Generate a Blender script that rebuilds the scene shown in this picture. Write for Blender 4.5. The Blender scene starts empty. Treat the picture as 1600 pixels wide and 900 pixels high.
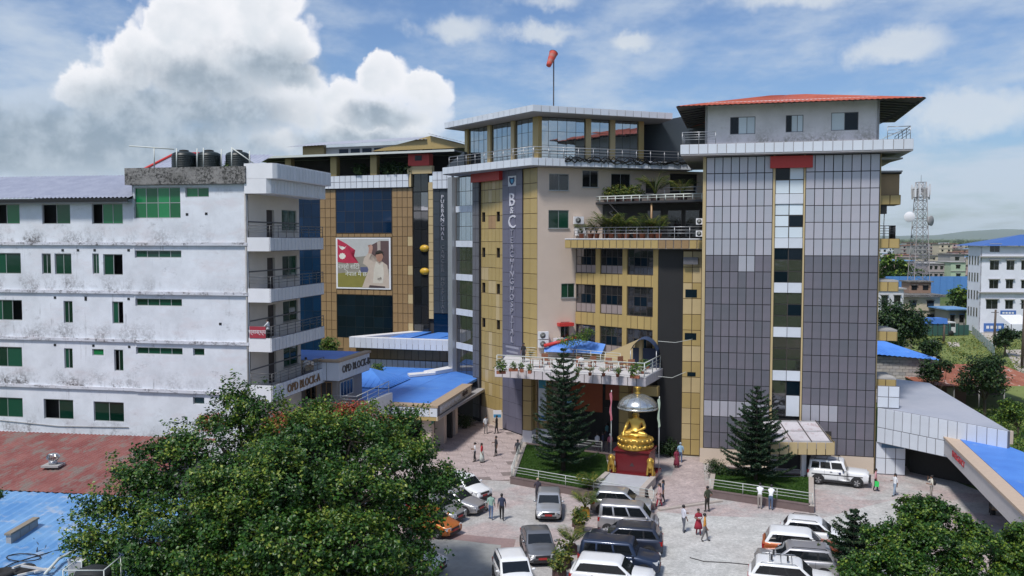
import bpy, bmesh, math, random
import numpy as np
from mathutils import Matrix, Vector
R = math.radians
random.seed(7); rng = np.random.default_rng(11)
SC = bpy.context.scene
COL = SC.collection

# ------------------------------------------------------------------ camera, sky, sun, exposure
F, CH = 1400.0, 18.5                    # focal length in px of a 1600 px wide frame, camera height in m
PITCH = math.atan(78.0 / F)
cam = bpy.data.cameras.new('camera'); cam_o = bpy.data.objects.new('camera', cam); COL.objects.link(cam_o)
cam.sensor_width = 36.0; cam.lens = F / 1600.0 * 36.0; cam.clip_end = 40000.0; cam.clip_start = 0.3
cam_o.location = (0, 0, CH); cam_o.rotation_euler = (math.pi / 2 - PITCH, 0, 0)
SC.camera = cam_o
SUN_EL, SUN_AZ = R(58), R(213)           # azimuth clockwise from +Y: the sun stands behind the camera, to its left
sun = bpy.data.lights.new('sun', 'SUN'); sun_o = bpy.data.objects.new('sun', sun); COL.objects.link(sun_o)
sun.energy = 3.1; sun.angle = R(8.0); sun.color = (1.0, 0.955, 0.89)
sd = Vector((math.sin(SUN_AZ) * math.cos(SUN_EL), math.cos(SUN_AZ) * math.cos(SUN_EL), math.sin(SUN_EL)))
sun_o.rotation_euler = sd.to_track_quat('Z', 'Y').to_euler()
SC.view_settings.view_transform = 'Standard'; SC.view_settings.look = 'None'
SC.view_settings.exposure = 0.13; SC.view_settings.gamma = 1.0
SC.cycles.use_denoising = True
SC.cycles.max_bounces = 6; SC.cycles.diffuse_bounces = 3; SC.cycles.glossy_bounces = 3
SC.cycles.transmission_bounces = 3; SC.cycles.transparent_max_bounces = 8
SC.cycles.volume_bounces = 2; SC.cycles.caustics_reflective = False; SC.cycles.caustics_refractive = False
SC.cycles.sample_clamp_indirect = 6.0

world = bpy.data.worlds.new('World'); SC.world = world; world.use_nodes = True
def build_world():
    nt = world.node_tree; N = nt.nodes; Lk = nt.links; N.clear()
    out = N.new('ShaderNodeOutputWorld'); bg = N.new('ShaderNodeBackground'); bg.inputs[1].default_value = 0.102
    sky = N.new('ShaderNodeTexSky'); sky.sky_type = 'NISHITA'; sky.sun_disc = False
    sky.sun_elevation = SUN_EL; sky.sun_rotation = SUN_AZ; sky.altitude = 100; sky.air_density = 1.0; sky.dust_density = 1.2; sky.ozone_density = 1.6
    tc = N.new('ShaderNodeTexCoord')
    def mth(op, a, b=None, c=None, clamp=False):
        n = N.new('ShaderNodeMath'); n.operation = op; n.use_clamp = clamp
        for i, v in enumerate((a, b, c)):
            if v is None: continue
            if isinstance(v, (int, float)): n.inputs[i].default_value = v
            else: Lk.new(v, n.inputs[i])
        return n.outputs[0]
    def sstep(v, lo, hi):
        n = N.new('ShaderNodeMapRange'); n.interpolation_type = 'SMOOTHSTEP'
        n.inputs[1].default_value = lo; n.inputs[2].default_value = hi; Lk.new(v, n.inputs[0]); return n.outputs[0]
    def mix(a, b, f):
        n = N.new('ShaderNodeMix'); n.data_type = 'RGBA'
        for sck, v in ((n.inputs[0], f), (n.inputs[6], a), (n.inputs[7], b)):
            if isinstance(v, (int, float)): sck.default_value = v
            elif isinstance(v, tuple): sck.default_value = v + (1,)
            else: Lk.new(v, sck)
        return n.outputs[2]
    def comb(x, y, z):
        n = N.new('ShaderNodeCombineXYZ')
        for i, v in enumerate((x, y, z)):
            if isinstance(v, (int, float)): n.inputs[i].default_value = v
            else: Lk.new(v, n.inputs[i])
        return n.outputs[0]
    def noise(vec, scale, detail, rough, off=(0, 0, 0)):
        m = N.new('ShaderNodeVectorMath'); m.operation = 'ADD'; Lk.new(vec, m.inputs[0]); m.inputs[1].default_value = off
        n = N.new('ShaderNodeTexNoise'); n.noise_dimensions = '2D'; n.inputs['Scale'].default_value = scale; n.inputs['Detail'].default_value = detail
        n.inputs['Roughness'].default_value = rough; Lk.new(m.outputs[0], n.inputs['Vector']); return n.outputs[0]
    sp = N.new('ShaderNodeSeparateXYZ'); Lk.new(tc.outputs['Generated'], sp.inputs[0])
    x, y, z = sp.outputs
    az = mth('ARCTAN2', x, y); el = mth('ARCSINE', z)
    q = comb(az, el, 0.0)
    n1 = noise(q, 9.0, 7.0, 0.62); n2 = noise(q, 26.0, 4.0, 0.6, (3, 5, 0)); n3 = noise(q, 4.0, 3.0, 0.55, (8, 1, 2))
    # warp the sheet coordinates so that cloud outlines billow
    wq = N.new('ShaderNodeVectorMath'); wq.operation = 'ADD'; Lk.new(q, wq.inputs[0])
    wv = comb(mth('MULTIPLY', mth('SUBTRACT', n1, 0.5), 0.05), mth('MULTIPLY', mth('SUBTRACT', n2, 0.5), 0.03), 0.0); Lk.new(wv, wq.inputs[1])
    W = wq.outputs[0]
    def blobs(lst):
        r = None
        for (px, py, rx, ry) in lst:
            a = N.new('ShaderNodeVectorMath'); a.operation = 'SUBTRACT'; Lk.new(W, a.inputs[0])
            a.inputs[1].default_value = (math.atan((px - 800) / F), (372 - py) / F, 0)
            b = N.new('ShaderNodeVectorMath'); b.operation = 'MULTIPLY'; Lk.new(a.outputs[0], b.inputs[0])
            b.inputs[1].default_value = (F / rx, F / ry, 0)
            l = N.new('ShaderNodeVectorMath'); l.operation = 'LENGTH'; Lk.new(b.outputs[0], l.inputs[0])
            v = mth('SUBTRACT', 1.0, l.outputs['Value'])
            r = v if r is None else mth('SMOOTH_MAX', r, v, 0.15)
        return r
    # high thin cloud: streaks on a flat sheet
    iz = mth('DIVIDE', 1.0, mth('ADD', mth('MAXIMUM', z, 0.0), 0.13))
    sheet = comb(mth('MULTIPLY', x, iz), mth('MULTIPLY', mth('MULTIPLY', y, iz), 0.8), 0.0)
    c1 = noise(sheet, 0.9, 7.0, 0.62, (2.3, 7.7, 0)); c2 = noise(sheet, 2.6, 5.0, 0.6, (0.4, 1.1, 0))
    veil = mth('ADD', mth('MULTIPLY', c1, 0.72), mth('MULTIPLY', c2, 0.28))
    low = sstep(el, 0.24, 0.0)
    veil = mth('ADD', veil, mth('MULTIPLY', low, 0.10))
    veil = mth('ADD', veil, mth('MULTIPLY', sstep(az, -0.05, -0.5), 0.05))
    tint = N.new('ShaderNodeMix'); tint.data_type = 'RGBA'; tint.blend_type = 'MULTIPLY'; tint.inputs[0].default_value = 1
    Lk.new(sky.outputs[0], tint.inputs[6]); tint.inputs[7].default_value = (0.74, 0.88, 1.10, 1)
    col = tint.outputs[2]
    col = mix(col, (5.1, 5.9, 7.0), mth('MULTIPLY', sstep(veil, 0.415, 0.67), 0.88))
    # soft pale puffs
    puff = blobs([(705, 55, 85, 26), (860, 15, 60, 26), (850, 62, 80, 22), (985, 76, 45, 18), (1400, 100, 80, 30), (1230, 20, 150, 26), (1500, 200, 160, 40), (40, 15, 150, 26)])
    puff = mth('ADD', puff, mth('MULTIPLY', mth('SUBTRACT', n1, 0.5), 1.5))
    col = mix(col, (6.6, 7.0, 7.4), mth('MULTIPLY', sstep(puff, 0.0, 0.7), 0.72))
    # cumulus tops: crisp and billowed; the same field goes on round the sky as scattered heaps
    heap = blobs([(395, 45, 95, 75), (315, 75, 85, 75), (235, 125, 80, 60), (150, 165, 75, 45), (455, 85, 55, 48), (350, 130, 150, 80), (410, 8, 35, 30),
                  (600, 128, 50, 40), (662, 150, 55, 48), (540, 165, 60, 45), (485, 145, 45, 30), (640, 195, 85, 55), (470, 185, 80, 50), (560, 205, 130, 50), (430, 225, 70, 40)])
    around = mth('MULTIPLY', sstep(mth('ABSOLUTE', az), 0.62, 0.9), mth('MULTIPLY', sstep(el, 0.75, 0.3), 0.9))
    far = mth('SUBTRACT', mth('MULTIPLY', mth('MULTIPLY', n3, around), 2.2), 1.05)
    heap = mth('MAXIMUM', heap, far)
    bil = N.new('ShaderNodeTexVoronoi'); bil.inputs['Scale'].default_value = 34.0; bil.voronoi_dimensions = '2D'; bil.feature = 'F1'; bil.inputs['Detail'].default_value = 1.0; Lk.new(W, bil.inputs['Vector'])
    heap = mth('ADD', heap, mth('MULTIPLY', mth('SUBTRACT', n1, 0.5), 0.9))
    heap = mth('ADD', heap, mth('MULTIPLY', mth('SUBTRACT', 0.45, bil.outputs['Distance']), 0.35))
    inner = sstep(heap, 0.1, 0.75)
    hc = mix((8.7, 8.7, 9.0), (6.7, 7.1, 7.6), mth('MULTIPLY', inner, mth('MULTIPLY', n2, 1.3)))
    crisp = sstep(heap, -0.02, 0.27); soft = sstep(heap, -0.05, 0.75); lowf = sstep(el, 0.175, 0.10)
    al = mth('ADD', mth('MULTIPLY', crisp, mth('SUBTRACT', 1.0, lowf)), mth('MULTIPLY', soft, lowf))
    col = mix(col, hc, mth('MULTIPLY', al, 0.97))
    # grey bellies
    belly = blobs([(405, 118, 100, 40), (320, 150, 120, 48), (235, 190, 150, 50), (130, 225, 190, 46), (345, 190, 140, 44), (60, 255, 220, 36), (465, 128, 40, 24), (560, 232, 150, 26), (600, 190, 60, 22), (300, 240, 200, 40)])
    belly = mth('ADD', belly, mth('ADD', mth('MULTIPLY', mth('SUBTRACT', n1, 0.5), 1.0), mth('MULTIPLY', mth('SUBTRACT', n2, 0.5), 0.35)))
    far2 = mth('SUBTRACT', far, 0.25)
    belly = mth('MAXIMUM', belly, far2)
    col = mix(col, mix((2.6, 3.3, 4.1), (4.4, 5.1, 5.9), sstep(n2, 0.3, 0.72)), mth('MULTIPLY', sstep(belly, -0.25, 0.70), 0.92))
    Lk.new(col, bg.inputs[0]); Lk.new(bg.outputs[0], out.inputs[0])
build_world()
world.cycles.sampling_method = 'MANUAL'; world.cycles.sample_map_resolution = 512

# ------------------------------------------------------------------ survey helpers (real distances worked out once from the photograph)
_c, _s = math.cos(PITCH), math.sin(PITCH)
def ray(px, py):
    a = (px - 800) / F; b = -(py - 450) / F
    return (a, _c + b * _s, -_s + b * _c)
def gp(px, py, z=0.0):
    r = ray(px, py); t = (z - CH) / r[2]
    return (r[0] * t, r[1] * t)
def atY(px, py, Y):
    r = ray(px, py); t = Y / r[1]
    return (r[0] * t, Y, CH + r[2] * t)

class Fr:
    """A vertical wall frame: u runs left to right seen from outside, v goes into the wall, z up."""
    def __init__(s, o, e=None, ang=None):
        s.o = o; s.a = R(ang) if e is None else math.atan2(e[1] - o[1], e[0] - o[0])
        s.L = None if e is None else math.dist(o, e)
        s.ca, s.sa = math.cos(s.a), math.sin(s.a)
    def p(s, u, v, z):
        return (s.o[0] + u * s.ca - v * s.sa, s.o[1] + u * s.sa + v * s.ca, z)
    def uz(s, px, py):
        r = ray(px, py); det = s.ca * (-r[1]) + r[0] * s.sa
        u = (-s.o[0] * (-r[1]) - r[0] * s.o[1]) / det
        X, Y = s.o[0] + u * s.ca, s.o[1] + u * s.sa
        return u, CH + (Y / r[1]) * r[2]
    def rect(s, x0, y0, x1, y1):
        u0, z1 = s.uz(x0, y0); u1, z0 = s.uz(x1, y1)
        return (u0, u1, z0, z1)
    def sub(s, u, v, dang=0.0):
        q = s.p(u, v, 0); f = Fr((q[0], q[1]), ang=math.degrees(s.a) + dang); return f
ID = Fr((0, 0), ang=0)

# ------------------------------------------------------------------ materials
MATS = {}
def ramp_mat(name, c, rough=0.6, metal=0.0, var=0.12, scale=3.0, bump=0.0, bscale=40.0, spec=0.5, var2=None, coat=0.0, stretch=(1, 1, 1), emit=None):
    if name in MATS: return MATS[name]
    m = bpy.data.materials.new(name); m.use_nodes = True; MATS[name] = m
    nt = m.node_tree; N = nt.nodes; Lk = nt.links; b = N['Principled BSDF']
    b.inputs['Roughness'].default_value = rough; b.inputs['Metallic'].default_value = metal; b.inputs['Specular IOR Level'].default_value = spec
    if coat: b.inputs['Coat Weight'].default_value = coat; b.inputs['Coat Roughness'].default_value = 0.08
    if emit: b.inputs['Emission Color'].default_value = emit[0] + (1,); b.inputs['Emission Strength'].default_value = emit[1]
    if var or bump:
        tc = N.new('ShaderNodeTexCoord'); mp = N.new('ShaderNodeMapping'); mp.inputs['Scale'].default_value = stretch
        Lk.new(tc.outputs['Object'], mp.inputs[0])
    if var:
        oi = N.new('ShaderNodeObjectInfo'); ns = N.new('ShaderNodeTexNoise'); ns.inputs['Scale'].default_value = scale; ns.inputs['Detail'].default_value = 6; ns.inputs['Roughness'].default_value = 0.65
        Lk.new(mp.outputs[0], ns.inputs['Vector'])
        ad = N.new('ShaderNodeMath'); ad.operation = 'MULTIPLY_ADD'; Lk.new(oi.outputs['Random'], ad.inputs[0]); ad.inputs[1].default_value = 0.35; Lk.new(ns.outputs[0], ad.inputs[2])
        mr = N.new('ShaderNodeMapRange'); mr.inputs[1].default_value = 0.35; mr.inputs[2].default_value = 1.0; Lk.new(ad.outputs[0], mr.inputs[0])
        mx = N.new('ShaderNodeMix'); mx.data_type = 'RGBA'; Lk.new(mr.outputs[0], mx.inputs[0])
        c2 = var2 or tuple(min(1, k * (1 + var)) for k in c)
        mx.inputs[6].default_value = tuple(k * (1 - var) for k in c) + (1,) if var2 is None else c + (1,); mx.inputs[7].default_value = c2 + (1,)
        Lk.new(mx.outputs[2], b.inputs['Base Color'])
    else:
        b.inputs['Base Color'].default_value = c + (1,)
    if bump:
        nb = N.new('ShaderNodeTexNoise'); nb.inputs['Scale'].default_value = bscale; nb.inputs['Detail'].default_value = 4; Lk.new(mp.outputs[0], nb.inputs['Vector'])
        bp = N.new('ShaderNodeBump'); bp.inputs['Strength'].default_value = bump; bp.inputs['Distance'].default_value = 0.02; Lk.new(nb.outputs[0], bp.inputs['Height']); Lk.new(bp.outputs[0], b.inputs['Normal'])
    return m

def stain_mat(name, base, stain, amount=0.5, scale=0.7, rough=0.8, streak=True, second=None, ledges=None, spread=None):
    """Painted wall with mould stains and rain streaks of their own shape."""
    m = bpy.data.materials.new(name); m.use_nodes = True; MATS[name] = m
    nt = m.node_tree; N = nt.nodes; Lk = nt.links; b = N['Principled BSDF']; b.inputs['Roughness'].default_value = rough; b.inputs['Specular IOR Level'].default_value = 0.25
    tc = N.new('ShaderNodeTexCoord')
    def nz(sc, st, det=8, ro=0.65):
        mp = N.new('ShaderNodeMapping'); mp.inputs['Scale'].default_value = st; Lk.new(tc.outputs['Object'], mp.inputs[0])
        n = N.new('ShaderNodeTexNoise'); n.inputs['Scale'].default_value = sc; n.inputs['Detail'].default_value = det; n.inputs['Roughness'].default_value = ro; Lk.new(mp.outputs[0], n.inputs['Vector']); return n.outputs[0]
    def mr(v, a, c):
        k = N.new('ShaderNodeMapRange'); k.inputs[1].default_value = a; k.inputs[2].default_value = c; Lk.new(v, k.inputs[0]); return k.outputs[0]
    def ml(a, c):
        k = N.new('ShaderNodeMath'); k.operation = 'MULTIPLY'
        Lk.new(a, k.inputs[0])
        if isinstance(c, float): k.inputs[1].default_value = c
        else: Lk.new(c, k.inputs[1])
        return k.outputs[0]
    def mix(a, c, f):
        k = N.new('ShaderNodeMix'); k.data_type = 'RGBA'; Lk.new(f, k.inputs[0])
        for i, v in ((6, a), (7, c)):
            if isinstance(v, tuple): k.inputs[i].default_value = v + (1,)
            else: Lk.new(v, k.inputs[i])
        return k.outputs[2]
    t = 0.62 - 0.2 * amount
    col = mix(base, tuple(k * 0.84 for k in base), mr(nz(0.5, (1, 1, 1)), 0.4, 0.65))
    col = mix(col, second or tuple(k * 0.7 for k in base), ml(mr(nz(0.35, (1, 1, 2.5)), 0.52, 0.66), 0.6))
    blot = ml(mr(nz(scale, (1, 1, 1.6)), t, t + 0.12), mr(nz(6.0, (1, 1, 1), 6, 0.75), 0.42, 0.58))
    if ledges:
        sp = N.new('ShaderNodeSeparateXYZ'); Lk.new(tc.outputs['Object'], sp.inputs[0])
        fz = N.new('ShaderNodeMath'); fz.operation = 'MULTIPLY_ADD'; Lk.new(sp.outputs[2], fz.inputs[0]); fz.inputs[1].default_value = 1 / ledges[1]; fz.inputs[2].default_value = 10 - ledges[0] / ledges[1]
        fr = N.new('ShaderNodeMath'); fr.operation = 'FRACT'; Lk.new(fz.outputs[0], fr.inputs[0])
        near = mr(fr.outputs[0], 0.42, 0.02); left = mr(sp.outputs[0], -22.0, -34.0)
        splash = ml(ml(mr(nz(0.55, (1, 1, 0.6)), 0.44, 0.60), mr(nz(5.0, (1, 1, 1), 7, 0.8), 0.40, 0.56)), near)
        k = N.new('ShaderNodeMath'); k.operation = 'MULTIPLY_ADD'; Lk.new(left, k.inputs[0]); k.inputs[1].default_value = 0.95; k.inputs[2].default_value = spread or 0.3; splash = ml(splash, k.outputs[0])
        blot2 = ml(blot, 0.45); mxn = N.new('ShaderNodeMath'); mxn.operation = 'MAXIMUM'; Lk.new(blot2, mxn.inputs[0]); Lk.new(splash, mxn.inputs[1]); blot = mxn.outputs[0]
    col = mix(col, stain, ml(blot, 0.9))
    if streak:
        col = mix(col, stain, ml(ml(mr(nz(2.6, (1, 1, 0.05), 4), 0.60, 0.72), mr(nz(0.6, (1, 1, 1)), 0.5, 0.62)), 0.5))
    Lk.new(col, b.inputs['Base Color']); return m

def glass_mat(name, c, rough=0.04, metal=0.0, spec=0.8, var=0.3):
    m = bpy.data.materials.new(name); m.use_nodes = True; MATS[name] = m
    nt = m.node_tree; N = nt.nodes; Lk = nt.links; b = N['Principled BSDF']
    b.inputs['Roughness'].default_value = rough; b.inputs['Metallic'].default_value = metal; b.inputs['Specular IOR Level'].default_value = spec; b.inputs['IOR'].default_value = 1.6
    oi = N.new('ShaderNodeObjectInfo'); mx = N.new('ShaderNodeMix'); mx.data_type = 'RGBA'; Lk.new(oi.outputs['Random'], mx.inputs[0])
    mx.inputs[6].default_value = tuple(k * (1 - var) for k in c) + (1,); mx.inputs[7].default_value = tuple(min(1, k * (1 + var)) for k in c) + (1,)
    Lk.new(mx.outputs[2], b.inputs['Base Color'])
    tc = N.new('ShaderNodeTexCoord'); nb = N.new('ShaderNodeTexNoise'); nb.inputs['Scale'].default_value = 0.8; nb.inputs['Detail'].default_value = 2; Lk.new(tc.outputs['Object'], nb.inputs['Vector'])
    bp = N.new('ShaderNodeBump'); bp.inputs['Strength'].default_value = 0.12; bp.inputs['Distance'].default_value = 0.03; Lk.new(nb.outputs[0], bp.inputs['Height']); Lk.new(bp.outputs[0], b.inputs['Normal'])
    return m

def leaf_mat(name, c, c2, c3, p2=0.75, p3=0.93, rough=0.45, trans=0.25):
    m = bpy.data.materials.new(name); m.use_nodes = True; MATS[name] = m
    nt = m.node_tree; N = nt.nodes; Lk = nt.links; b = N['Principled BSDF']; out = N['Material Output']
    g = N.new('ShaderNodeNewGeometry'); r = N.new('ShaderNodeValToRGB'); cr = r.color_ramp
    cr.elements[0].position = 0.0; cr.elements[0].color = tuple(k * 0.75 for k in c) + (1,)
    cr.elements[1].position = p2; cr.elements[1].color = c2 + (1,)
    e = cr.elements.new(p2 * 0.6); e.color = c + (1,)
    e = cr.elements.new(p3); e.color = c3 + (1,)
    Lk.new(g.outputs['Random Per Island'], r.inputs[0]); Lk.new(r.outputs[0], b.inputs['Base Color'])
    b.inputs['Roughness'].default_value = rough; b.inputs['Specular IOR Level'].default_value = 0.4
    tr = N.new('ShaderNodeBsdfTranslucent'); Lk.new(r.outputs[0], tr.inputs[0])
    mx = N.new('ShaderNodeMixShader'); mx.inputs[0].default_value = trans
    Lk.new(b.outputs[0], mx.inputs[1]); Lk.new(tr.outputs[0], mx.inputs[2]); Lk.new(mx.outputs[0], out.inputs[0])
    return m

def paver_mat(name, a, b2, mortar, sx=0.2, sy=0.1, patch=None):
    m = bpy.data.materials.new(name); m.use_nodes = True; MATS[name] = m
    nt = m.node_tree; N = nt.nodes; Lk = nt.links; b = N['Principled BSDF']; b.inputs['Roughness'].default_value = 0.85; b.inputs['Specular IOR Level'].default_value = 0.2
    tc = N.new('ShaderNodeTexCoord'); mp = N.new('ShaderNodeMapping'); mp.inputs['Rotation'].default_value = (0, 0, R(-28)); Lk.new(tc.outputs['Object'], mp.inputs[0])
    br = N.new('ShaderNodeTexBrick'); Lk.new(mp.outputs[0], br.inputs['Vector']); br.inputs['Scale'].default_value = 1.0
    br.inputs['Brick Width'].default_value = sx; br.inputs['Row Height'].default_value = sy; br.inputs['Mortar Size'].default_value = 0.006; br.inputs['Bias'].default_value = 0.0
    br.inputs['Color1'].default_value = a + (1,); br.inputs['Color2'].default_value = b2 + (1,); br.inputs['Mortar'].default_value = mortar + (1,)
    def nz(sc, det, ro=0.6):
        n = N.new('ShaderNodeTexNoise'); n.inputs['Scale'].default_value = sc; n.inputs['Detail'].default_value = det; n.inputs['Roughness'].default_value = ro; Lk.new(tc.outputs['Object'], n.inputs['Vector']); return n.outputs[0]
    def mr(v, x0, x1, y0=0.0, y1=1.0):
        k = N.new('ShaderNodeMapRange'); k.inputs[1].default_value = x0; k.inputs[2].default_value = x1; k.inputs[3].default_value = y0; k.inputs[4].default_value = y1; Lk.new(v, k.inputs[0]); return k.outputs[0]
    col = br.outputs[0]
    if patch:
        k = N.new('ShaderNodeMix'); k.data_type = 'RGBA'; Lk.new(mr(nz(0.16, 5), 0.47, 0.56), k.inputs[0]); Lk.new(col, k.inputs[6]); k.inputs[7].default_value = patch + (1,); col = k.outputs[2]
    dirt = mr(nz(0.8, 8, 0.7), 0.35, 0.7, 0.76, 1.12); fine = mr(nz(5, 7, 0.85), 0.3, 0.7, 0.60, 1.34); oil = mr(nz(0.45, 4, 0.5), 0.66, 0.74, 1.0, 0.72)
    for f in (dirt, fine, oil):
        k = N.new('ShaderNodeVectorMath'); k.operation = 'SCALE'; Lk.new(col, k.inputs[0]); Lk.new(f, k.inputs['Scale']); col = k.outputs[0]
    Lk.new(col, b.inputs['Base Color']); return m

def sheet_mat(name, c, c2, rust=None, rust_amt=0.5, rough=0.45, freq=(1, 1, 1), metal=0.0):
    """Profiled sheet metal: faded paint with rust or dirt running along the slope."""
    m = bpy.data.materials.new(name); m.use_nodes = True; MATS[name] = m
    nt = m.node_tree; N = nt.nodes; Lk = nt.links; b = N['Principled BSDF']; b.inputs['Roughness'].default_value = rough; b.inputs['Metallic'].default_value = metal; b.inputs['Specular IOR Level'].default_value = 0.35
    tc = N.new('ShaderNodeTexCoord')
    def nz(sc, st, det=6):
        mp = N.new('ShaderNodeMapping'); mp.inputs['Scale'].default_value = st; Lk.new(tc.outputs['Object'], mp.inputs[0])
        n = N.new('ShaderNodeTexNoise'); n.inputs['Scale'].default_value = sc; n.inputs['Detail'].default_value = det; n.inputs['Roughness'].default_value = 0.65; Lk.new(mp.outputs[0], n.inputs['Vector']); return n.outputs[0]
    def mr(v, a, c_):
        k = N.new('ShaderNodeMapRange'); k.inputs[1].default_value = a; k.inputs[2].default_value = c_; Lk.new(v, k.inputs[0]); return k.outputs[0]
    def mix(a, c_, f):
        k = N.new('ShaderNodeMix'); k.data_type = 'RGBA'; Lk.new(f, k.inputs[0])
        for i, v in ((6, a), (7, c_)):
            if isinstance(v, tuple): k.inputs[i].default_value = v + (1,)
            else: Lk.new(v, k.inputs[i])
        return k.outputs[2]
    col = mix(c, c2, mr(nz(1.0, freq), 0.38, 0.62))
    if rust: col = mix(col, rust, mr(nz(2.2, freq, 8), 0.66 - 0.25 * rust_amt, 0.76 - 0.2 * rust_amt))
    Lk.new(col, b.inputs['Base Color']); return m

M = {}
def simple(key, c, **k): M[key] = ramp_mat(key, c, **k)
M['l_wall'] = stain_mat('stained_white_wall', (0.72, 0.745, 0.79), (0.08, 0.07, 0.068), 0.20, second=(0.64, 0.61, 0.635), ledges=(7.2, 3.64))
M['l_ledge'] = stain_mat('stained_white_ledge', (0.64, 0.65, 0.70), (0.06, 0.05, 0.05), 0.75, scale=1.6, second=(0.5, 0.45, 0.45))
M['mould'] = stain_mat('mouldy_concrete', (0.26, 0.25, 0.24), (0.012, 0.013, 0.012), 1.2, scale=1.2, second=(0.08, 0.08, 0.07))
simple('white_panel', (0.62, 0.66, 0.72), rough=0.35, var=0.07, scale=0.8)
simple('white_paint', (0.72, 0.72, 0.74), rough=0.6, var=0.08, scale=1.2)
simple('porch_white', (0.60, 0.56, 0.58), rough=0.5, var=0.10, scale=2)
simple('tan_panel', (0.42, 0.31, 0.125), rough=0.38, var=0.10, scale=0.7)
simple('tan_panel_pale', (0.50, 0.39, 0.21), rough=0.4, var=0.10, scale=0.7)
simple('tan_panel_brown', (0.36, 0.22, 0.11), rough=0.4, var=0.10, scale=0.7)
simple('ochre_panel', (0.285, 0.185, 0.09), rough=0.4, var=0.12, scale=0.7)
simple('tan_wall', (0.45, 0.34, 0.17), rough=0.6, var=0.10, scale=0.7)
simple('purple_panel', (0.14, 0.137, 0.19), rough=0.42, var=0.10, scale=0.7)
simple('slate_panel', (0.040, 0.052, 0.066), rough=0.4, var=0.12, scale=0.7)
simple('grey_panel_light', (0.385, 0.41, 0.46), rough=0.30, metal=0.25, var=0.10, scale=0.6, var2=(0.50, 0.475, 0.53))
simple('grey_panel_dark', (0.135, 0.145, 0.17), rough=0.30, metal=0.25, var=0.13, scale=0.6, var2=(0.215, 0.195, 0.235))
simple('column_grey', (0.12, 0.12, 0.135), rough=0.5, var=0.15)
simple('joint', (0.025, 0.025, 0.028), rough=0.9, var=0)
simple('joint_tan', (0.10, 0.07, 0.04), rough=0.9, var=0)
simple('joint_pale', (0.16, 0.16, 0.18), rough=0.9, var=0)
simple('beige_wall', (0.61, 0.50, 0.42), rough=0.8, var=0.07, scale=0.5, bump=0.05)
simple('beige_plinth', (0.56, 0.47, 0.38), rough=0.8, var=0.08, scale=0.5)
simple('black_panel', (0.012, 0.012, 0.013), rough=0.65, var=0.25, scale=0.5)
simple('red_panel', (0.52, 0.035, 0.03), rough=0.45, var=0.08)
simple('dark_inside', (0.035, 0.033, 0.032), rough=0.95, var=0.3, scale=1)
simple('concrete', (0.36, 0.35, 0.34), rough=0.9, var=0.2, scale=2, bump=0.2)
simple('soffit', (0.34, 0.33, 0.34), rough=0.8, var=0.1)
simple('frame_alu', (0.42, 0.43, 0.43), rough=0.4, metal=0.4, var=0)
simple('frame_dark', (0.06, 0.05, 0.045), rough=0.5, var=0)
simple('rail_steel', (0.40, 0.41, 0.43), rough=0.35, metal=0.5, var=0)
simple('rail_dark', (0.13, 0.13, 0.13), rough=0.5, metal=0.3, var=0)
simple('rail_white', (0.56, 0.59, 0.56), rough=0.45, var=0)
simple('black', (0.012, 0.012, 0.013), rough=0.5, var=0)
simple('steel_dark', (0.05, 0.05, 0.055), rough=0.5, metal=0.3, var=0.1)
M['glass_green'] = glass_mat('green_glass', (0.010, 0.150, 0.050), rough=0.06, spec=0.4, var=0.5)
M['glass_green_dk'] = glass_mat('dark_green_glass', (0.007, 0.050, 0.030), rough=0.05, spec=0.4, var=0.6)
M['glass_navy'] = glass_mat('navy_glass', (0.003, 0.020, 0.055), rough=0.05, spec=0.18, var=0.25)
M['glass_night'] = glass_mat('night_blue_glass', (0.003, 0.010, 0.018), rough=0.06, spec=0.2, var=0.3)
M['glass_mirror'] = glass_mat('sky_mirror_glass', (0.42, 0.47, 0.50), rough=0.03, metal=0.95, var=0.06)
M['glass_smoke'] = glass_mat('smoked_mirror_glass', (0.20, 0.20, 0.21), rough=0.03, metal=0.9, var=0.15)
M['glass_dark'] = glass_mat('dark_window_glass', (0.014, 0.016, 0.018), rough=0.05, spec=0.6, var=0.5)
M['glass_pale'] = glass_mat('pale_sky_glass', (0.62, 0.70, 0.76), rough=0.15, spec=0.5, var=0.1)  # pale sky reflection put into the base colour
M['blue_roof'] = sheet_mat('blue_sheet_roof', (0.06, 0.195, 0.60), (0.085, 0.25, 0.68), (0.17, 0.31, 0.62), 0.25, rough=0.5, freq=(0.35, 0.35, 0.35))
M['blue_roof_worn'] = sheet_mat('worn_blue_sheet_roof', (0.09, 0.25, 0.52), (0.17, 0.35, 0.60), (0.32, 0.41, 0.54), 0.5, freq=(0.5, 0.5, 0.5))
M['grey_roof'] = sheet_mat('grey_sheet_roof', (0.34, 0.36, 0.42), (0.40, 0.41, 0.46), rough=0.5, freq=(0.3, 0.3, 0.3))
M['lav_roof'] = sheet_mat('lavender_grey_sheet', (0.33, 0.35, 0.44), (0.40, 0.42, 0.50), rough=0.4, metal=0.1)
M['rust_roof'] = sheet_mat('rusty_red_sheet', (0.20, 0.062, 0.055), (0.27, 0.11, 0.095), (0.20, 0.155, 0.135), 0.7, rough=0.75, freq=(0.7, 0.35, 1))
M['rust_shed'] = sheet_mat('rusted_shed_sheet', (0.23, 0.075, 0.045), (0.33, 0.13, 0.08), (0.55, 0.52, 0.50), 0.35, rough=0.8, freq=(0.8, 0.3, 1))
M['red_roof'] = sheet_mat('red_tile_sheet', (0.40, 0.085, 0.045), (0.46, 0.11, 0.06), (0.27, 0.055, 0.035), 0.45, rough=0.6)
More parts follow.
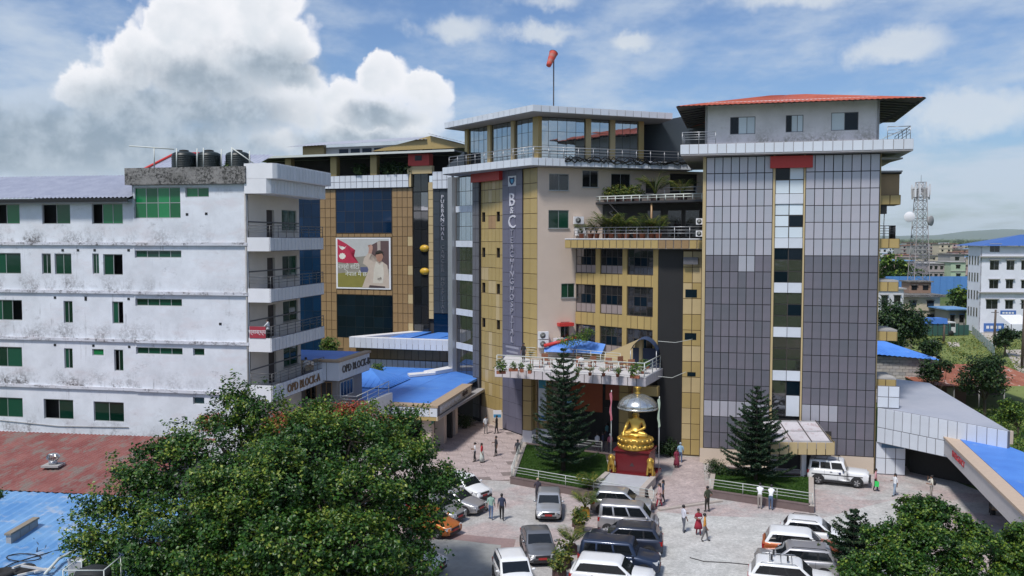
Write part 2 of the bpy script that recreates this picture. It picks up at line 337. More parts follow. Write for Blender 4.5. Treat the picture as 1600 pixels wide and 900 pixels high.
M['paver_pink'] = paver_mat('pink_block_paving', (0.50, 0.405, 0.385), (0.44, 0.38, 0.37), (0.31, 0.27, 0.26), 0.40, 0.20, patch=(0.46, 0.445, 0.43))
M['paver_grey'] = paver_mat('pale_grey_block_paving', (0.50, 0.50, 0.48), (0.58, 0.575, 0.555), (0.38, 0.375, 0.36), 0.36, 0.18, patch=(0.53, 0.52, 0.50))
M['slab_pink'] = paver_mat('pink_slab', (0.50, 0.41, 0.395), (0.46, 0.385, 0.375), (0.38, 0.32, 0.31), 0.30, 0.30)
simple('slab_joint', (0.22, 0.18, 0.17), rough=0.95, var=0.2)
simple('asphalt', (0.30, 0.30, 0.285), rough=0.9, var=0.25, scale=1.5, bump=0.2)
simple('kerb_brown', (0.15, 0.11, 0.105), rough=0.8, var=0.2, scale=2)
simple('kerb_pale', (0.42, 0.37, 0.33), rough=0.8, var=0.15, scale=2)
simple('earth', (0.17, 0.15, 0.09), rough=0.95, var=0.0)
simple('lawn_soil', (0.035, 0.075, 0.012), rough=0.95, var=0.3, scale=2)
simple('skin', (0.22, 0.115, 0.07), rough=0.55, var=0.1)
simple('hair', (0.012, 0.010, 0.010), rough=0.5, var=0)
simple('bark', (0.10, 0.075, 0.055), rough=0.9, var=0.3, scale=6, bump=0.5)
simple('terracotta', (0.32, 0.11, 0.06), rough=0.8, var=0.2)
simple('gold', (0.58, 0.37, 0.075), rough=0.38, metal=0.7, var=0.12, scale=5)
simple('granite_red', (0.14, 0.014, 0.018), rough=0.25, var=0.2, scale=8)
simple('marble', (0.42, 0.44, 0.47), rough=0.3, var=0.15, scale=2)
simple('silver', (0.62, 0.63, 0.60), rough=0.22, metal=0.85, var=0.06)
simple('tyre', (0.016, 0.016, 0.017), rough=0.8, var=0)
simple('rim', (0.45, 0.46, 0.47), rough=0.3, metal=0.8, var=0)
simple('lamp_clear', (0.72, 0.74, 0.76), rough=0.1, metal=0.3, var=0)
simple('lamp_red', (0.32, 0.012, 0.012), rough=0.15, var=0)
simple('plate_red', (0.40, 0.03, 0.03), rough=0.5, var=0)
simple('plastic_black', (0.022, 0.022, 0.024), rough=0.55, var=0)
M['car_glass'] = glass_mat('car_glass', (0.012, 0.015, 0.018), rough=0.05, spec=0.45, var=0.2)
def flat(name, c, rough=0.7, **k): return ramp_mat(name, c, rough=rough, var=k.pop('var', 0.10), scale=k.pop('scale', 4), **k)

# ------------------------------------------------------------------ mesh helpers
class MB:
    def __init__(s, fr=None): s.v = []; s.f = []; s.m = []; s.fr = fr; s.cur = 0; s.sm = []
    def P(s, q): return s.fr.p(*q) if s.fr else tuple(q)
    def add(s, vs, fs, smooth=False):
        n = len(s.v); s.v += [s.P(q) for q in vs]
        for f in fs: s.f.append(tuple(i + n for i in f)); s.m.append(s.cur); s.sm.append(smooth)
        return s
    def box(s, a, b):
        x0, x1 = sorted((a[0], b[0])); y0, y1 = sorted((a[1], b[1])); z0, z1 = sorted((a[2], b[2]))
        s.add([(x0, y0, z0), (x1, y0, z0), (x1, y1, z0), (x0, y1, z0), (x0, y0, z1), (x1, y0, z1), (x1, y1, z1), (x0, y1, z1)],
              [(0, 3, 2, 1), (4, 5, 6, 7), (0, 1, 5, 4), (1, 2, 6, 5), (2, 3, 7, 6), (3, 0, 4, 7)]); return s
    def prism(s, poly, z0, z1):
        n = len(poly); A = sum(poly[i][0] * poly[(i + 1) % n][1] - poly[(i + 1) % n][0] * poly[i][1] for i in range(n))
        if A < 0: poly = poly[::-1]
        za = z0 if isinstance(z0, (list, tuple)) else [z0] * n; zb = z1 if isinstance(z1, (list, tuple)) else [z1] * n
        s.add([(p[0], p[1], za[i]) for i, p in enumerate(poly)] + [(p[0], p[1], zb[i]) for i, p in enumerate(poly)],
              [tuple(range(n))[::-1], tuple(range(n, 2 * n))] + [(i, (i + 1) % n, n + (i + 1) % n, n + i) for i in range(n)]); return s
    def tube(s, pts, r, n=6, cap=True, smooth=True):
        pts = [Vector(p) for p in pts]; rs = r if isinstance(r, (list, tuple)) else [r] * len(pts); rings = []
        up = Vector((0, 0, 1))
        for i, p in enumerate(pts):
            d = (pts[min(i + 1, len(pts) - 1)] - pts[max(i - 1, 0)]).normalized()
            a = d.cross(up if abs(d.z) < 0.95 else Vector((1, 0, 0))).normalized(); b = d.cross(a).normalized()
            rings.append([tuple(p + (a * math.cos(t) + b * math.sin(t)) * rs[i]) for t in [2 * math.pi * k / n for k in range(n)]])
        vs = [q for r_ in rings for q in r_]; fs = []
        for i in range(len(rings) - 1):
            for k in range(n): fs.append((i * n + k, i * n + (k + 1) % n, (i + 1) * n + (k + 1) % n, (i + 1) * n + k))
        if cap: fs.append(tuple(range(n))[::-1]); fs.append(tuple(range((len(rings) - 1) * n, len(rings) * n)))
        s.add(vs, [f[::-1] for f in fs], smooth); return s
    def lathe(s, prof, n=16, c=(0, 0), smooth=True):
        vs = []; fs = []
        for (r, z) in prof: vs += [(c[0] + r * math.cos(2 * math.pi * k / n), c[1] + r * math.sin(2 * math.pi * k / n), z) for k in range(n)]
        for i in range(len(prof) - 1):
            for k in range(n): fs.append((i * n + k, i * n + (k + 1) % n, (i + 1) * n + (k + 1) % n, (i + 1) * n + k))
        fs.append(tuple(range(n))[::-1]); fs.append(tuple(range((len(prof) - 1) * n, len(prof) * n)))
        s.add(vs, fs, smooth); return s
    def ball(s, c, r, seg=10, rings=6):
        r3 = r if isinstance(r, (tuple, list)) else (r, r, r); vs = [(c[0], c[1], c[2] - r3[2])]; fs = []
        for i in range(1, rings):
            t = math.pi * i / rings - math.pi / 2
            vs += [(c[0] + r3[0] * math.cos(t) * math.cos(2 * math.pi * k / seg), c[1] + r3[1] * math.cos(t) * math.sin(2 * math.pi * k / seg), c[2] + r3[2] * math.sin(t)) for k in range(seg)]
        vs.append((c[0], c[1], c[2] + r3[2])); top = len(vs) - 1
        for k in range(seg):
            fs.append((0, 1 + (k + 1) % seg, 1 + k)); fs.append((top, top - seg + k, top - seg + (k + 1) % seg))
            for i in range(rings - 2): a = 1 + i * seg; fs.append((a + k, a + (k + 1) % seg, a + seg + (k + 1) % seg, a + seg + k))
        s.add(vs, fs, True); return s
    def quad(s, *q): s.add(list(q), [tuple(range(len(q)))]); return s
    def mesh(s, name, mats):
        me = bpy.data.meshes.new(name); me.from_pydata(s.v, [], s.f)
        for m in (mats if isinstance(mats, (list, tuple)) else [mats]): me.materials.append(m)
        me.polygons.foreach_set('material_index', s.m); me.polygons.foreach_set('use_smooth', s.sm); me.update(); return me
    def build(s, name, mats, parent=None):
        return link(name, s.mesh(name, mats), parent)
def link(name, me, parent=None, loc=None, rot=None):
    o = bpy.data.objects.new(name, me); COL.objects.link(o); o.parent = parent
    if loc is not None: o.location = loc
    if rot is not None: o.rotation_euler = rot
    return o
def tag(o, label=None, cat=None, group=None, kind=None):
    if label: o['label'] = label
    if cat: o['category'] = cat
    if group: o['group'] = group
    if kind: o['kind'] = kind
    return o
def thing(name, label, cat, loc=(0, 0, 0), rotz=0.0, group=None):
    o = bpy.data.objects.new(name, None); COL.objects.link(o); o.empty_display_size = 0.2
    o.location = loc; o.rotation_euler = (0, 0, rotz); return tag(o, label, cat, group)
def world_thing(name, label, cat, base, group=None):
    """A thing whose parts are modelled in site coordinates: its Empty stands at its base."""
    o = thing(name, label, cat, base, 0, group); o['_b'] = base; return o
def settle():
    """Give the parts of site-coordinate things their offset from the Empty at the thing's base."""
    for o in list(COL.objects):
        if '_b' in o.keys():
            b = Vector(o['_b']); del o['_b']
            for c in o.children: c.location = Vector(c.location) - b
def dup(o, parent=None):
    c = o.copy(); COL.objects.link(c); c.parent = parent
    for ch in o.children: dup(ch, c)
    return c
_mc = {}
def cached(key, fn):
    if key not in _mc: _mc[key] = fn()
    return _mc[key]
def panel_mesh(w, h, t, mat):
    w, h = round(w, 3), round(h, 3)
    def mk():
        b = MB(); e = min(0.012, w * 0.1)
        b.add([(-w/2, 0, -h/2), (w/2, 0, -h/2), (w/2, 0, h/2), (-w/2, 0, h/2), (-w/2 + e, -t, -h/2 + e), (w/2 - e, -t, -h/2 + e), (w/2 - e, -t, h/2 - e), (-w/2 + e, -t, h/2 - e)],
              [(4, 5, 6, 7), (0, 1, 5, 4), (1, 2, 6, 5), (2, 3, 7, 6), (3, 0, 4, 7)])
        return b.mesh('panel', mat)
    return cached(('pan', w, h, t, mat.name), mk)
def panels(parent, fr, u0, u1, z0, z1, nu, nz, mat, v=0.0, gap=0.048, t=0.035, skip=None, name='panel', jit=0.004):
    w, h = (u1 - u0) / nu, (z1 - z0) / nz
    for i in range(nu):
        for j in range(nz):
            cu, cz = u0 + (i + .5) * w, z0 + (j + .5) * h
            if skip and skip(cu, cz): continue
            mm = mat(i, j) if callable(mat) else mat
            link(name, panel_mesh(w - gap, h - gap, t, mm), parent, fr.p(cu, v, cz), (random.uniform(-jit, jit), 0, fr.a + random.uniform(-jit, jit)))
def wall(name, parent, fr, u0, u1, z0, z1, holes, mat, v=0.0, depth=0.22):
    """A wall face with real openings and reveals."""
    us = sorted({u0, u1} | {min(max(h[k], u0), u1) for h in holes for k in (0, 1)}); zs = sorted({z0, z1} | {min(max(h[k], z0), z1) for h in holes for k in (2, 3)})
    b = MB(fr)
    for i in range(len(us) - 1):
        for j in range(len(zs) - 1):
            cu, cz = (us[i] + us[i+1]) / 2, (zs[j] + zs[j+1]) / 2
            if us[i+1] - us[i] < 1e-4 or zs[j+1] - zs[j] < 1e-4 or any(h[0] < cu < h[1] and h[2] < cz < h[3] for h in holes): continue
            b.quad((us[i], v, zs[j]), (us[i+1], v, zs[j]), (us[i+1], v, zs[j+1]), (us[i], v, zs[j+1]))
    for (a, c, d, e) in [h[:4] for h in holes]:
        w_ = v + depth
        b.quad((a, v, d), (c, v, d), (c, w_, d), (a, w_, d)); b.quad((a, v, e), (a, w_, e), (c, w_, e), (c, v, e))
        b.quad((a, v, d), (a, w_, d), (a, w_, e), (a, v, e)); b.quad((c, v, d), (c, v, e), (c, w_, e), (c, w_, d))
    return b.build(name, mat, parent)
def window(parent, fr, u0, u1, z0, z1, nu=2, nz=1, frame=None, pane=None, v=0.1, bar=0.05, openp=(), name='window', sill=False):
    frame = frame or M['frame_alu']; pane = pane or M['glass_dark']
    b = MB(fr); t = 0.035
    b.box((u0, v - t, z0), (u0 + bar, v + t, z1)); b.box((u1 - bar, v - t, z0), (u1, v + t, z1))
    b.box((u0 + bar, v - t, z0), (u1 - bar, v + t, z0 + bar)); b.box((u0 + bar, v - t, z1 - bar), (u1 - bar, v + t, z1))
    w, h = (u1 - u0) / nu, (z1 - z0) / nz
    for i in range(1, nu): b.box((u0 + i * w - bar * .4, v - t * .8, z0 + bar), (u0 + i * w + bar * .4, v + t * .8, z1 - bar))
    for j in range(1, nz): b.box((u0 + bar, v - t * .7, z0 + j * h - bar * .4), (u1 - bar, v + t * .7, z0 + j * h + bar * .4))
    if sill: b.box((u0 - .06, v - .2, z0 - .06), (u1 + .06, v - t, z0))
    o = b.build(name, frame, parent)
    for i in range(nu):
        for j in range(nz):
            if (i, j) in openp: continue
            mm = pane(i, j) if callable(pane) else pane
            w2, h2 = round(w - bar * .8, 2), round(h - bar * .8, 2)
            me = cached(('pane', w2, h2, mm.name), lambda: MB().box((-w2/2, -.008, -h2/2), (w2/2, .008, h2/2)).mesh('pane', mm))
            link('pane', me, o, fr.p(u0 + (i + .5) * w, v, z0 + (j + .5) * h), (random.uniform(-.006, .006), 0, fr.a + random.uniform(-.008, .008)))
    return o
def rail(parent, pts, h=1.0, n_bars=3, post_gap=1.5, mat=None, r=0.025, name='railing', base=0.0):
    """Posts and horizontal bars along a polyline of (x, y, z) points, one mesh."""
    mat = mat or M['rail_steel']; b = MB()
    for i in range(len(pts) - 1):
        A, B = Vector(pts[i]), Vector(pts[i+1]); L = (B - A).length; n = max(1, round(L / post_gap))
        for k in range(n + (1 if i == len(pts) - 2 else 0)):
            q = A.lerp(B, k / n); b.tube([q + Vector((0, 0, base)), q + Vector((0, 0, h))], r * 1.15, 5)
        for k in range(n_bars):
            zz = Vector((0, 0, h - k * (h * 0.8 - base) / n_bars)); b.tube([A + zz, B + zz], r * (1.3 if k == 0 else .8), 5)
    return b.build(name, mat, parent)
def text(name, s, parent, fr, u, v, z, size, mat, extrude=0.03, align='CENTER', sx=1.0, shear=0.0):
    cu = bpy.data.curves.new(name, 'FONT'); cu.body = s; cu.size = size; cu.extrude = extrude; cu.align_x = align; cu.align_y = 'CENTER'; cu.resolution_u = 2
    if shear: cu.shear = shear
    tmp = bpy.data.objects.new('tmp', cu); COL.objects.link(tmp)
    dg = bpy.context.evaluated_depsgraph_get(); me = bpy.data.meshes.new_from_object(tmp.evaluated_get(dg)); bpy.data.objects.remove(tmp); bpy.data.curves.remove(cu)
    me.materials.clear(); me.materials.append(mat)
    o = link(name, me, parent, fr.p(u, v, z), (math.pi / 2, 0, fr.a)); o.scale = (sx, 1, 1); return o
def stagger(n, a, b): return [a + (b - a) * (k + .5) / n for k in range(n)]
# ================================================================== THE SETTING
def struct(name, b, mat): return tag(b.build(name, mat), kind='structure')
def ground_mat():
    m = bpy.data.materials.new('plain_ground'); m.use_nodes = True
    nt = m.node_tree; N = nt.nodes; Lk = nt.links; b = N['Principled BSDF']; b.inputs['Roughness'].default_value = 0.95; b.inputs['Specular IOR Level'].default_value = 0.1
    tc = N.new('ShaderNodeTexCoord'); n = N.new('ShaderNodeTexNoise'); n.inputs['Scale'].default_value = 0.02; n.inputs['Detail'].default_value = 10; n.inputs['Roughness'].default_value = 0.7; Lk.new(tc.outputs['Object'], n.inputs['Vector'])
    r = N.new('ShaderNodeValToRGB'); e = r.color_ramp.elements; e[0].position = 0.38; e[0].color = (0.05, 0.085, 0.025, 1); e[1].position = 0.66; e[1].color = (0.20, 0.17, 0.12, 1)
    x = r.color_ramp.elements.new(0.52); x.color = (0.08, 0.12, 0.035, 1)
    Lk.new(n.outputs[0], r.inputs[0]); Lk.new(r.outputs[0], b.inputs['Base Color']); return m
struct('ground', MB().quad((-22000, -600, -0.06), (22000, -600, -0.06), (22000, 20000, -0.06), (-22000, 20000, -0.06)), ground_mat())
struct('courtyard_paving', MB().quad((-19, 36, 0), (40, 36, 0), (33, 71, 0), (14, 90, 0), (-8, 100, 0), (-19, 100, 0)), M['paver_pink'])
def gq(*pts, z=0.005): return MB().quad(*[gp(px, py, 0) + (z,) for px, py in pts])
struct('parking_paving', gq((1000, 960), (985, 835), (1028, 800), (1106, 806), (1275, 812), (1400, 780), (1440, 810), (1400, 960)), M['paver_grey'])
struct('drive_concrete', gq((560, 980), (655, 845), (690, 838), (800, 848), (770, 980)), M['asphalt'])
# band of large slabs in front of the clinic wing, each slab its own piece with open joints
brick_band = struct('brick_band', gq((640, 838), (690, 832), (806, 843), (770, 985), (752, 985), (783, 852), (690, 841), (640, 848), z=.01), flat('band_brick', (.30, .21, .20), scale=6, var=.25))
slab_base = struct('forecourt_paving', gq((652, 700), (748, 658), (822, 684), (796, 752), (715, 748)), M['slab_joint'])
sf = Fr(gp(700, 752), gp(796, 752)); sf = Fr(sf.o, ang=12)
def inside(poly, x, y):
    r = False; n = len(poly)
    for i in range(n):
        (x1, y1), (x2, y2) = poly[i], poly[(i + 1) % n]
        if (y1 > y) != (y2 > y) and x < (x2 - x1) * (y - y1) / (y2 - y1) + x1: r = not r
    return r
spoly = [gp(*q) for q in ((652, 700), (748, 659), (820, 684), (796, 751), (715, 747))]
slab_me = MB().box((-1.08, -.53, 0), (1.08, .53, .018)).mesh('slab', M['slab_pink'])
for i in range(-8, 8):
    for j in range(-3, 34):
        q = sf.p(i * 2.2 + (1.1 if j % 2 else 0), j * 1.1, 0.0)
        if inside(spoly, q[0], q[1]): link('slab', slab_me, slab_base, (q[0], q[1], 0.005 + random.uniform(0, .003)), (0, 0, sf.a))

# ================================================================== RIGHT TOWER
fT = Fr((15.45, 72.85), (28.4, 69.5)); TL = fT.L
tw = world_thing('hospital_tower', 'tall grey panelled hospital tower with a narrow window strip and red hipped roof', 'tower', fT.p(TL/2, 0, 0))
MB(fT).box((0.02, 0.25, 0), (TL - .02, 13.5, 25.05)).build('core', M['dark_inside'], tw)
for nm, a, b_ in (('front_wall', 0.25, 5.45), ('front_wall', 7.9, TL)):
    fw = MB(fT).box((a, 0, 1.3), (b_, 0.24, 25.05)).build(nm, M['joint'], tw)
    def pick(i, j, _a=a):
        light = j >= 12
        if not light and ((j == 2 and _a > 5 and i < 4) or (j == 2 and _a < 5) or (j == 11 and _a < 5 and i in (4, 5))): light = True
        return M['grey_panel_light'] if light else M['grey_panel_dark']
    panels(fw, fT, a + .02, b_ - .02, 1.32, 25.0, 8, 18, pick, jit=.009)
for a, b_ in ((0.0, .25), (5.45, 5.62), (7.78, 7.9)): MB(fT).box((a, -.05, 1.3 if a else 0.0), (b_ - .002, .25, 25.04)).build('corner_trim', M['tan_panel_pale'], tw)
MB(fT).box((.0, -.06, 0), (TL, .24, 1.29)).build('plinth', M['beige_plinth'], tw)
strip = MB(fT).box((5.625, .12, 4.2), (7.775, .24, 24.95)).build('window_strip', M['frame_dark'], tw)
zs = [21.6, 18.1, 14.55, 11.0, 7.5]
for zc in zs + [24.6]:
    for k in (0, 1): link('spandrel', panel_mesh(1.05, .8, .12, M['white_panel']), strip, fT.p(5.625 + .54 + k * 1.075, .12, zc), (0, 0, fT.a))
for k, zc in enumerate(zs):
    top = (24.2 if k == 0 else zs[k-1] - .4); bot = zc + .4; rows = 2 if k == 0 else 3; h = (top - bot) / rows
    rr = range(rows)
    for j in rr:
        for i in (0, 1):
            mm = M['glass_pale'] if k < 2 else M['glass_smoke']
            if (k, j, i) in ((0, 0, 0), (1, 1, 1), (3, 1, 1), (2, 2, 0)): mm = M['glass_night']  # open panes: dark of the room put into the glass colour
            if k == 2 and j == 0: mm = M['glass_night']
            me = cached(('tp', round(h, 2), mm.name), lambda: MB().box((-.50, -.012, -h/2 + .04), (.50, .012, h/2 - .04)).mesh('pane', mm))
            link('pane', me, strip, fT.p(5.625 + .54 + i * 1.075, .10, bot + (rows - 1 - j + .5) * h), (random.uniform(-.01, .01), 0, fT.a + random.uniform(-.012, .012)))
for i, (z0, z1, mm) in enumerate(((4.25, 7.05, 'glass_smoke'), (4.25, 5.9, 'white_panel'), (5.95, 7.05, 'glass_night'))):
    x0 = 5.66 if i == 0 else 6.73; w = .5
    MB(fT).box((x0, .08, z0), (x0 + 1.0, .115, z1)).build('pane', M[mm], strip)
MB(fT).box((5.2, -.42, 24.02), (8.4, -.06, 24.95)).build('red_box', M['red_panel'], tw)
# roof slab with white edge panels
fTs = fT.sub(-1.75, -1.35); SL = TL + 3.9
slab = MB(fTs).box((0.05, 0.05, 25.06), (SL - .05, 15.5, 25.95)).build('roof_slab', M['soffit'], tw)
MB(fT).prism([(0, 0), (TL, 0), (TL + 2.0, -1.2), (-1.6, -1.2)], 24.7, 25.05) if False else None
panels(slab, fTs, 0, SL, 25.15, 25.95, 24, 1, M['white_panel'], v=0.05)
fTr = Fr(fTs.p(SL, 0, 0)[:2], ang=math.degrees(fT.a) + 90); panels(slab, fTr, 0.05, 8, 25.15, 25.95, 11, 1, M['white_panel'], v=.05)
fTl = Fr(fTs.p(0, 8, 0)[:2], ang=math.degrees(fT.a) - 90); panels(slab, fTl, 0.05, 8, 25.15, 25.95, 11, 1, M['white_panel'], v=.05)
# penthouse
ph = Fr(fT.p(.1, .3, 0)[:2], ang=math.degrees(fT.a)); PW = TL - .2
ph_holes = [ph.rect(*r) for r in ((1141, 183, 1180, 209), (1228, 180, 1255, 206), (1299, 176, 1341, 203))]
pen = wall('penthouse_wall', tw, ph, 0, PW, 25.96, 29.42, ph_holes, stain_mat('penthouse_wall', (0.80, 0.77, 0.80), (0.24, 0.23, 0.18), 0.10, second=(0.75, 0.72, 0.745), ledges=(25.96, 3.9), spread=0.9))
stn = MB(ph)
for h_, op in zip(ph_holes, (0, 0, 1)):
    window(tw, ph, *h_, nu=2 if op else 3, frame=M['column_grey'], pane=lambda i, j, op=op: M['glass_pale'] if (i == 0 if op else i > 0) else M['glass_night'], v=.12)
MB(ph).box((.02, .6, 25.96), (PW - .02, 11, 29.3)).build('penthouse_core', M['white_paint'], tw)
for a in (0, 1):
    fs = Fr(ph.p(PW if a else 0, 0 if a else 11, 0)[:2], ang=math.degrees(ph.a) + (90 if a else -90)); MB(fs).box((0, 0, 25.96), (11, .2, 29.42)).build('penthouse_wall', M['white_paint'], tw)
MB(ph).box((0, 10.9, 25.96), (PW, 11.1, 29.42)).build('penthouse_wall', M['white_paint'], tw)
def corrugated(b, e0, e1, r0, r1, n, amp=.05, rows=4):
    e0, e1, r0, r1 = map(Vector, (e0, e1, r0, r1)); vs = []; nn = n * 2
    for j in range(rows + 1):
        t = j / rows
        for i in range(nn + 1):
            s_ = i / nn; q = e0.lerp(e1, s_).lerp(r0.lerp(r1, s_), t); vs.append((q.x, q.y, q.z + (amp if i % 2 else 0)))
    b.add(vs, [(j * (nn + 1) + i, j * (nn + 1) + i + 1, (j + 1) * (nn + 1) + i + 1, (j + 1) * (nn + 1) + i) for j in range(rows) for i in range(nn)])
ez, rz = 28.95, 30.55
E0, E1, E2, E3 = (-2.1, -1.5, ez), (TL + 2.9, -1.5, ez), (TL + 2.9, 13, ez), (-2.1, 13, ez)
R0, R1 = (5.3, 5.5, rz), (8.1, 5.5, rz)
rb = MB(fT)
for (a, b_, c, d, n) in ((E0, E1, R0, R1, 46), (E1, E2, R1, R1, 30), (E2, E3, R1, R0, 46), (E3, E0, R0, R0, 30)): corrugated(rb, a, b_, c, d, n)
roof = rb.build('roof', M['red_roof'], tw)
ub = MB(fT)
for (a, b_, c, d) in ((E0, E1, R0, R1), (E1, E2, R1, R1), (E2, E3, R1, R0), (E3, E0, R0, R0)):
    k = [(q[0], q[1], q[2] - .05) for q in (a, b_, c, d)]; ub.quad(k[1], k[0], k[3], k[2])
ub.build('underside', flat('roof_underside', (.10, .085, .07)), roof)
for k in range(8):
    v = 1.0 + k * 1.35
    for s_, (x0, x1) in enumerate(((-2.0, .3), (TL - .1, TL + 2.8))):
        MB(fT).tube([(x0, v, 28.85 if s_ == 0 else 29.14), (x1, v, 29.14 if s_ == 0 else 28.85)], .05, 4).build('rafter', M['steel_dark'], tw)
for u in (2.2, 6.7, 11.2): MB(fT).tube([(u, -1.45, 28.92), (u, .35, 29.2)], .06, 4).build('rafter', M['steel_dark'], tw)
b = MB(fT)
for v in (0.3, 2.2, 4.2): b.tube([(TL + 2.75, v, 28.95), (TL + .1, v, 27.6)], .035, 4)
b.build('brace', M['steel_dark'], tw)
rail(tw, [fT.p(-1.6, 2.0, 25.95), fT.p(-1.6, -1.25, 25.95), fT.p(1.0, -1.25, 25.95)], h=.95, n_bars=4, post_gap=1.3)
rail(tw, [fT.p(TL + .3, -1.2, 25.95), fT.p(TL + 1.9, -1.2, 25.95), fT.p(TL + 1.9, 6, 25.95)], h=.95, n_bars=3, post_gap=1.6)
for u, r_ in ((TL + .3, 0), (TL + .35, 1)):
    MB(fT).add([(TL + .2, -.8 + r_ * 1.4, 26.2), (TL + 1.9, -.8 + r_ * 1.4, 26.9), (TL + 1.9, .2 + r_ * 1.4, 26.9), (TL + .2, .2 + r_ * 1.4, 26.2)], [(0, 1, 2, 3)]).build('solar_panel', M['glass_navy'], tw)
# balconies on the right flank
MB(fT).box((TL + .001, .3, 0), (TL + .12, 13.4, 25.05)).build('side_wall', M['tan_wall'], tw)
for k, (zc, dark) in enumerate(((21.5, 1), (18.1, 2), (14.7, 0), (10.8, 0), (7.0, 0))):
    bl = MB(fT).box((TL + .13, 1.0, zc - .4), (TL + 1.65, 4.2, zc + .36)).build('balcony', M['joint_tan'], tw)
    fb = fT.sub(TL + .13, 1.0)
    panels(bl, fb, 0, 1.52, zc - .4, zc + .36, 2, 1, M['tan_panel'], t=.03)
    fb2 = Fr(fT.p(TL + 1.65, 1.0, 0)[:2], ang=math.degrees(fT.a) + 90); panels(bl, fb2, 0, 3.2, zc - .4, zc + .36, 4, 1, M['tan_panel'], t=.03)
    if dark == 1:
        MB(fT).box((TL + .14, 1.3, zc + .37), (TL + 1.6, 4.1, zc + 2.0)).build('enclosed_balcony', M['ochre_panel'], tw); MB(fT).box((TL + .14, 1.0, zc + 2.0), (TL + 1.7, 4.2, zc + 2.12)).build('canopy', M['black'], tw)
        MB(fT).box((TL + .14, 1.1, zc - 1.1), (TL + .7, 2.0, zc - .41)).build('bracket', M['black'], tw); MB(fT).tube([(TL + .55, 1.3, zc - 1.1), (TL + .5, 1.3, zc - 3.1)], .03, 4).build('pipe', M['steel_dark'], tw)
    elif dark == 2: rail(tw, [fT.p(TL + .2, 1.1, zc + .36), fT.p(TL + 1.35, 1.1, zc + .36), fT.p(TL + 1.35, 4.1, zc + .36)], h=1.0, n_bars=4, post_gap=.35, mat=M['steel_dark'])
    else:
        MB(fT).prism([(TL + .13, 1.0), (TL + 1.65, 1.0), (TL + 1.3, 4.2), (TL + .13, 4.2)], zc + .361, zc + .5).build('coping', M['concrete'], tw)
b = MB(fT)
for zc in (23.6, 24.6): b.prism([(TL + .1, .4), (TL + 1.7, .6), (TL + 1.2, 4), (TL + .1, 4)], zc, zc + .12)
b.build('sun_shade', M['soffit'], tw)
# entrance porch of the tower
fE = Fr(gp(1204, 691, 3.3), gp(1305, 692, 3.3)); pl = fE.L; pz = 3.3
po = world_thing('tower_porch', 'sloping glazed porch with tan edge panels in front of the grey tower', 'porch', fE.p(pl/2, 3, 0))
PDEP = 4.3; rise = .8
def slope_box(nm, u0, u1, v0, v1, dz0, dz1, mat):
    zz = lambda v: pz + rise * v / PDEP
    return MB(fE).prism([(u0, v0), (u1, v0), (u1, v1), (u0, v1)], [zz(v0) + dz0, zz(v0) + dz0, zz(v1) + dz0, zz(v1) + dz0], [zz(v0) + dz1, zz(v0) + dz1, zz(v1) + dz1, zz(v1) + dz1]).build(nm, mat, po)
slope_box('deck', .05, pl - .05, .06, PDEP, -.5, -.13, M['soffit'])
slope_box('roof_sheet', .2, pl - .2, .2, PDEP, -.12, -.03, stain_mat('porch_glass_roof', (.56, .53, .55), (.30, .16, .16), .5, scale=1.5))
for k in range(4): slope_box('glazing_bar', .2 + k * (pl - .46) / 3, .26 + k * (pl - .46) / 3, .2, PDEP, -.029, .03, M['frame_dark'])
for k in (0, 1, 2): slope_box('glazing_bar', .27, pl - .27, .25 + k * 1.9, .31 + k * 1.9, -.029, .015, M['frame_alu'])
panels(po, fE, 0, pl, pz - .95, pz + .03, 7, 1, M['tan_panel_pale'], v=.05)
fE2 = Fr(fE.p(pl, 0, 0)[:2], ang=math.degrees(fE.a) + 90); panels(po, fE2, 0, .9, pz - .85, pz + .12, 1, 1, M['tan_panel'], v=.05); panels(po, fE2, .9, 4.0, pz - .45, pz + .3, 4, 1, M['tan_panel'], v=.05)
MB(fE).box((pl - 2.1, 1.2, 0), (pl - 1.75, 1.55, pz - .28)).build('pillar', M['white_paint'], po)
MB(fE).box((.4, 1.2, 0), (.75, 1.55, pz - .28)).build('pillar', M['white_paint'], po)
MB(fT).box((6.2, -.02, .02), (10.2, -.065, 3.2)).build('doorway', M['dark_inside'], po)
rail(po, [fE.p(pl - 4.2, 1.0, 0), fE.p(pl - 2.2, 1.0, 0)], h=1.0, n_bars=3, mat=M['rail_steel'])
# ================================================================== CENTRAL BLOCK
A0, C0 = (-6.5, 95.2), (2.3, 81.2)
fML = Fr(A0, C0); fMR = Fr(C0, ang=20)
mb_ = world_thing('main_hospital_block', 'tall tan and purple hospital block with vertical lettering and a glazed rooftop pavilion', 'hospital building', C0 + (0,))
E0m = fMR.p(17.5, 0, 0)[:2]; ci = fMR.p(.35, .6, 0)[:2]
MB().prism([(-5.9, 95.6), (2.55, 82.1), fMR.p(17.4, 1.0, 0)[:2], fMR.p(17.4, 15, 0)[:2], (0.5, 104)], 0, 24.85).build('core', M['dark_inside'], mb_)
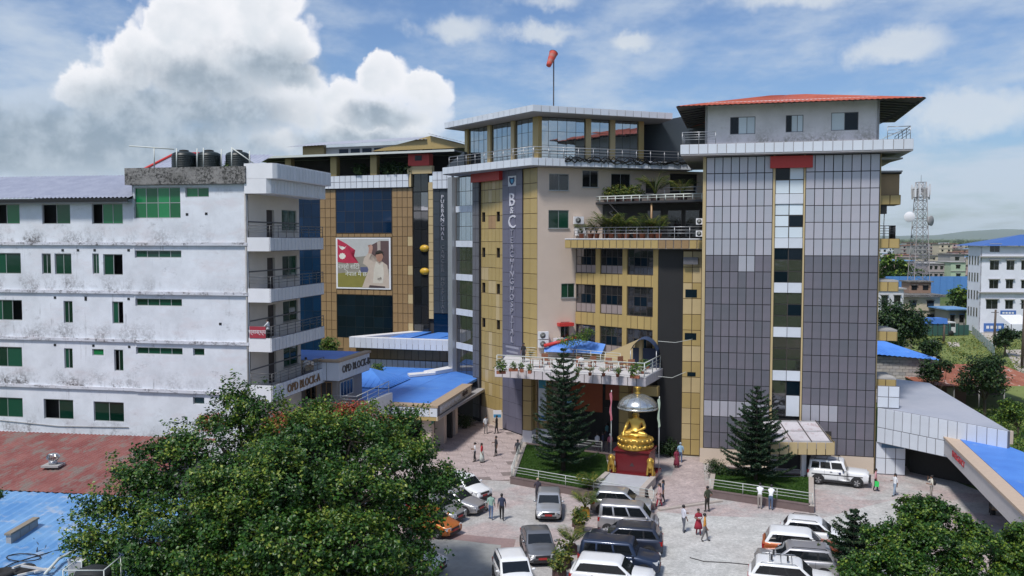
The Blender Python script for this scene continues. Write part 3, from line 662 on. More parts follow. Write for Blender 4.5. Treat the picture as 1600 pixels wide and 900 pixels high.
# left face, read from far left to the corner
MB(fML).box((0.0, -.35, 0), (.95, .3, 24.88)).build('corner_column', M['rail_steel'], mb_)
gs = MB(fML).box((.96, 0.15, 0), (5.1, .3, 24.88)).build('glass_strip', M['frame_dark'], mb_)
sz = [21.5, 17.9, 14.42, 10.77, 7.2, 3.6]
for k, zc in enumerate(sz):
    for i in range(3): link('spandrel', panel_mesh(1.3, .66, .14, M['white_panel']), gs, fML.p(1.05 + .68 + i * 1.33, .15, zc), (0, 0, fML.a))
    top = 24.8 if k == 0 else sz[k-1] - .33; bot = zc + .33; n = 2
    for i in range(4):
        for j in range(n):
            h = (top - bot) / n; mm = M['glass_mirror'] if k < 2 else M['glass_smoke']
            me = cached(('mlp', round(h, 2), mm.name), lambda: MB().box((-.47, -.01, -h/2 + .025), (.47, .01, h/2 - .025)).mesh('pane', mm))
            link('pane', me, gs, fML.p(1.1 + .5 + i * 1.0, .13, bot + (j + .5) * h), (random.uniform(-.012, .012), 0, fML.a + random.uniform(-.012, .012)))
gc = MB(fML).box((5.11, -.25, 0), (6.42, .3, 24.88)).build('grey_pier', M['joint'], mb_)
panels(gc, fML, 5.11, 6.42, .3, 24.88, 2, 18, M['column_grey'], v=-.25)
hol = []
for zc in (20.6, 17.1, 13.6, 10.1):
    for u in (6.95, 9.75): hol.append((u - .32, u + .32, zc - .5, zc + .45))
rows = 18; rh = (24.5 - 1.6) / rows
tl = wall('tan_wall', mb_, fML, 6.43, 10.7, 1.6, 24.88, hol, M['joint_tan'], v=0, depth=.25)
def tanpick(i, j): return M['tan_panel_brown'] if (j == 14 and i < 5) else random.choice([M['tan_panel'], M['tan_panel'], M['tan_panel'], M['tan_panel_pale']])
def hits(cu, cz): return any(h[0] - .3 < cu < h[1] + .3 and h[2] - .55 < cz < h[3] + .55 for h in hol)
panels(tl, fML, 6.46, 10.68, 1.6, 24.5, 6, rows, tanpick, skip=hits)
for i in range(6):                       # the cells with a slit window get cut panels round the opening
    for j in range(rows):
        cu, cz = 6.46 + (i + .5) * .7033, 1.6 + (j + .5) * rh
        if hits(cu, cz):
            for h in hol:
                if h[0] - .3 < cu < h[1] + .3 and h[2] - .55 < cz < h[3] + .55:
                    a, b_ = cu - .34, cu + .34; lo, hi = cz - rh/2 + .015, cz + rh/2 - .015
                    iu0, iu1, iz0, iz1 = max(a, h[0]), min(b_, h[1]), max(lo, h[2]), min(hi, h[3])
                    for (p0, p1, q0, q1) in ((a, iu0, lo, hi), (iu1, b_, lo, hi), (iu0, iu1, lo, iz0), (iu0, iu1, iz1, hi)):
                        if p1 - p0 > .04 and q1 - q0 > .04: link('panel', panel_mesh(p1 - p0, q1 - q0, .035, M['tan_panel']), tl, fML.p((p0 + p1)/2, 0, (q0 + q1)/2), (0, 0, fML.a))
                    break
for h in hol: MB(fML).box((h[0], .18, h[2]), (h[1], .22, h[3])).build('slit_window', M['glass_night'], mb_)
MB(fML).box((5.3, -.05, 24.05), (10.75, -.55, 24.9)).build('red_box', M['red_panel'], mb_)
MB(fML).box((6.43, -.06, 0), (10.7, .2, 1.59)).build('pale_base', M['beige_plinth'], mb_)
pp = MB(fML).box((10.71, -.12, 0), (14.2, .25, 24.88)).build('purple_pier', M['joint'], mb_)
panels(pp, fML, 10.71, 14.2, .1, 24.86, 3, 18, M['purple_panel'], v=-.12, gap=.02)
tp = MB(fML).box((14.21, 0, 0), (16.53, .25, 24.88)).build('tan_pier', M['joint_tan'], mb_)
panels(tp, fML, 14.21, 16.53, .1, 24.86, 2, 18, M['tan_panel'], v=0)
letter = flat('letter_grey', (0.60, 0.60, 0.66), var=0)
letter_dim = flat('letter_grey_dim', (0.30, 0.30, 0.36), var=0)  # darker grey for the dimmer letters
for ch, py, sz_ in [('B', 313, 1.75), ('&', 329, .9), ('C', 347.5, 1.75)] + list(zip('TEACHING', (364, 376, 387, 398, 409, 419.5, 429, 440), [.82] * 8)) + list(zip('HOSPITAL', (453, 465, 476, 487, 498, 508, 519, 531), [.82] * 8)):
    u, z = fML.uz(803, py); text('letter', ch, mb_, fML, 12.5, -.19, z, sz_, letter if py < 350 else letter_dim, .04, sx=1.15)
for k, w in enumerate((2.3, 2.0)):
    MB(fML).box((12.5 - w/2, -.165, 8.05 - k * .45), (12.5 + w/2, -.17, 8.25 - k * .45)).build('small_lettering', letter_dim, mb_)
# shield emblem on a white square
u, z0 = fML.uz(803, 291); _, z1 = fML.uz(803, 275)
em = MB(fML).box((11.85, -.2, z0), (13.2, -.16, z1)).build('emblem', M['white_paint'], mb_)
zc, hh = (z0 + z1) / 2, (z1 - z0) / 2
b = MB(fML); out = [(-.46, .75), (0, .62), (.46, .75), (.46, .0), (.3, -.45), (0, -.82), (-.3, -.45), (-.46, .0)]
b.add([(12.52 + x, -.215, zc + y * hh) for x, y in out], [tuple(range(8))]); b.build('shield', flat('shield_navy', (.02, .03, .10), var=0), em)
b = MB(fML); b.add([(12.52 + x * .55 + .05, -.222, zc + y * hh * .6) for x, y in out], [tuple(range(8))]); b.build('shield_mark', flat('shield_cyan', (.10, .35, .55), var=0), em)
# beige right face
beh = [fMR.rect(*r) for r in ((858, 271, 889, 298), (857, 328, 889, 357), (877, 443, 898, 465), (910, 266, 935, 293), (955, 271, 985, 301), (876, 503, 890, 528))]
beh += [fMR.rect(*r) for r in ((1009, 283, 1025, 302), (1047, 271, 1090, 303))]
wall('beige_wall', mb_, fMR, 0.0, 17.4, 0.0, 24.88, beh, M['beige_wall'])
for k, h in enumerate(beh[:6]):
    window(mb_, fMR, *h, nu=2, frame=M['frame_alu'], pane=M['glass_green_dk'] if k in (1, 2) else M['glass_dark'], v=.1, sill=True)
for h in beh[6:]: MB(fMR).box((h[0], .19, h[2]), (h[1], .23, h[3])).build('door', M['dark_inside'], mb_)
MB(fMR).box((beh[7][0] + .4, .12, beh[7][2] + .3), (beh[7][1] - .4, .16, beh[7][2] + .95)).build('board', M['tan_panel_pale'], mb_)
u0, u1, z0, z1 = fMR.rect(872, 509, 893, 514); MB(fMR).box((u0 - .1, -.6, 10.45), (u1, 0, 10.75)).build('awning', M['red_panel'], mb_)
# roof slab of the block and pavilion
S0, S1, S2 = (-7.05, 91.2), (1.72, 79.75), (17.2, 85.4)
ms = MB().prism([(-7.0, 91.3), (1.75, 79.85), (17.1, 85.45), fMR.p(17.6, 15, 0)[:2], (0, 105)], 24.9, 25.62).build('roof_slab', M['soffit'], mb_)
f1, f2 = Fr(S0, S1), Fr(S1, S2)
panels(ms, f1, 0, f1.L, 24.92, 25.64, 14, 1, M['white_panel'], v=.03); panels(ms, f2, 0, f2.L, 24.92, 25.64, 24, 1, M['white_panel'], v=.03)
rail(mb_, [f1.p(.8, .3, 25.62), f1.p(f1.L - .1, .35, 25.62), f2.p(.3, .35, 25.62), f2.p(f2.L, .35, 25.62)], h=1.0, n_bars=3, post_gap=1.5)
pav = world_thing('rooftop_pavilion', 'mirror glazed pavilion with wide white flat roof on top of the central block', 'pavilion', (2.4, 82, 25.62))
g1, g2 = Fr((-4.67, 92), (2.4, 82)), Fr((2.4, 82), (12.5, 85.7))
MB().prism([(-4.2, 92.2), (2.6, 82.5), (12.1, 86), (9.5, 95), (1, 99)], 25.63, 29.5).build('core', M['dark_inside'], pav)
for fr_, cols in ((g1, [.15, 4.3, 8.3, g1.L - .3]), (g2, [.35, 4.95, 7.45, g2.L - .3])):
    for i, cu in enumerate(cols):
        if fr_ is g2 and i == 0: continue
        corner = (fr_ is g1 and i == 3) or (fr_ is g2 and i == 3) or (fr_ is g1 and i == 0)
        w = .42 if (fr_ is g1 and i == 3) else .26
        MB(fr_).box((cu - w, -.12, 25.63), (cu + w, .3, 29.52)).build('column', M['tan_panel'] if corner else M['tan_panel_pale'], pav)
    for i in range(3):
        a, b_ = cols[i] + (.28 if not (fr_ is g2 and i == 0) else -.25), cols[i+1] - (.43 if (fr_ is g1 and i == 2) else .28)
        window(pav, fr_, a, b_, 25.7, 29.5, nu=max(2, round((b_ - a) / .95)), nz=3, frame=M['frame_dark'], pane=M['glass_mirror'], v=.1, bar=.035, name='glazing')
Q0, Q1, Q2 = (-6.86, 91.4), (1.8, 79.0), (15.0, 84.3)
ps = MB().prism([(-6.8, 91.45), (1.82, 79.12), (14.9, 84.37), (12.3, 96), (0.0, 99)], 29.53, 30.13).build('roof_slab', M['soffit'], pav)
h1, h2 = Fr(Q0, Q1), Fr(Q1, Q2)
panels(ps, h1, 0, h1.L, 29.55, 30.17, 17, 1, M['white_panel'], v=.04); panels(ps, h2, 0, h2.L, 29.55, 30.17, 17, 1, M['white_panel'], v=.04)
dk = Fr((12.7, 88.2), (18.6, 85.2)); MB(dk).prism([(0, 0), (dk.L, 0), (dk.L, 6), (0, 6)], 25.62, [29.6, 30.4, 30.6, 29.8]).build('stair_house', M['slate_panel'], mb_)
MB().prism([(-6.6, 92), (-4.8, 90.6), (-4.2, 93), (-5.6, 94)], 25.63, [25.9, 27.2, 27.2, 25.9]).build('lean_to', M['slate_panel'], mb_)
random.seed(3)
for k in range(5):
    pts = [f2.p(3.2 + i * (f2.L - 4) / 26, -.02 - random.uniform(0, .12), 25.55 + random.uniform(-.3, .35)) for i in range(27)]
    MB().tube(pts, .045, 4).build('cable', M['black'], mb_)
# windsock
wp = atY(865, 163, 84.0)
ws = world_thing('windsock', 'red windsock with faded bands on a tall pole above the pavilion roof', 'windsock', (wp[0], 84, 30.13))
MB().tube([(wp[0], 84, 30.13), (wp[0], 84, 35.2)], .06, 8).build('pole', M['column_grey'], ws)
ax = Vector((-.32, -.45, -.83)).normalized(); base = Vector((wp[0] - .02, 83.75, 35.55))
cols_ = [flat('sock_red', (.50, .07, .045)), flat('sock_faded', (.42, .14, .11))]
for k in range(5):
    a, b_ = base + ax * (k * .31), base + ax * ((k + 1) * .31)
    MB().tube([a, b_], [.40 - k * .035, .365 - k * .035], 12, cap=(k == 4)).build('sock_band', cols_[k % 2], ws)
ring = MB(); pts = [base + Vector((math.cos(t), math.sin(t), 0)) * .01 for t in (0,)]
a1 = ax.cross(Vector((0, 0, 1))).normalized(); a2 = ax.cross(a1)
ring.tube([base + (a1 * math.cos(t) + a2 * math.sin(t)) * .4 for t in [2 * math.pi * k / 12 for k in range(13)]], .025, 4, cap=False); ring.tube([base + a1 * .4, base - a1 * .4], .02, 4); ring.build('hoop', M['steel_dark'], ws)
# ------------------------------------------------------------------ wing with window bays, black strip, terraces
W0, W1 = (5.83, 82.3), (12.43, 76.0); fW = Fr(W0, W1); fB = Fr(W1, ang=-14.5)
wg = world_thing('window_wing', 'tan banded wing with glazed bays and two planted terraces beside the grey tower', 'hospital building', W0 + (0,))
bend = fB.p(3.62, 0, 0)[:2]
MB().prism([fW.p(.1, .35, 0)[:2], fW.p(9.1, .35, 0)[:2], fB.p(3.5, .5, 0)[:2], (18.6, 86), (7.5, 84.6)], 6.75, 17.5).build('core', M['dark_inside'], wg)
for (z0, z1) in ((15.32, 14.27), (11.75, 10.6), (8.15, 7.0)):
    bd = MB(fW).box((0, .02, z1), (9.1, .3, z0)).build('band', M['joint_tan'], wg); panels(bd, fW, 0, 9.1, z1, z0, 13, 1, M['tan_panel'], v=.02)
for a, b_ in ((2.37, 2.87), (5.36, 5.84), (8.6, 9.1)): MB(fW).box((a, -.03, 6.7), (b_, .3, 17.55)).build('pier', M['tan_panel'], wg)
beige_pane = flat('tinted_pane', (.30, .25, .24), rough=.3)
for (z0, z1) in ((15.33, 17.55), (11.76, 14.26), (8.16, 10.59)):
    for bi, (a, b_) in enumerate(((.02, 2.36), (2.88, 5.35), (5.85, 8.59))):
        def pk(i, j, bi=bi):
            if j == 1: return M['glass_smoke'] if (i in (0,) or bi == 2 and i == 3) else (M['glass_night'] if i in (1, 2) else M['glass_smoke'])  # open middle panes get the room's shade as dark glass colour
            return (M['glass_smoke'] if bi == 2 else beige_pane) if j == 0 else M['glass_smoke']
        window(wg, fW, a, b_, z0, z1, nu=4, nz=3, frame=M['frame_dark'], pane=pk, v=.12, bar=.045)
bs = MB(fB).box((0.0, -.02, 0), (2.05, .3, 17.55)).build('black_strip', M['black_panel'], wg)
tn = MB(fB).box((2.06, -.05, 0), (3.6, .3, 17.55)).build('tan_strip', M['joint_tan'], wg)
slots = [fB.rect(*r) for r in ((1071, 452, 1089, 465), (1070, 520, 1088, 531), (1074, 581, 1087, 588))]
panels(tn, fB, 2.06, 3.6, .1, 17.4, 2, 13, lambda i, j: random.choice([M['tan_panel'], M['tan_panel_pale'], M['tan_panel']]), v=-.05)
for s_ in slots: MB(fB).box((s_[0], -.10, s_[2]), (s_[1], -.06, s_[3])).build('slot_window', M['glass_night'], wg)
MB(fB).box((2.1, -.5, 16.3), (3.3, -.1, 16.9)).build('duct', M['column_grey'], wg)
# terrace slabs
tz = 18.4; t1 = [(4.75, 80.9), (12.2, 74.9), (15.9, 73.95), (18.6, 86.5), (5.6, 82.6)]
ts = MB().prism([(4.8, 81.0), (12.2, 75.0), (15.8, 74.1), (18.5, 86.4), (5.6, 82.7)], 17.58, 18.38).build('terrace_slab', M['soffit'], wg)
k1, k2 = Fr(t1[0], t1[1]), Fr(t1[1], t1[2])
panels(ts, k1, 0, k1.L, 17.6, 18.34, 14, 1, M['tan_panel'], v=.03); panels(ts, k2, 0, k2.L, 17.6, 18.34, 6, 1, lambda i, j: M['ochre_panel'] if i < 4 else M['tan_panel'], v=.03)  # first panels past the bend have their shade put into the colour
MB().prism([t1[0], t1[1], t1[2], (15.95, 74.2), (12.3, 75.15), (4.95, 81.1)], 18.385, 18.47).build('coping', M['white_paint'], wg)
rail(wg, [k1.p(.9, .2, 18.45), k1.p(k1.L, .2, 18.45), k2.p(k2.L, .2, 18.45)], h=.98, n_bars=3, post_gap=1.15)
t2 = [(6.75, 84.0), (12.0, 79.6), (16.9, 76.3)]
MB().prism([t2[0], t2[1], t2[2], (18.9, 86.5), (7.0, 84.4)], 21.62, 21.8).build('upper_terrace_slab', M['steel_dark'], wg)
m1, m2 = Fr(t2[0], t2[1]), Fr(t2[1], t2[2])
rail(wg, [m1.p(0, .05, 21.75), m1.p(m1.L, .05, 21.75), m2.p(m2.L, .05, 21.75)], h=.55, n_bars=2, post_gap=.85, mat=M['rail_white'], r=.045)
rail(wg, [m2.p(1.5, .25, 21.8), m2.p(m2.L, .25, 21.8)], h=1.1, n_bars=3, post_gap=1.4)
bk = Fr((8.4, 83.4), (17.2, 79.2)); MB(bk).box((0, 0, 18.4), (bk.L, .2, 21.6)).build('back_wall', M['dark_inside'], wg)
for a in (4.3, 6.2, 7.8): window(wg, bk, a, a + 1.3, 18.6, 21.0, nu=1, nz=2, frame=M['frame_dark'], pane=M['glass_dark'], v=-.06)
q = bk.p(5.2, -1.7, 0); MB().tube([(q[0], q[1], 18.4), (q[0], q[1], 21.62)], .09, 8).build('post', M['tan_panel_brown'], wg)
st = MB(bk)
for k in range(9): st.box((1.0 + k * .27, -.9, 20.9 - k * .27), (1.27 + k * .27, -.1, 20.96 - k * .27))
for v in (-.92, -.08): st.tube([(1.0, v, 21.6), (3.6, v, 19.0)], .04, 4); st.tube([(1.0, v, 20.85), (3.6, v, 18.3)], .05, 4)
st.build('stair', M['steel_dark'], wg)
# ------------------------------------------------------------------ portico with roof terrace
P1, P2, P3 = (-1.5, 75.8), (10.6, 70.6), (12.85, 75.75)
pt = world_thing('entrance_portico', 'large white edged entrance portico with a roof terrace on tan columns', 'portico', (4.5, 76, 0))
PZ = 7.4
pd = MB().prism([(-1.4, 75.85), (10.58, 70.72), (12.7, 75.85), (5.85, 82.1), (2.35, 80.95), (-.3, 85.1)], PZ - .72, PZ - .02).build('terrace_deck', M['soffit'], pt)
j1, j2 = Fr(P1, P2), Fr(P2, P3)
panels(pd, j1, 0, j1.L, PZ - .72, PZ, 18, 1, M['porch_white'], v=.04); panels(pd, j2, 0, j2.L, PZ - .72, PZ, 8, 1, M['porch_white'], v=.04)
MB().prism([(-1.5, 75.8), (10.6, 70.6), (12.85, 75.75), (5.8, 82.0), (2.3, 80.9), (-.5, 84.7)], PZ - .015, PZ + .03).build('terrace_floor', flat('terrace_floor', (.58, .57, .58), rough=.6), pt)
for (cx, cy) in ((1.55, 79.6), (9.75, 76.4), (3.0, 80.2)):
    c_ = Fr((cx, cy), ang=-25); col_ = MB(c_).box((-.42, -.42, 1.35), (.42, .42, PZ - .73)).build('column', M['joint_tan'], pt)
    panels(col_, Fr(c_.p(-.42, -.42, 0)[:2], ang=-25), 0, .84, 1.35, PZ - .75, 1, 4, M['tan_panel'])
    panels(col_, Fr(c_.p(-.42, .42, 0)[:2], ang=-115), 0, .84, 1.35, PZ - .75, 1, 4, M['tan_panel'])
    panels(col_, Fr(c_.p(.42, -.42, 0)[:2], ang=65), 0, .84, 1.35, PZ - .75, 1, 4, M['tan_panel'])
    MB(c_).box((-.46, -.46, 0), (.46, .46, 1.34)).build('column_base', M['white_paint'], pt)
MB(Fr((9.3, 75.0), ang=-20)).box((1.0, -.4, 5.4), (3.1, .3, 6.2)).build('cross_beam', M['tan_panel'], pt)
# lobby under the wing
lb = Fr((2.6, 83.6), (14.6, 78.3))
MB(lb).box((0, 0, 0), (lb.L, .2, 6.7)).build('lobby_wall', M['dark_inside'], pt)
MB(lb).box((1.2, -.06, 2.6), (6.2, -.004, 5.6)).build('orange_panel', flat('orange_brown', (.42, .10, .035), rough=.6), pt)
MB(lb).box((6.5, -.06, 3.8), (9.2, -.004, 5.9)).build('orange_panel', flat('orange_brown2', (.36, .09, .04), rough=.6), pt)
MB(lb).box((1.0, -1.6, 5.7), (9.6, -1.3, 6.2)).build('beam', M['beige_wall'], pt)
MB(lb).box((1.0, -2.4, 5.9), (9.8, -2.35, 6.68)).build('ceiling_panel', flat('teal_panel', (.18, .27, .33), rough=.5), pt)
MB(lb).box((6.4, -.1, 0), (8.2, -.02, 3.1)).build('doorway', M['black'], pt)
for s_ in (0, 1): MB(Fr((12.9, 76.2), ang=-14.5)).box((-.05 + s_ * .0, 0.4, 0), (.1, .6, 6.7)).build('jamb', M['beige_wall'], pt) if s_ == 0 else None
rail(pt, [j1.p(.15, .2, PZ), j1.p(j1.L - .15, .2, PZ), j2.p(j2.L - .2, .2, PZ)], h=1.15, n_bars=3, post_gap=2.1, mat=M['rail_white'], r=.036)
bkr = [(1.2, 81.6, PZ), (4.6, 80.9, PZ), (9.4, 77.4, PZ)]
rail(pt, bkr, h=1.1, n_bars=4, post_gap=1.6, mat=M['rail_white'], r=.02, name='back_railing')
dg_ = Fr((8.2, 79.2), (11.6, 75.6)); MB(dg_).prism([(0, 0), (4.2, 0), (4.2, .25), (0, .25)], PZ, [8.2, 10.0, 10.0, 8.2]).build('stair_parapet', M['tan_panel_pale'], pt)
# ================================================================== WHITE LEFT BLOCK
fL = Fr((-44.6, 70.0), (-19.1, 65.0)); LL = fL.L
lb_ = world_thing('white_clinic_block', 'stained white five storey clinic block with green glass windows', 'hospital building', fL.p(LL/2, 0, 0))
USPL = fL.uz(207, 300)[0]
MB(fL).box((0.1, 1.1, 0), (USPL, 14, 21.3)).build('core', M['dark_inside'], lb_)
MB(fL).box((USPL + .05, 1.1, 0), (LL - 1.0, 8.6, 22.3)).build('core', M['dark_inside'], lb_)
# (x0, y0, x1, y1, columns, rows, open panes, glass)
LW = [(-12, 319, 31, 350, 2, 1, ((0, 0),), 'g'), (65, 319, 110, 350, 2, 1, ((0, 0),), 'g'), (143, 318, 192, 350, 3, 1, ((0, 0),), 'g'),
      (209, 293, 283, 341, 4, 2, (), 'g'), (290, 293, 327, 308, 2, 1, (), 'g'),
      (-16, 395, 33, 428, 2, 1, (), 'd'), (65, 396, 80, 428, 2, 1, (), 'd'), (85, 396, 112, 429, 2, 1, (), 'd'), (144, 396, 155, 428, 2, 1, (), 'd'), (161, 397, 192, 430, 2, 1, ((1, 0),), 'd'), (211, 391, 284, 403, 4, 1, (), 'd'),
      (-14, 468, 35, 501, 3, 1, ((2, 0),), 'd'), (99, 470, 114, 505, 2, 1, (), 'd'), (175, 471, 193, 506, 2, 1, ((1, 0),), 'd'), (212, 466, 285, 479, 4, 1, (), 'd'),
      (-14, 541, 35, 574, 2, 1, (), 'd'), (100, 544, 114, 576, 2, 1, (), 'd'), (144, 545, 162, 556, 1, 1, (), 'g'), (178, 546, 193, 580, 2, 1, ((0, 0),), 'd'), (213, 542, 286, 555, 4, 1, (), 'd'), (302, 544, 320, 556, 1, 1, (), 'd'),
      (-14, 620, 36, 653, 2, 1, (), 'd'), (68, 623, 115, 656, 2, 1, ((0, 0),), 'd'), (146, 627, 194, 660, 2, 1, (), 'd'), (213, 617, 285, 632, 4, 1, (), 'd'), (302, 620, 320, 632, 1, 1, (), 'd')]
holes = [fL.rect(*w[:4]) for w in LW]
hl = [h for h in holes if h[1] < USPL + .1]; hr = [h for h in holes if h[0] > USPL]
wl = wall('front_wall', lb_, fL, 0, USPL, 0, 21.4, hl, M['l_wall'], depth=.25)
wr = wall('front_wall', lb_, fL, USPL, LL, 0, 22.4, hr, M['l_wall'], v=-.06, depth=.28)
MB(fL).box((USPL - .001, -.06, 21.41), (USPL + .2, 14, 22.4)).build('step_wall', M['l_wall'], lb_)
for w, h in zip(LW, holes):
    g = M['glass_green'] if w[7] == 'g' else M['glass_green_dk']
    window(lb_, fL, *h, nu=w[4], nz=w[5], frame=M['frame_alu'], pane=g, openp=w[6], v=.12, bar=.06)
for z in (18.13, 14.5, 10.87, 7.2):
    MB(fL).box((0, -.16, z - .16), (USPL, .1, z + .06)).build('ledge', M['l_ledge'], lb_)
    MB(fL).box((USPL + .01, -.24, z - .18), (LL + .02, .1, z + .05)).build('ledge', M['l_ledge'], lb_)
MB(fL).box((0, -.3, 2.9), (USPL, .1, 3.25)).build('ledge', M['l_ledge'], lb_)
for px, py in ((134, 468), (98, 391), (122, 391), (148, 391), (201, 391), (86, 465), (134, 465), (201, 467), (86, 539), (146, 540), (202, 542), (293, 335), (323, 334), (345, 506)):
    u, z = fL.uz(px, py); MB(fL).box((u - .1, -.08 if u > USPL else -.02, z - .09), (u + .1, .05, z + .09)).build('vent_hole', M['black'], lb_)
MB(fL).tube([fL.p(0, 0, 0) and (4.0, -.06, 4.4), (10, -.06, 4.1), (16, -.06, 4.25)], .03, 4).build('pipe', M['concrete'], lb_)
MB(fL).tube([(LL - .12, -.14, 0), (LL - .12, -.14, 22.2)], .07, 6).build('drain_pipe', M['concrete'], lb_)
# roof parapet, metal roof of the lower part
MB(fL).box((USPL - .35, -.4, 22.42), (LL + .05, 9.0, 23.65)).build('parapet', M['mould'], lb_)
rb = MB(fL)
corrugated(rb, (-1, -.75, 21.45), (USPL + .1, -.75, 21.45), (-1, 6.5, 23.6), (USPL + .1, 6.5, 23.6), 52, .10, 3)
corrugated(rb, (USPL + .1, 13.8, 21.45), (-1, 13.8, 21.45), (USPL + .1, 6.5, 23.6), (-1, 6.5, 23.6), 58, .06, 2)
rf = rb.build('metal_roof', M['lav_roof'], lb_)
MB(fL).box((-1, -.8, 21.18), (USPL + .1, -.72, 21.44)).build('gutter', M['black'], lb_)
MB(fL).prism([(-1, -.7), (USPL, -.7), (USPL, 13.7), (-1, 13.7)], 21.1, 21.17).build('roof_soffit', M['soffit'], lb_)
rb = MB(); xa = [atY(px, py, 78.0) for px, py in ((190, 284), (237, 243), (268, 243), (268, 262), (200, 284))]
corrugated(rb, xa[0], (xa[0][0] + 9, 78, xa[0][2]), (xa[1][0] - .2, 84, xa[1][2] + .6), (xa[1][0] + 9, 84, xa[1][2] + .6), 24, .06, 2)
rr_ = rb.build('rear_roof', M['lav_roof'], lb_)
MB().tube([Vector(xa[0]) + Vector((0, -.1, .1)), (xa[1][0] - .2, 84, xa[1][2] + .75), (xa[1][0] + 2.6, 84, xa[1][2] + .75)], .12, 6).build('ridge_cap', M['red_panel'], rr_)
# water tanks on the parapet deck
for k, (px, lab) in enumerate(((288, 'black ribbed water tank nearest the red ridged roof'), (327, 'middle black ribbed water tank of the rooftop row'), (372, 'black ribbed water tank with weeds growing beside it'))):
    q = atY(px, 262, 70.5); r_ = .92
    t_ = thing('water_tank', lab, 'water tank', (q[0], 70.5, 23.65), 0, 'water tanks on the white block')
    prof = [(r_ * .96, 0)]
    for i in range(9): prof += [(r_, .05 + i * .14), (r_ * 1.03, .09 + i * .14), (r_ * 1.03, .13 + i * .14), (r_, .17 + i * .14)]
    prof += [(r_ * .97, 1.40), (r_ * .75, 1.52), (r_ * .42, 1.60)]
    MB().lathe(prof, 24).build('shell', flat('tank_black', (.010, .018, .018), rough=.45), t_)
    MB().lathe([(.34, 1.58), (.36, 1.62), (.36, 1.70), (.15, 1.74)], 16).build('lid', flat('tank_lid', (.02, .02, .02)), t_)
pfm = world_thing('pipe_frame', 'white pipe frame standing round the black rooftop tanks', 'pipe frame', atY(290, 262, 69.6))
def pipe_(a_, c_, r_=.05): MB().tube([a_, c_], r_, 6).build('pipe', M['rail_white'], pfm)
pipe_(atY(202, 228, 69.6), atY(272, 233, 69.6), .06)
for px, y0, y1 in ((241, 230, 262), (276, 232, 262), (308, 232, 262), (318, 231, 262), (346, 233, 262), (362, 230, 262), (390, 236, 262)): pipe_(atY(px, y0, 69.6), atY(px, y1, 69.6))
pipe_(atY(362, 231, 69.6), atY(400, 258, 69.6))
# balconies on the end wall
fS = Fr(fL.p(LL, 0, 0)[:2], ang=math.degrees(fL.a) + 90); SLn = 8.7
es = [fS.rect(418, 330, 427, 400), fS.rect(440, 300, 463, 342)]
endw = MB(fS)
hs = []
for z in (7.3, 10.9, 14.5, 18.13):
    hs += [(2.9, 4.2, z + .05, z + 2.5), (5.5, 8.2, z + .95, z + 2.6)]
wall('end_wall', lb_, fS, 0.05, SLn, 0, 22.3, hs, flat('end_wall', (.66, .61, .56), rough=.7, scale=.6), depth=.25)
for i, h in enumerate(hs):
    if i % 2: window(lb_, fS, *h, nu=2, nz=1, frame=M['frame_alu'], pane=M['glass_green_dk'], v=.12, sill=True)
    else:
        MB(fS).box((h[0], .18, h[2]), (h[1], .24, h[3])).build('door', flat('door_dark', (.06, .05, .05)), lb_)
for z in (7.3, 10.9, 14.5, 18.13): MB(fS).box((.06, -.03, z + 1.5), (SLn - .02, .02, z + 1.6)).build('string_course', M['column_grey'], lb_)
for bi, z in enumerate((7.0, 10.6, 14.2, 17.9)):
    BL = 9.7
    dk_ = MB(fS).box((-.15, -1.75, z - .12), (BL - .3, -.01, z + .25)).build('balcony_deck', M['soffit'], lb_)
    fo = fS.sub(-.2, -1.8); bh = 1.0 if bi else 1.25; z0 = z - .35 - (.1 if not bi else 0)
    fr2 = Fr(fL.p(LL, -.2, 0)[:2], ang=math.degrees(fL.a))
    MB(fr2).box((.0, 0, z0), (1.8, .1, z0 + bh)).build('balcony_front', M['white_paint'], lb_)
    bf = MB(fo).box((0, .02, z0), (BL - .1, .1, z0 + bh)).build('balcony_side', M['joint_pale'], lb_)
    panels(bf, fo, 0, BL - .1, z0, z0 + bh, 16, 1, M['white_panel'], v=.02, gap=.07)
    rail(lb_, [fr2.p(.1, .05, z0 + bh), fr2.p(1.75, .05, z0 + bh), fo.p(BL - .15, .06, z0 + bh)], h=.85, n_bars=3, post_gap=1.3, mat=M['rail_dark'])
text('sign_lettering', 'OPD BLOCK-A', lb_, fS, 5.2, -1.86, 7.15, .92, flat('letter_brown', (.20, .12, .06), var=0), .04, sx=1.0)
fr2 = Fr(fL.p(LL - .1, -.3, 0)[:2], ang=math.degrees(fL.a))
for z0, z1, e in ((21.7, 22.75, 1.9), (22.76, 23.85, 2.4)):
    cb = MB(fr2).prism([(0, 0), (e - .2, 0), (e, .25), (e, 10.2), (0, 11.4)], z0, z1).build('canopy', M['white_paint'], lb_)
    fo = Fr(fr2.p(e, .25, 0)[:2], ang=math.degrees(fr2.a) + 90); panels(cb, fo, 0, 9.9, z0, z1, 18, 1, M['white_panel'], v=0.0, gap=.06)
# banner and people handled later
bo = Fr(fL.p(LL, -.22, 0)[:2], ang=math.degrees(fL.a))
tag(MB(bo).box((.1, -.02, 11.25), (1.35, .02, 12.1)).build('red_banner', flat('banner_red', (.34, .03, .05), var=.2)), 'small red banner tied to the clinic balcony railing', 'banner')
text('banner_text', 'स्वास्थ्य', bpy.data.objects['red_banner'], bo, .7, -.03, 11.7, .4, M['white_paint'], .004)

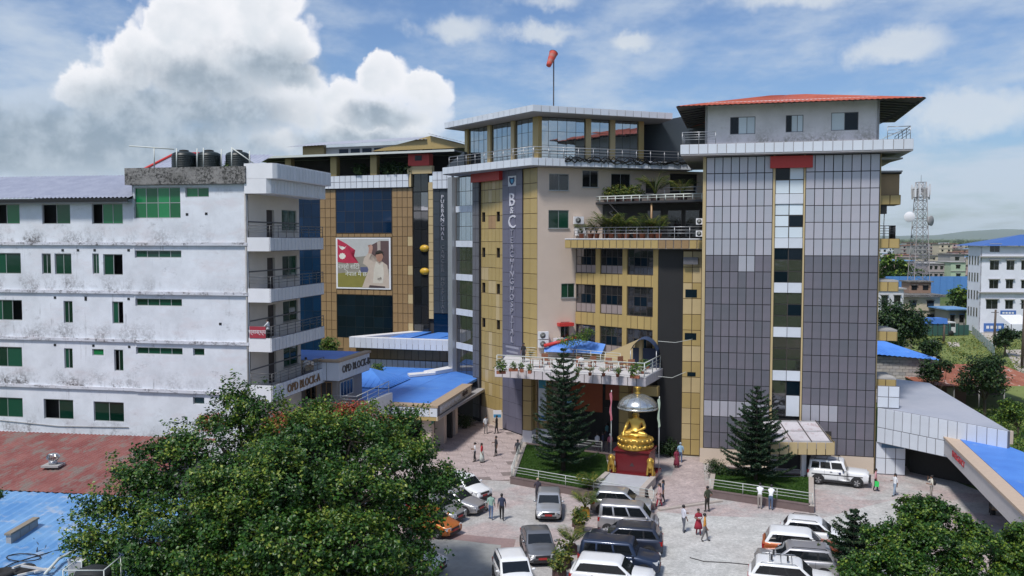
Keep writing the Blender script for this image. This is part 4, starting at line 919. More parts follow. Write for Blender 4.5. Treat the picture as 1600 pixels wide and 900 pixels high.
# ================================================================== REAR BLOCK WITH THE POSTER
fP = Fr((-23.4, 110.2), (-6.9, 104.0))
rp = world_thing('rear_hospital_block', 'tan rear hospital block with dark blue glass, lift shaft and slate name panel', 'hospital building', fP.p(8, 0, 0))
MB(fP).box((-8, .3, 0), (17.6, 14, 25.0)).build('core', M['dark_inside'], rp)
tw_ = MB(fP).box((-.15, .02, 4.5), (12.5, .29, 24.45)).build('tan_wall', M['joint_tan'], rp)
def op(i, j): return M['ochre_panel']
panels(tw_, fP, -.15, 2.1, 5.0, 24.4, 3, 17, op); panels(tw_, fP, 9.8, 12.5, 5.0, 24.4, 4, 17, lambda i, j: M['tan_panel_pale'] if (i == 3 and j in (2, 5, 8, 11)) else op(i, j))
for (z0, z1) in ((18.62, 19.05), (11.65, 12.25), (5.0, 6.4)): panels(tw_, fP, 2.12, 9.78, z0, z1, 9, 1, op)
window(rp, fP, 2.14, 9.76, 19.1, 24.4, nu=6, nz=4, frame=M['frame_dark'], pane=M['glass_navy'], v=-.03, bar=.04, name='glazing')
window(rp, fP, 2.14, 9.76, 6.4, 11.62, nu=6, nz=4, frame=M['black'], pane=M['glass_night'], v=-.03, bar=.03, name='glazing')
window(rp, fP, -7.5, -.18, 4.5, 24.4, nu=6, nz=12, frame=M['black'], pane=M['glass_navy'], v=.1, bar=.03, name='glazing')
wb = MB(fP).box((-8, -.3, 24.46), (12.15, .3, 26.0)).build('white_band', M['joint_pale'], rp); panels(wb, fP, -8, 12.15, 24.46, 26.0, 26, 2, M['white_panel'], v=-.3)
wb2 = MB(fP).box((15.25, -.3, 24.2), (17.7, .3, 26.2)).build('white_band', M['joint_pale'], rp); panels(wb2, fP, 15.25, 17.7, 24.2, 26.2, 4, 2, M['white_panel'], v=-.3)
ls = MB(fP).box((12.52, .12, 6.0), (14.55, .3, 26.4)).build('lift_shaft', M['black'], rp)
for k in range(9):
    for s_ in (0, 1): MB(fP).box((12.62 + s_ * .98, .06, 6.2 + k * 2.22), (13.55 + s_ * .92, .115, 8.3 + k * 2.22)).build('pane', M['glass_smoke'] if (s_ and k % 2) else M['glass_dark'], ls)
for zc in (17.3, 14.6):
    MB(fP).ball((14.05, -.05, zc), (.62, .35, .42), 12, 6).build('lift_car', flat('lift_yellow', (.60, .36, .03), rough=.4), ls)
MB(fP).box((12.2, -.35, 24.5), (12.5, .3, 26.9)).build('shaft_frame', M['tan_panel_pale'], rp)
sf_ = MB(fP).box((14.56, -.02, 9.0), (15.2, .3, 25.0)).build('pale_stripe', M['joint_tan'], rp); panels(sf_, fP, 14.56, 15.2, 9.0, 25.0, 1, 16, M['tan_panel_pale'], v=-.02)
MB(fP).box((12.0, -.36, 26.0), (15.2, .3, 26.9)).build('shaft_head', M['tan_panel_pale'], rp)
rx = MB(fP).box((12.2, -.5, 26.91), (14.9, .6, 28.3)).build('red_box', M['red_panel'], rp); MB(fP).box((13.1, -.53, 27.5), (14.0, -.49, 28.1)).build('pane', M['glass_night'], rx)
sl = MB(fP).box((15.21, -.05, 9.7), (17.65, .3, 24.18)).build('name_panel', M['joint'], rp); panels(sl, fP, 15.21, 17.65, 9.7, 24.18, 3, 10, M['slate_panel'], v=-.05, gap=.015)
MB(fP).box((15.21, -.02, 6.0), (17.65, .3, 9.69)).build('glazing', M['glass_navy'], rp)
name = 'PURBANCHAL CANCER HOSPITAL'
for k, ch in enumerate(name):
    if ch != ' ':
        u, z = fP.uz(693, 308 + k * 7.15); text('letter', ch, rp, fP, 16.42, -.11, z, .62, letter if k < 6 else letter_dim if k < 11 else flat('letter_grey_dark', (.11, .12, .14), var=0), .03, sx=1.05)  # letters step down to darker greys along the name
# roof canopy
MB(fP).prism([(-11, -1.5), (18.6, -1.5), (18.6, 14), (-11, 14)], 28.35, 28.5).build('roof_sheet', M['steel_dark'], rp)
MB(fP).box((-11, -1.62, 28.3), (18.6, -1.51, 28.55)).build('roof_edge', M['rail_white'], rp)
for u in (1.5, 7.0, -5): MB(fP).box((u, -.2, 26.0), (u + .85, .6, 28.34)).build('roof_column', M['tan_panel'], rp)
MB(fP).box((-10, 3, 26.0), (17, 3.3, 28.3)).build('roof_wall', M['dark_inside'], rp)
up = MB(fP).box((-6, 6, 28.5), (15, 13, 30.2)).build('roof_storey', M['white_paint'], rp)
for k in range(8): MB(fP).box((-1 + k * 1.7, 5.93, 29.0), (.3 + k * 1.7, 5.99, 29.9)).build('window', M['glass_navy'], up)
MB(fP).box((-6.2, 5.5, 28.5), (-3.0, 6.1, 30.5)).build('tan_box', M['tan_panel'], up)
g = MB(fP); g.add([(4.2, 5.0, 29.4), (18, 5.0, 29.4), (12.5, 5.0, 31.0), (4.2, 12, 29.4), (18, 12, 29.4), (12.5, 12, 31.0)], [(0, 1, 2), (3, 5, 4), (0, 2, 5, 3), (1, 4, 5, 2)])
g.build('gable', M['tan_panel'], rp)
corr = MB(); corrugated(corr, fP.p(-8, 4.6, 30.3), fP.p(12, 4.6, 30.55), fP.p(-6, 9, 31.2), fP.p(12, 9, 31.4), 40, .05, 2); corrugated(corr, fP.p(12.4, 4.4, 31.2), fP.p(18.8, 4.4, 29.5), fP.p(12.4, 12.2, 31.2), fP.p(18.8, 12.2, 29.5), 14, .05, 2)
corr.build('upper_roof', M['grey_roof'], rp)
# poster: a flat printed sheet in a white frame
po_ = world_thing('wall_poster', 'large poster of a waving man beside a red flag on the tan rear block', 'poster', fP.p(5.9, -.1, 12.3))
pu0, pu1, pz0, pz1 = fP.rect(525.5, 371.5, 611.5, 452.5)
MB(fP).box((pu0, -.12, pz0), (pu1, -.05, pz1)).build('frame', M['white_paint'], po_)
def pq(name_, pts, c, lay):
    g_ = MB(fP); W_, H_ = pu1 - pu0, pz1 - pz0
    A_ = sum(pts[i][0] * pts[(i+1) % len(pts)][1] - pts[(i+1) % len(pts)][0] * pts[i][1] for i in range(len(pts)))
    if A_ > 0: pts = pts[::-1]
    bm = bmesh.new(); vs = [bm.verts.new(fP.p(pu0 + W_ * x, -.124 - lay * .004, pz1 - H_ * y)) for x, y in pts]; bm.faces.new(vs); bmesh.ops.triangulate(bm, faces=bm.faces[:])
    me = bpy.data.meshes.new(name_); bm.to_mesh(me); bm.free(); me.materials.append(flat('print_' + name_ + '%d' % lay, c, var=.12, scale=1.5)); link(name_, me, po_)
pq('printed_sky', [(.03, .02), (.97, .02), (.97, .6), (.03, .6)], (.46, .47, .46), 0)
pq('printed_street', [(.03, .42), (.5, .36), (.97, .3), (.97, .75), (.03, .75)], (.28, .26, .22), 1)
pq('printed_grass', [(.03, .70), (.3, .67), (.97, .70), (.97, .97), (.03, .97)], (.22, .20, .04), 2)
pq('printed_building', [(.62, .16), (.80, .06), (.97, .06), (.97, .6), (.66, .6)], (.10, .06, .06), 2)
pq('printed_column', [(.76, .08), (.82, .06), (.82, .4), (.77, .4)], (.40, .34, .30), 3)
pq('printed_van', [(.45, .57), (.6, .57), (.6, .67), (.45, .67)], (.08, .09, .18), 3)
pq('printed_flag', [(.03, .02), (.2, .12), (.36, .24), (.24, .27), (.33, .4), (.42, .49), (.2, .5), (.03, .48)], (.42, .02, .06), 3)
pq('printed_moon', [(.05, .15), (.09, .19), (.13, .17), (.17, .19), (.20, .15), (.17, .21), (.12, .24), (.08, .21)], (.75, .72, .66), 4)
pq('printed_sun', [(.12 + .065 * math.cos(t) * (1 if k % 2 else .8), .36 + .065 * math.sin(t) * (1 if k % 2 else .8)) for k, t in enumerate([2 * math.pi * i / 20 for i in range(20)])], (.75, .74, .66), 4)
pq('printed_coat', [(.48, .97), (.6, .62), (.58, .56), (.5, .50), (.52, .40), (.6, .29), (.66, .31), (.61, .42), (.70, .47), (.75, .45), (.80, .5), (.85, .46), (.94, .53), (.97, .75), (.97, .97)], (.48, .40, .33), 5)
pq('printed_shirt', [(.74, .46), (.80, .53), (.86, .48), (.88, .7), (.86, .88), (.68, .88), (.70, .6)], (.58, .54, .46), 6)
pq('printed_belt', [(.62, .92), (.9, .94), (.9, .97), (.6, .97)], (.06, .04, .04), 7)
pq('printed_hand', [(.60, .30), (.61, .2), (.59, .15), (.62, .16), (.64, .13), (.66, .14), (.68, .16), (.68, .22), (.66, .31)], (.45, .26, .20), 6)
pq('printed_face', [(.735, .28), (.80, .25), (.865, .29), (.865, .38), (.84, .44), (.80, .475), (.76, .44), (.735, .37)], (.36, .19, .13), 7)
pq('printed_hair', [(.72, .33), (.735, .27), (.80, .235), (.87, .27), (.875, .35), (.86, .30), (.80, .28), (.745, .30)], (.03, .025, .02), 8)
ink = flat('poster_white_ink', (.72, .72, .66), var=0); W_, H_ = pu1 - pu0, pz1 - pz0
text('printed_text', 'राम्रो सिटी', po_, fP, pu0 + W_ * .24, -.16, pz1 - H_ * .57, .75, ink, .004)
text('printed_text', 'नेपाल मै छ', po_, fP, pu0 + W_ * .37, -.16, pz1 - H_ * .71, .75, ink, .004)
text('printed_text', 'श्री', po_, fP, pu0 + W_ * .80, -.17, pz1 - H_ * .80, .42, flat('poster_dark_ink', (.15, .12, .10), var=0), .003)

# ================================================================== CLINIC CANOPIES
o1 = world_thing('upper_canopy', 'white edged blue sheet canopy in front of the rear hospital block', 'canopy', (-12, 99, 0))
c0, c1 = (-18.2, 99.5), (-6.2, 96.0); fc = Fr(c0, c1)
cb = MB(fc).box((0.02, .05, 6.3), (fc.L, 11, 6.9)).build('deck', M['soffit'], o1)
panels(cb, fc, 0, fc.L, 6.3, 7.5, 18, 1, M['white_panel'], v=.05)
MB(fc).box((0, .06, 6.91), (fc.L, .7, 7.5)).build('parapet', M['white_paint'], o1)
MB(fc).prism([(0, .7), (1.6, .7), (7.5, 11), (5.9, 11)], 6.91, 7.5).build('parapet', M['white_paint'], o1)
for k in range(3): MB(fc).prism([(2.4 + k * 3.4 + (0 if k else .2), .9), (2.4 + (k + 1) * 3.4 - .05, .9), (2.4 + (k + 1) * 3.4 + 1.2, 10), (5.8 + k * 2.6, 10)], 7.0 + k * .03, [7.1 + k * .04, 7.1 + k * .04, 7.6, 7.6]).build('roof_sheet', M['blue_roof'], o1)
MB(fc).box((-.5, 1.6, 0), (fc.L, 1.9, 6.29)).build('lower_wall', M['joint_tan'], o1)
wf = fc.sub(-.5, 1.6); lw_ = MB(wf).box((-6, .02, 3.9), (12.5, .12, 4.9)).build('white_band', M['joint_pale'], o1)
panels(lw_, wf, -1, 12.4, 3.9, 4.9, 20, 1, M['white_panel'], v=-.05); panels(lw_, wf, -1, 12.4, 4.95, 6.2, 16, 1, M['ochre_panel'], v=0); panels(lw_, wf, -1, 12.4, 2.4, 3.85, 16, 1, M['ochre_panel'], v=0)
K = (-6.3, 75.0)
o2 = world_thing('clinic_canopy', 'blue roofed clinic entrance canopy with brown edge and lettering on square columns', 'canopy', K + (0,))
fo1 = Fr((K[0] - 14 * math.cos(R(14)), K[1] + 14 * math.sin(R(14))), K); fo2 = Fr(K, ang=78)
MB(fo1).box((0, .05, 3.15), (14, 21, 3.4)).build('deck', M['soffit'], o2)
brown = flat('brown_coping', (.40, .30, .21), rough=.7); pale = M['white_panel']
x1_ = MB(fo1).box((0, .05, 3.41), (13.95, .8, 4.3)).build('edge_beam', M['joint_pale'], o2); panels(x1_, fo1, 0, 14, 3.35, 4.15, 20, 1, M['white_panel'], v=.05)
fside = MB(fo2).box((.05, .06, 3.41), (11.6, .95, 4.3)).build('edge_beam', flat('beam_beige', (.64, .57, .50)), o2)
MB(fo1).prism([(0, -.02), (14.05, -.02), (13.0, .95), (0, .95)], 4.16, 4.34).build('coping', brown, o2)
MB(fo2).prism([(-.02, -.05), (11.7, -.05), (11.7, 1.0), (1.0, 1.0)], 4.301, 4.345).build('coping', brown, o2)
MB(fo1).box((0, .0, 3.05), (14.02, .12, 3.345)).build('bottom_trim', M['tan_panel'], o2); MB(fo2).box((0.0, -.02, 3.05), (11.6, .1, 3.4)).build('bottom_trim', M['beige_plinth'], o2)
inkd = flat('sign_ink', (.10, .07, .06), var=0)
text('sign_lettering', 'अस्पताल', o2, fo1, 11.2, .0, 3.78, .55, inkd, .01)
text('sign_lettering', 'पूर्वाञ्चल क्यान्सर अस्पताल', o2, fo2, 4.3, .04, 3.85, .62, M['white_paint'], .02); text('sign_lettering', 'बिर्तामोड', o2, fo2, 9.2, .04, 3.85, .55, inkd, .02)
for k, (u, v) in enumerate(((1.2, 1.2), (5.0, 1.2), (8.8, 1.2))): MB(fo2).box((u - .42, v - .42, 0), (u + .42, v + .42, 3.14)).build('column', M['beige_wall'], o2)
for u in (3.5, 8.0): MB(fo1).box((u - .4, .8, 0), (u + .4, 1.6, 3.14)).build('column', M['beige_wall'], o2)
MB(fo1).box((0, 7.0, 0), (13, 7.3, 3.14)).build('back_wall', M['dark_inside'], o2)
MB(fo2).box((.75, .75, 2.6), (1.65, .77, 3.0)).build('green_sign', flat('green_sign', (.03, .22, .16)), o2)
for k, (a, b_) in enumerate(((.3, 4.6), (4.65, 8.9), (8.95, 12.95))):
    MB(fo1).prism([(a, 1.0), (b_, 1.0), (b_ + .15, 20.5), (a + .15, 20.5)], 4.1, [4.25 + k * .02, 4.25 + k * .02, 4.36, 4.36]).build('roof_sheet', M['blue_roof'], o2)
MB(fo1).prism([(7, 16.2), (8.3, 16.2), (10.6, 21.5), (9.0, 21.5)], 4.38, 4.75).build('roof_box', M['white_paint'], o2)
MB(fo1).prism([(6.3, 14.0), (8.3, 16.2), (7.3, 16.8), (5.6, 15.2)], 4.38, 4.6).build('roof_box', M['white_paint'], o2)
MB(fo1).prism([(14.2, 14.5), (16.0, 15.0), (15.5, 16.5), (14.0, 16)], 4.2, 4.9).build('roof_box', M['white_paint'], o2)
pc = (-13.9, 87.3)
pyr = MB(Fr(pc, ang=-14)); s_ = 3.1
pyr.add([(-s_, -s_, 4.40), (s_, -s_, 4.40), (s_, s_, 4.40), (-s_, s_, 4.40), (0, 0, 5.8)], [(0, 1, 4), (1, 2, 4), (2, 3, 4), (3, 0, 4)])
for a in (-1, 1):
    for k in range(-4, 5):
        t = 1 - abs(k) / 5; pyr.tube([(k * .62, a * s_, 4.42), (k * .62, a * s_ * (1 - t), 4.42 + 1.33 * t)], .03, 4); pyr.tube([(a * s_, k * .62, 4.42), (a * s_ * (1 - t), k * .62, 4.42 + 1.33 * t)], .03, 4)
tag(pyr.build('pyramid_roof', M['blue_roof']), 'bright blue four sided sheet roof below the OPD BLOCK-B sign', 'roof')
# block B box
fb1 = Fr((-15.5, 73.3), (-14.2, 72.95)); fb2 = Fr((-14.15, 72.95), ang=78.5)
ob = world_thing('clinic_block_b', 'white panelled clinic bay lettered OPD BLOCK-B with brown coping', 'clinic bay', (-16, 76, 0))
fbb = Fr((-16.4, 73.5), ang=-13.5)
MB(fbb).box((0, .1, 6.75), (2.2, 6.6, 8.3)).build('box', M['joint_pale'], ob)
panels(ob, fbb, 0, 2.25, 6.75, 8.3, 2, 1, M['white_panel'], v=.1); fbs = Fr(fbb.p(2.25, .08, 0)[:2], ang=76.5)
panels(ob, fbs, 0, 6.5, 6.75, 8.3, 9, 1, M['white_panel'], v=.05)
MB(fbb).prism([(-.05, 0), (2.35, 0), (2.35, 6.7), (1.75, 6.7), (1.75, .6), (-.05, .6)], 8.31, 8.5).build('coping', brown, ob)
MB(fbb).box((-5, .6, 8.31), (1.74, 6.6, 8.38)).build('roof_sheet', M['blue_roof'], ob)
text('sign_lettering', 'OPD BLOCK-B', ob, fbs, 3.5, -.02, 7.6, .9, flat('letter_dark', (.09, .08, .07), var=0), .04)
MB(fbb).box((-3, 1.0, 0), (1.6, 6.3, 6.74)).build('lower_storey', flat('clinic_grey', (.30, .28, .27)), ob)
for u in (-2.6, -1.2, .2): window(ob, fbb, u, u + 1.0, 5.0, 6.5, nu=2, frame=M['tan_panel_brown'], pane=M['glass_dark'], v=.95)
window(ob, Fr(fbb.p(1.62, 1.0, 0)[:2], ang=76.5), .6, 3.2, 5.1, 6.4, nu=4, frame=M['white_paint'], pane=M['glass_navy'], v=-.02)
stair = world_thing('clinic_stair', 'pale outdoor stair with steel rails below the OPD BLOCK-B bay', 'stair', (-13, 74, 0))
b = MB(Fr((-14.6, 71.5), ang=-13.5))
for k in range(12): b.box((.0 + k * .3, 0, 0), (.3 + k * .3, 2.2, 2.0 + k * .2 if False else 4.6 - k * .2))
b.build('steps', M['concrete'], stair)
rail(stair, [(-14.5, 71.3, 4.6), (-12.4, 70.8, 4.6)], h=1.3, n_bars=4, post_gap=2.0); rail(stair, [(-12.4, 70.8, 4.6), (-10.6, 76.5, 4.9)], h=1.3, n_bars=3, post_gap=2.0, mat=M['rail_white'])
MB().prism([(-12.2, 71.5), (-11.9, 71.4), (-10.3, 76.6), (-10.6, 76.7)], 3.0, 5.2).build('side_wall', M['white_paint'], stair)

# ================================================================== DRIVE-THROUGH CANOPIES AT THE RIGHT
dc = world_thing('drive_canopy', 'white panelled drive-through canopy with grey sheet roof beside the grey tower', 'canopy', (31, 66, 0))
fC = Fr((28.55, 69.35), (34.0, 60.8)); cl = fC.L
cw = MB(fC).box((0, .02, 2.55), (cl, .3, 5.25)).build('fascia', M['joint_pale'], dc)
panels(cw, fC, 0, cl, 3.75, 5.3, 14, 1, M['white_panel'], v=.02); panels(cw, fC, 0, cl * .62, 2.55, 3.75, 9, 1, M['white_panel'], v=.02)
MB().prism([fC.p(0, .3, 0)[:2], fC.p(cl, .3, 0)[:2], (37.2, 79.3), (34.8, 82.0)], [5.1, 5.1, 5.5, 5.5], [5.24, 5.24, 5.6, 5.6]).build('roof_sheet', M['grey_roof'], dc)
tq = Fr((28.5, 69.3), ang=-14.5)
fp = MB(tq).box((.0, 0, 5.3), (1.6, .2, 7.0)).build('tower_foot', M['joint_pale'], dc); panels(fp, tq, 0, 1.6, 5.3, 7.0, 2, 2, M['white_panel'])
fq = MB(tq).box((.0, .12, 0), (2.15, .4, 2.54)).build('gate_pier', M['joint_pale'], dc); panels(fq, tq, 0, 2.15, 0.05, 2.54, 3, 2, M['white_panel'], v=.12)
MB(tq).box((.4, .02, 2.15), (2.0, .08, 2.45)).build('blue_sign', flat('sign_blue', (.10, .20, .33)), dc)
MB().prism([(31.5, 70), (37.5, 62.5), (38.2, 78), (34.8, 81)], 0, 2.5).build('dark_bay', M['dark_inside'], dc)
bc = world_thing('blue_canopy', 'bright blue roofed canopy with pale beige edge beam at the right', 'canopy', (31, 55, 0))
fD = Fr(gp(1476, 682, 4.05), gp(1602, 803, 4.05)); dl = fD.L + 8
bm_ = MB(fD).box((0, 0, 2.75), (dl, .25, 3.9)).build('edge_beam', flat('beam_pale', (.52, .50, .50)), bc)
MB(fD).box((-.05, -.08, 3.9), (dl, .85, 4.05)).build('coping', flat('beam_coping', (.52, .40, .30)), bc)
text('sign_lettering', 'EMERGENCY', bc, fD, 4.3, -.02, 3.4, .62, flat('letter_red', (.42, .04, .05), var=0), .02)
nr = [gp(1480, 690, 4.1), gp(1560, 688, 4.1)]
MB().prism([fD.p(.5, .86, 0)[:2], (34.4, 63.9), (35.2, 36), fD.p(dl, .86, 0)[:2]], 3.92, 4.08).build('roof_sheet', M['blue_roof'], bc)
MB(Fr(fD.p(.6, .9, 0)[:2], (34.4, 64.0))).box((0, 0, 3.6), (4.0, .2, 4.55)).build('end_beam', M['beige_wall'], bc)
for k in range(3): q = (34.3, 62 - k * 9); MB().box((q[0] - .2, q[1] - .2, 0), (q[0] + .2, q[1] + .2, 3.9)).build('post', M['white_paint'], bc)
MB().box((34.6, 40, 0), (34.8, 63.8, 3.9)).build('side_wall', M['beige_wall'], bc)

# ================================================================== SHED ROOFS IN THE LEFT FOREGROUND
def roof_from(px_pts, zz): return [gp(px, py, z) + (z,) for (px, py), z in zip(px_pts, zz)]
rs = world_thing('rusty_shed', 'low shed with a rusty red corrugated roof in front of the white block', 'shed', (-30, 62, 0))
vd = Vector((.20, .98, 0))
def shed_roof(t, e0, e1, z0, z1, run, n, amp, mat, rows=6, vd=vd):
    A, B = Vector(gp(*e0, z0) + (z0,)), Vector(gp(*e1, z0) + (z0,)); A = A - (B - A).normalized() * 12; up = vd * run + Vector((0, 0, z1 - z0))
    b = MB(); corrugated(b, A, B, A + up, B + up, n, amp, rows); b.build('roof', mat, t)
    C, D = B + up, A + up; MB().prism([(A.x, A.y + .3), (B.x - .1, B.y + .3), (C.x - .1, C.y - .2), (D.x, D.y - .2)], 0, z0 - .1).build('walls', M['concrete'], t)
    return A, B, up
y_e = gp(100, 772, 3.3)[1]; y_r = gp(100, 684, 4.4)[1]
shed_roof(rs, (-40, 764), (196, 775), 3.3, 4.4, (y_r - y_e) / .98, 72, .05, M['rust_roof'])
bl = world_thing('blue_shed', 'low shed with a worn blue sheet roof left of the big tree', 'shed', (-26, 50, 0))
y_e = gp(100, 1010, 2.7)[1]; y_r = gp(100, 772, 3.25)[1]
vb = Vector((.03, .98, 0)); q_ = Vector(gp(345, 782, 3.25)) - Vector(vb[:2]) * ((y_r - y_e) / .98); q2_ = Vector(gp(-40, 766, 3.25)) - Vector(vb[:2]) * ((y_r - y_e) / .98)
def pxof(x, y, z): d = y * _c - (z - CH) * _s; return (800 + F * x / d, 450 - F * (y * _s + (z - CH) * _c) / d)
shed_roof(bl, pxof(q2_.x, q2_.y, 2.7), pxof(q_.x, q_.y, 2.7), 2.7, 3.25, (y_r - y_e) / .98, 48, .07, M['blue_roof_worn'], vd=vb)
vx = gp(83, 722, 4.1); vt = thing('roof_ventilator', 'round steel turbine ventilator on the rusty red roof', 'ventilator', vx + (3.85,))
MB().box((-.55, -.5, 0), (.55, .5, .12)).build('flashing', M['concrete'], vt)
MB().lathe([(.26, .1), (.26, .35)], 16).build('neck', M['rail_steel'], vt)
b = MB()
for k in range(18):
    t = 2 * math.pi * k / 18; c, s_ = math.cos(t), math.sin(t); t2 = t + .25
    b.add([(.24 * c, .24 * s_, .36), (.40 * math.cos(t2), .40 * math.sin(t2), .52), (.40 * math.cos(t2 + .1), .40 * math.sin(t2 + .1), .66), (.22 * c, .22 * s_, .8), (.3 * math.cos(t + .4), .3 * math.sin(t + .4), .78), (.3 * math.cos(t + .4), .3 * math.sin(t + .4), .4)], [(0, 1, 5), (1, 2, 4, 5), (2, 3, 4)])
b.build('vanes', M['silver'], vt); MB().lathe([(.30, .74), (.26, .80), (.05, .84)], 16).build('cap', M['silver'], vt)
# cables, loop and junk on the blue roof
def onroof(px, py, z=3.05): return gp(px, py, z) + (z,)
def cable(name_, pts, r, label, mat=None):
    tag(MB().tube([onroof(*p) for p in pts], r, 5).build(name_, mat or M['black']), label, 'cable')
cable('cable_loop', [(37 + 27 * math.cos(t), 871 + 6 * math.sin(t), 3.08) for t in [k * .45 for k in range(15)]], .03, 'black cable loop lying on the worn blue roof')
cable('roof_cable', [(60, 828), (95, 822), (120, 818), (150, 812), (165, 812)], .045, 'thick black cable running across the middle of the blue roof')
cable('roof_cable', [(-5, 893), (20, 880), (60, 868), (88, 860), (120, 852), (140, 846), (160, 840)], .03, 'thin black cable curving from the loop to the water tank')
cable('roof_cable', [(50, 838), (60, 850), (57, 862), (70, 858), (72, 852)], .02, 'tangled thin wire near the low wall on the blue roof', M['steel_dark'])
tag(MB().tube([onroof(70, 897, 3.2), onroof(92, 873, 3.3), onroof(155, 843, 3.2)], .07, 6).build('white_pipe', M['rail_white']), 'bent white pipe lying across the blue roof', 'pipe')
lw = Fr(onroof(17, 850)[:2], onroof(60, 824)[:2]); t_ = world_thing('low_wall', 'short weathered wall stub beside the leafy shrub on the blue roof', 'wall', lw.p(1, 0, 2.9))
for k in range(3): MB(lw).box((k * lw.L / 3 + .02, 0, 2.8), ((k + 1) * lw.L / 3 - .02, .25, 3.5)).build('block', M['concrete'], t_)
MB(lw).box((-.05, -.05, 3.505), (lw.L + .05, .3, 3.6)).build('coping', flat('coping_brown', (.24, .20, .15)), t_)
g_ = gp(112, 826, 3.1); tag(MB().lathe([(.35, 3.06), (.35, 3.14), (.30, 3.16), (.28, 3.10)], 16, g_).build('roof_hatch', M['rail_white']), 'small round white cap on the blue roof', 'roof cap')
wt = gp(146, 945, 2.9); t_ = thing('water_tank', 'black water tank in a white frame beside the big tree', 'water tank', wt + (2.9,))
MB().lathe([(.7, 0)] + [(r_, z) for k in range(7) for r_, z in ((.72, .05 + k * .2), (.75, .1 + k * .2), (.75, .14 + k * .2), (.72, .19 + k * .2))] + [(.68, 1.5), (.3, 1.65)], 20).build('shell', flat('tank_black2', (.015, .017, .018)), t_)
b = MB()
for dx in (-.85, .85): b.tube([(dx, -.8, 0), (dx, -.8, 1.8)], .025, 5); b.tube([(dx, .8, 0), (dx, .8, 1.8)], .025, 5); b.tube([(dx, -.8, 1.8), (dx, .8, 1.8)], .025, 5)
b.tube([(-.85, -.8, 1.8), (.85, -.8, 1.8)], .025, 5); b.build('frame', M['rail_white'], t_)
g_ = gp(122, 905, 2.9); t_ = thing('outdoor_unit', 'grey air conditioner casing beside the framed water tank', 'air conditioner', g_ + (2.85,), R(-20))
MB().box((-.4, -.18, 0), (.4, .18, .95)).build('casing', M['concrete'], t_); MB().box((-.42, -.2, .95), (.42, .2, 1.0)).build('lid', M['white_paint'], t_); MB().box((.404, -.12, .2), (.41, .12, .8)).build('grille', M['black'], t_)
tyre_b = MB(); tyre_b.lathe([(.32, 0), (.55, .02), (.6, .1), (.55, .2), (.32, .22), (.30, .1)], 20); tyre_me = tyre_b.mesh('tyre', M['tyre'])
for k, (px, py, lab) in enumerate(((35, 893, 'worn tyre lying behind the scrap timber on the blue roof'), (4, 899, 'dark tyre at the left edge of the blue roof'))): tag(link('tyre', tyre_me, None, gp(px, py, 2.9) + (2.9,)), lab, 'tyre')
for k, (px, py, a, l_) in enumerate(((50, 896, 20, 1.2), (62, 893, -30, 1.0), (70, 897, 50, .9), (30, 893, 80, .8), (56, 899, 5, 1.3))):
    o = MB().box((-l_/2, -.06, 0), (l_/2, .06, .08)).build('scrap_timber', flat('scrap_white', (.55, .53, .5))); o.location = gp(px, py, 3.0) + (3.02 + k * .07,); o.rotation_euler = (0, R(-8 + 5 * k), R(a)); tag(o, ['pale scrap board in the middle of the heap beside the tyre', 'pale scrap board leaning right of the heap middle', 'pale scrap board touching the bent white pipe', 'short pale board at the left of the heap', 'longest pale board at the bottom of the heap'][k], 'timber', 'scrap timber on the blue roof')
# ================================================================== VEGETATION TOOLS
def leaf_mesh(name, pts, size, mat, up=0.5, aspect=0.62, seed=1, fold=0.18, outward=None, jitter=0.35):
    """One mesh of many small folded leaves (2 triangles each) at the given points."""
    g = np.random.default_rng(seed); P_ = np.asarray(pts, dtype=np.float64); n = len(P_)
    nrm = g.normal(size=(n, 3)); nrm /= np.linalg.norm(nrm, axis=1)[:, None]
    nrm[:, 2] = np.abs(nrm[:, 2]) + up
    if outward is not None: nrm += outward * 0.6
    nrm /= np.linalg.norm(nrm, axis=1)[:, None]
    d = g.normal(size=(n, 3)); d -= (d * nrm).sum(1)[:, None] * nrm; d /= np.linalg.norm(d, axis=1)[:, None]
    d[:, 2] -= 0.25; d /= np.linalg.norm(d, axis=1)[:, None]
    s = np.cross(nrm, d); s /= np.linalg.norm(s, axis=1)[:, None]
    sz = (size * (1 + jitter * g.uniform(-1, 1, n)))[:, None]; w = sz * aspect / 2
    a = P_ - d * sz * .45; c = P_ + d * sz * .55; l = P_ + s * w - d * sz * .08 + nrm * sz * fold; r = P_ - s * w - d * sz * .08 + nrm * sz * fold
    V = np.stack([a, l, c, r], 1).reshape(-1, 3)
    idx = np.arange(n)[:, None] * 4; T = np.concatenate([idx + np.array([[0, 2, 1]]), idx + np.array([[0, 3, 2]])], 1).reshape(-1, 3)
    me = bpy.data.meshes.new(name); me.vertices.add(len(V)); me.vertices.foreach_set('co', V.ravel())
    me.loops.add(T.size); me.loops.foreach_set('vertex_index', T.ravel().astype(np.int32))
    me.polygons.add(len(T)); me.polygons.foreach_set('loop_start', np.arange(0, T.size, 3, dtype=np.int32)); me.polygons.foreach_set('loop_total', np.full(len(T), 3, dtype=np.int32))
    me.materials.append(mat); me.update(calc_edges=True); return me
